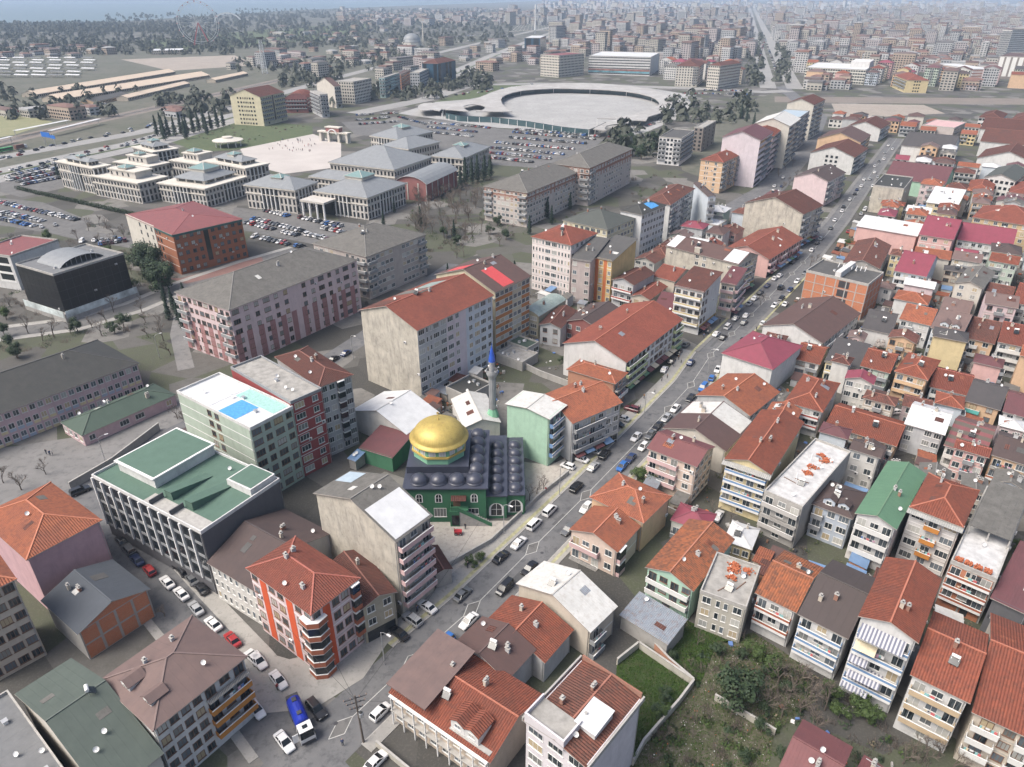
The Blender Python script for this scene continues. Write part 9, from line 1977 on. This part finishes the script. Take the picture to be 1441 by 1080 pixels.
# ------------------------------------------------------------------ street furniture, walls, people
def lamp_post(x,y,rz,lab):
 o = empty('street_lamp',(x,y,.1),rz); tag(o,lab,'street lamp'); MB().tube([(0,0,0),(0,0,8)],[.11,.07],7).build('pole',STEEL,o)
 MB().tube([(0,0,7.9),(.6,0,8.4),(1.8,0,8.6)],.045,5).build('arm',STEEL,o); MB().b2(1.6,-.16,8.5,2.4,.16,8.64).build('lamp_head',WHITE,o)
LL = ['street lamp before the pink and white corner block','street lamp at the corner of the school street','street lamp beside the mosque court fence','street lamp with a flag beside the light green block','street lamp by the cars parked nose-in','street lamp on the upper main street','street lamp between the pale pink and stained beige blocks','street lamp below the brick office','street lamp at the small square on the main street','street lamp at the wide junction']
for (x,y),l in zip(PLACES['lamps'],LL): lamp_post(x,y,R(-35) if x > -60 else R(30),l)
x,y = PLACES['pole']; UP = empty('utility_pole',(x,y,0)); tag(UP,'leaning utility pole with transformer gear and cables at the crossing','utility pole')
MB().tube([(0,0,0),(-.3,.2,11)],[.2,.13],8).build('pole',BARK,UP)
for z,L in ((10.4,1.6),(9.4,1.3),(8.2,.9)):
 MB().bar((-.3 - L,.2 - L * .4,z),(-.3 + L,.2 + L * .4,z),.12,.12).build('crossarm',DARKM,UP)
 for q in (-1,-.4,.4,1): put('insulator',cached('insul',lambda: MB().lathe([(.04,0),(.1,.1),(.05,.16),(.1,.24),(.03,.34)],7).mesh('insulator',[plain('porcelain',(.3,.22,.18),.3)])),UP,(-.3 + L * q,.2 + L * .4 * q,z + .06))
MB().lathe([(.35,0),(.38,.1),(.38,.9),(.3,1.0)],10).build('transformer',STEEL,UP,(.35,-.2,6.6))
CBL = plain('cable',(.02,.02,.02),.7)
for k,(tx,ty,tz) in enumerate(((-33.5,88,9),(-5,120,9),(-50,100,8),(-14,76,7))):
 pts = [Vector((x - .3,y + .2,10)).lerp(Vector((tx,ty,tz)),i / 8) - Vector((0,0,1.2 * math.sin(math.pi * i / 8))) for i in range(9)]; m = MB(); m.tube(pts,.025,4); tag(m.build('overhead_cable',CBL),['overhead cable from the utility pole to the corner block','overhead cable from the utility pole along the main street','overhead cable from the utility pole over the side street','overhead cable from the utility pole to the orange-roofed house'][k],'cable')
def wall_run(pts,h_,mat,lab,name='garden_wall',t=.25):
 o = empty(name,(pts[0][0],pts[0][1],0)); tag(o,lab,'wall')
 for a,b in zip(pts,pts[1:]):
  d = Vector((b[0] - a[0],b[1] - a[1])); m = MB(); m.bar((a[0] - pts[0][0],a[1] - pts[0][1],h_ / 2),(b[0] - pts[0][0],b[1] - pts[0][1],h_ / 2),t,h_); m.build('wall_panel',mat,o)
  m = MB(); m.bar((a[0] - pts[0][0],a[1] - pts[0][1],h_ + .05),(b[0] - pts[0][0],b[1] - pts[0][1],h_ + .05),t + .12,.1); m.build('coping',CONC,o)
G = lambda *p: [pix_ground(u,v) for u,v in p]
wall_run(G((868,936),(898,912),(975,965),(955,992),(905,1050),(890,1078)),1.6,wm('conc2'),'grey garden wall around the small lawn')
wall_run(G((975,965),(940,935),(912,905)),1.7,wm('brickw'),'red-capped brick garden wall on the overgrown plot')
wall_run(G((1005,985),(1090,1035)),1.4,wm('conc2'),'low wall crossing the rubble lot')
wall_run(G((628,800),(690,765),(760,700),(800,668)),1.2,CONC,'low wall and fence between the mosque court and the street')
wall_run(G((100,690),(160,655),(225,605)),2.2,wm('conc'),'school yard wall along the street')
wall_run(G((530,1050),(560,1075),(590,1100)),1.3,wm('conc2'),'garden wall before the long orange-roofed house')
wall_run(G((905,705),(1000,750),(1075,800)),1.6,wm('beigebr'),'yard wall below the cream villa')
wall_run(G((700,500),(760,530),(800,545)),2.0,wm('conc'),'old concrete wall in the courtyard behind the green street front')
# rubble and grass in the near gardens
def inpoly(x,y,P_):
 c = False
 for (x0,y0),(x1,y1) in zip(P_,P_[1:] + P_[:1]):
  if (y0 > y) != (y1 > y) and x < (x1 - x0) * (y - y0) / (y1 - y0) + x0: c = not c
 return c
def scatter(P_,n,r):
 xs,ys = [p[0] for p in P_],[p[1] for p in P_]; k = 0
 while k < n:
  x,y = r.uniform(min(xs),max(xs)),r.uniform(min(ys),max(ys))
  if inpoly(x,y,P_): k += 1; yield x,y
AP = {}
for nm,mt,pts,z in AREAS: AP.setdefault(nm,pts)
gm = MB(); r = random.Random(8)
for nm,n in (('garden_lawn',12000),('overgrown_plot',8000),('rubble_lot',16000)):
 for x,y in scatter(AP[nm],n,r):
  h_ = r.uniform(.08,.3) * (1.8 if r.random() < .12 else 1); an = r.uniform(0,6.28); d = Vector((math.cos(an),math.sin(an),0)) * r.uniform(.04,.09); lx,ly = r.uniform(-.15,.15),r.uniform(-.15,.15)
  gm.poly([(x - d.x,y - d.y,.02),(x + d.x,y + d.y,.02),(x + lx,y + ly,h_)])
tag(gm.build('grass',leaf_mat('grass_blade',(.04,.095,.012),(.065,.115,.022))),'green grass and weeds in the gardens below the old orange roof','grass',None,'stuff')
rb = MB()
for x,y in scatter(AP['rubble_lot'],520,r): s = r.uniform(.05,.2); rb.box((x,y,s * .3),(s,s * r.uniform(.5,1),s * .7),r.uniform(0,3),r.choice([0,0,0,0,0,0,1,2]),r.uniform(.5,.9))
tag(rb.build('rubble',[CONC,plain('loose_brick',(.42,.13,.06),.9),WHITE]),'scattered stones and litter on the waste lot','rubble',None,'stuff')
def free_of_houses(x,y):
 for q in BUILDINGS + FILL:
  dx,dy = x - q[1],y - q[2]
  if abs(dx) < 40 and abs(dy) < 40:
   cs,sn = math.cos(q[3]),math.sin(q[3])
   if abs(dx * cs + dy * sn) < q[4] / 2 + .6 and abs(-dx * sn + dy * cs) < q[5] / 2 + .6: return False
 return True
def off_street(x,y):
 for nme in ('MAIN','SIDE','SCHOOL','BLACK','PINK','LOTRD','AVE'):
  P_ = STREETS[nme]
  for a,b in zip(P_,P_[1:]):
   dx,dy = b[0] - a[0],b[1] - a[1]; t = max(0,min(1,((x - a[0]) * dx + (y - a[1]) * dy) / (dx * dx + dy * dy)))
   if math.hypot(x - a[0] - t * dx,y - a[1] - t * dy) < 9.6: return False
 return True
yc = MB(); r = random.Random(21)
for zone,n in ((G((900,700),(960,560),(1060,470),(1200,330),(1460,330),(1480,1090),(1120,1090),(1000,880)),2600),(G((700,470),(800,545),(900,440),(980,330),(860,330),(740,420)),700),(G((500,640),(560,560),(720,500),(700,580),(570,660)),420),(G((230,640),(330,600),(380,720),(300,720)),160)):
 for x,y in scatter(zone,n,r):
  if not off_street(x,y) or not free_of_houses(x,y): continue
  k = r.random()
  if k < .5:
   for q in range(r.randrange(8,22)):
    px,py = x + r.gauss(0,.4),y + r.gauss(0,.4); leaf_quad(yc,(px,py,r.uniform(.1,.9)),(r.uniform(-1,1),r.uniform(-1,1),.8),r.uniform(.1,.28),r); yc.m[-1] = r.choice([0,0,1])
  else:
   s = r.uniform(.25,1.3); yc.box((x,y,s * .25),(s,s * r.uniform(.3,1),s * r.uniform(.2,.6)),r.uniform(0,3),r.choice([2,2,3,4,5,6,7]),r.uniform(.7,1))
tag(yc.build('yard_clutter',[leaf_mat('weed_leaf',(.04,.06,.02),(.07,.09,.035)),leaf_mat('dry_weed',(.13,.11,.07),(.18,.15,.10)),CONC,FR_B,WHITE,plain('loose_brick',(.42,.13,.06),.9),LAUN[2],DARKM]),'weeds, crates and oddments lying in the yards','clutter',None,'stuff')
ug = MB(); r = random.Random(77); LOTS = [p for nme,mt,p,z in AREAS if nme in ('parking_lot','parade_square','plaza','mosque_court','school_yard','garden_lawn')]
for zone,n,hh in ((G((0,335),(240,325),(262,520),(190,470),(0,520)),260,2.2),(G((585,262),(700,250),(745,330),(640,350),(560,345)),170,2.6),(G((480,335),(620,330),(650,390),(600,420),(520,440)),70,2.0),(G((100,310),(200,330),(250,420),(190,400)),60,2.2),(G((975,905),(1130,935),(1330,1080),(900,1085)),170,1.3),(G((740,300),(900,250),(960,240),(900,300),(780,330)),60,2.0),(G((1090,300),(1250,250),(1300,330),(1180,400)),50,1.6),(G((250,190),(330,170),(430,178),(340,205)),40,1.6)):
 for x,y in scatter(zone,n,r):
  if not off_street(x,y) or not free_of_houses(x,y) or any(inpoly(x,y,p) for p in LOTS): continue
  k = r.choice((0,1,1,2)); w2 = r.uniform(.6,1.8) * hh * .6; h2 = r.uniform(.5,1.3) * hh
  for q in range(46):
   an,rr_ = r.uniform(0,6.28),w2 * math.sqrt(r.random()); px,py = x + rr_ * math.cos(an),y + rr_ * math.sin(an)
   if k == 1: d = Vector((r.gauss(0,.35),r.gauss(0,.35),1)) * h2 * r.uniform(.4,1); s = r.uniform(.03,.06); ug.poly([(px - s,py,0),(px + s,py,0),(px + d.x,py + d.y,d.z)],1)
   else: leaf_quad(ug,(px,py,h2 * r.uniform(.05,1) * (1 - .5 * rr_ / w2)),(math.cos(an),math.sin(an),.7),r.uniform(.12,.3),r); ug.m[-1] = k
tag(ug.build('undergrowth',[LF1,TWIG,LF3]),'brown brush and dark shrubs filling the plots between the blocks','undergrowth',None,'stuff')
# people: one skinned body, copied
def person_mesh():
 def f():
  V = [(0,0,.95),(0,0,1.2),(0,0,1.42),(0,0,1.52),(0,.02,1.68),(-.09,0,.9),(-.1,.06,.5),(-.1,-.02,.06),(.09,0,.9),(.1,-.08,.5),(.1,-.02,.06),(-.19,0,1.4),(-.24,.02,1.12),(-.22,.1,.86),(.19,0,1.4),(.24,-.02,1.12),(.22,.06,.86),(-.1,.12,.04),(.1,.12,.04)]
  E_ = [(0,1),(1,2),(2,3),(3,4),(0,5),(5,6),(6,7),(0,8),(8,9),(9,10),(2,11),(11,12),(12,13),(2,14),(14,15),(15,16),(7,17),(10,18)]
  Rd = [.14,.13,.15,.06,.11,.09,.07,.05,.09,.07,.05,.07,.05,.04,.07,.05,.04,.04,.04]
  me = bpy.data.meshes.new('person'); me.from_pydata(V,E_,[]); ob = bpy.data.objects.new('person_source',me); COL.objects.link(ob); md = ob.modifiers.new('s','SKIN')
  for i,sv in enumerate(me.skin_vertices[0].data): sv.radius = (Rd[i],Rd[i]); sv.use_root = (i == 0)
  ob.modifiers.new('u','SUBSURF').levels = 1; dg = bpy.context.evaluated_depsgraph_get(); out = bpy.data.meshes.new_from_object(ob.evaluated_get(dg)); bpy.data.objects.remove(ob)
  cols = [plain('skin',(.42,.26,.19),.6),plain('trousers',(.03,.035,.05),.9),plain('hair',(.02,.015,.012),.8)]; out.materials.clear()
  return out,cols
 return cached('person',f)
pm_,pc_ = person_mesh()
def person_variant(i):
 def f():
  me = pm_.copy(); me.name = 'person'; shirt = [(.05,.05,.06),(.35,.05,.05),(.06,.08,.16),(.30,.30,.30),(.2,.12,.06)][i]
  for m in (plain('jacket_%d' % i,shirt,.9),pc_[1],pc_[0],pc_[2]): me.materials.append(m)
  for p in me.polygons:
   z = p.center.z; p.material_index = 3 if z > 1.72 else 2 if z > 1.5 else 0 if z > .93 else 1
  return me
 return cached(('person',i),f)
PL = ['person standing in the school yard, leftmost of three','person standing in the school yard, middle of three','person standing in the school yard, rightmost of three','person in red helmet beside the white car at the crossing','person walking on the side street near the red cars','person beside the open cab door of the tank truck','person in red on the mosque court','person standing on the mosque court near the stair']
for k,(x,y) in enumerate(PLACES['people']): o = put('person',person_variant([0,2,3,1,0,2,1,0][k]),None,(x,y,.1),k * 1.3); tag(o,PL[k],'person')
for k,(x,y) in enumerate(PLACES['parade']): o = put('person',person_variant(k % 5),None,(x,y,.05),k * 1.1); tag(o,'person standing in formation on the pink parade square','person','people lined up on the parade square')
r = random.Random(12); WK = resample([q for q in MAINC if 80 < q[1] < 290],7)
for k in range(26):
 i = r.randrange(len(WK) - 1); p,q = WK[i],WK[i + 1]; an = math.atan2(q[1] - p[1],q[0] - p[0]); o = r.choice((6.9,7.6,8.3,-6.2)); t = r.random(); x,y = p[0] + (q[0] - p[0]) * t - math.sin(an) * o,p[1] + (q[1] - p[1]) * t + math.cos(an) * o
 tag(put('person',person_variant(k % 5),None,(x,y,.13),r.uniform(0,6.28)),'pedestrian in dark clothes on the main street pavement' if k % 5 in (0,2,4) else ('pedestrian in a red jacket on the main street pavement' if k % 5 == 1 else 'pedestrian in a grey jacket on the main street pavement'),'person','pedestrians on the main street')
# small playground cart on the court, flag
x,y = pix_ground(645,752); PC = empty('red_cart',(x,y,.03)); tag(PC,'small red cart on the mosque court','cart'); MB().b2(-.8,-.5,.3,.8,.5,1.0).build('body',plain('cart_red',(.4,.03,.04),.5),PC)
for sx in (-.5,.5): put('wheel',cached('wheel',lambda: None),PC,(sx,-.5,.3)).rotation_euler = (R(90),0,0)

# ------------------------------------------------------------------ haze
hz = MB(); hz.b2(-15500,-150,-1,15500,29000,112)
mh = bpy.data.materials.new('haze'); mh.use_nodes = True; t = mh.node_tree; t.nodes.clear(); o_ = t.nodes.new("ShaderNodeOutputMaterial"); pv = t.nodes.new("ShaderNodeVolumePrincipled")
pv.inputs['Color'].default_value = (.60,.77,1.0,1); pv.inputs['Density'].default_value = .00011; pv.inputs['Anisotropy'].default_value = 0.0; t.links.new(pv.outputs[0],o_.inputs['Volume'])
tag(hz.build('haze',mh),'pale blue haze over the whole town','haze',None,'stuff')
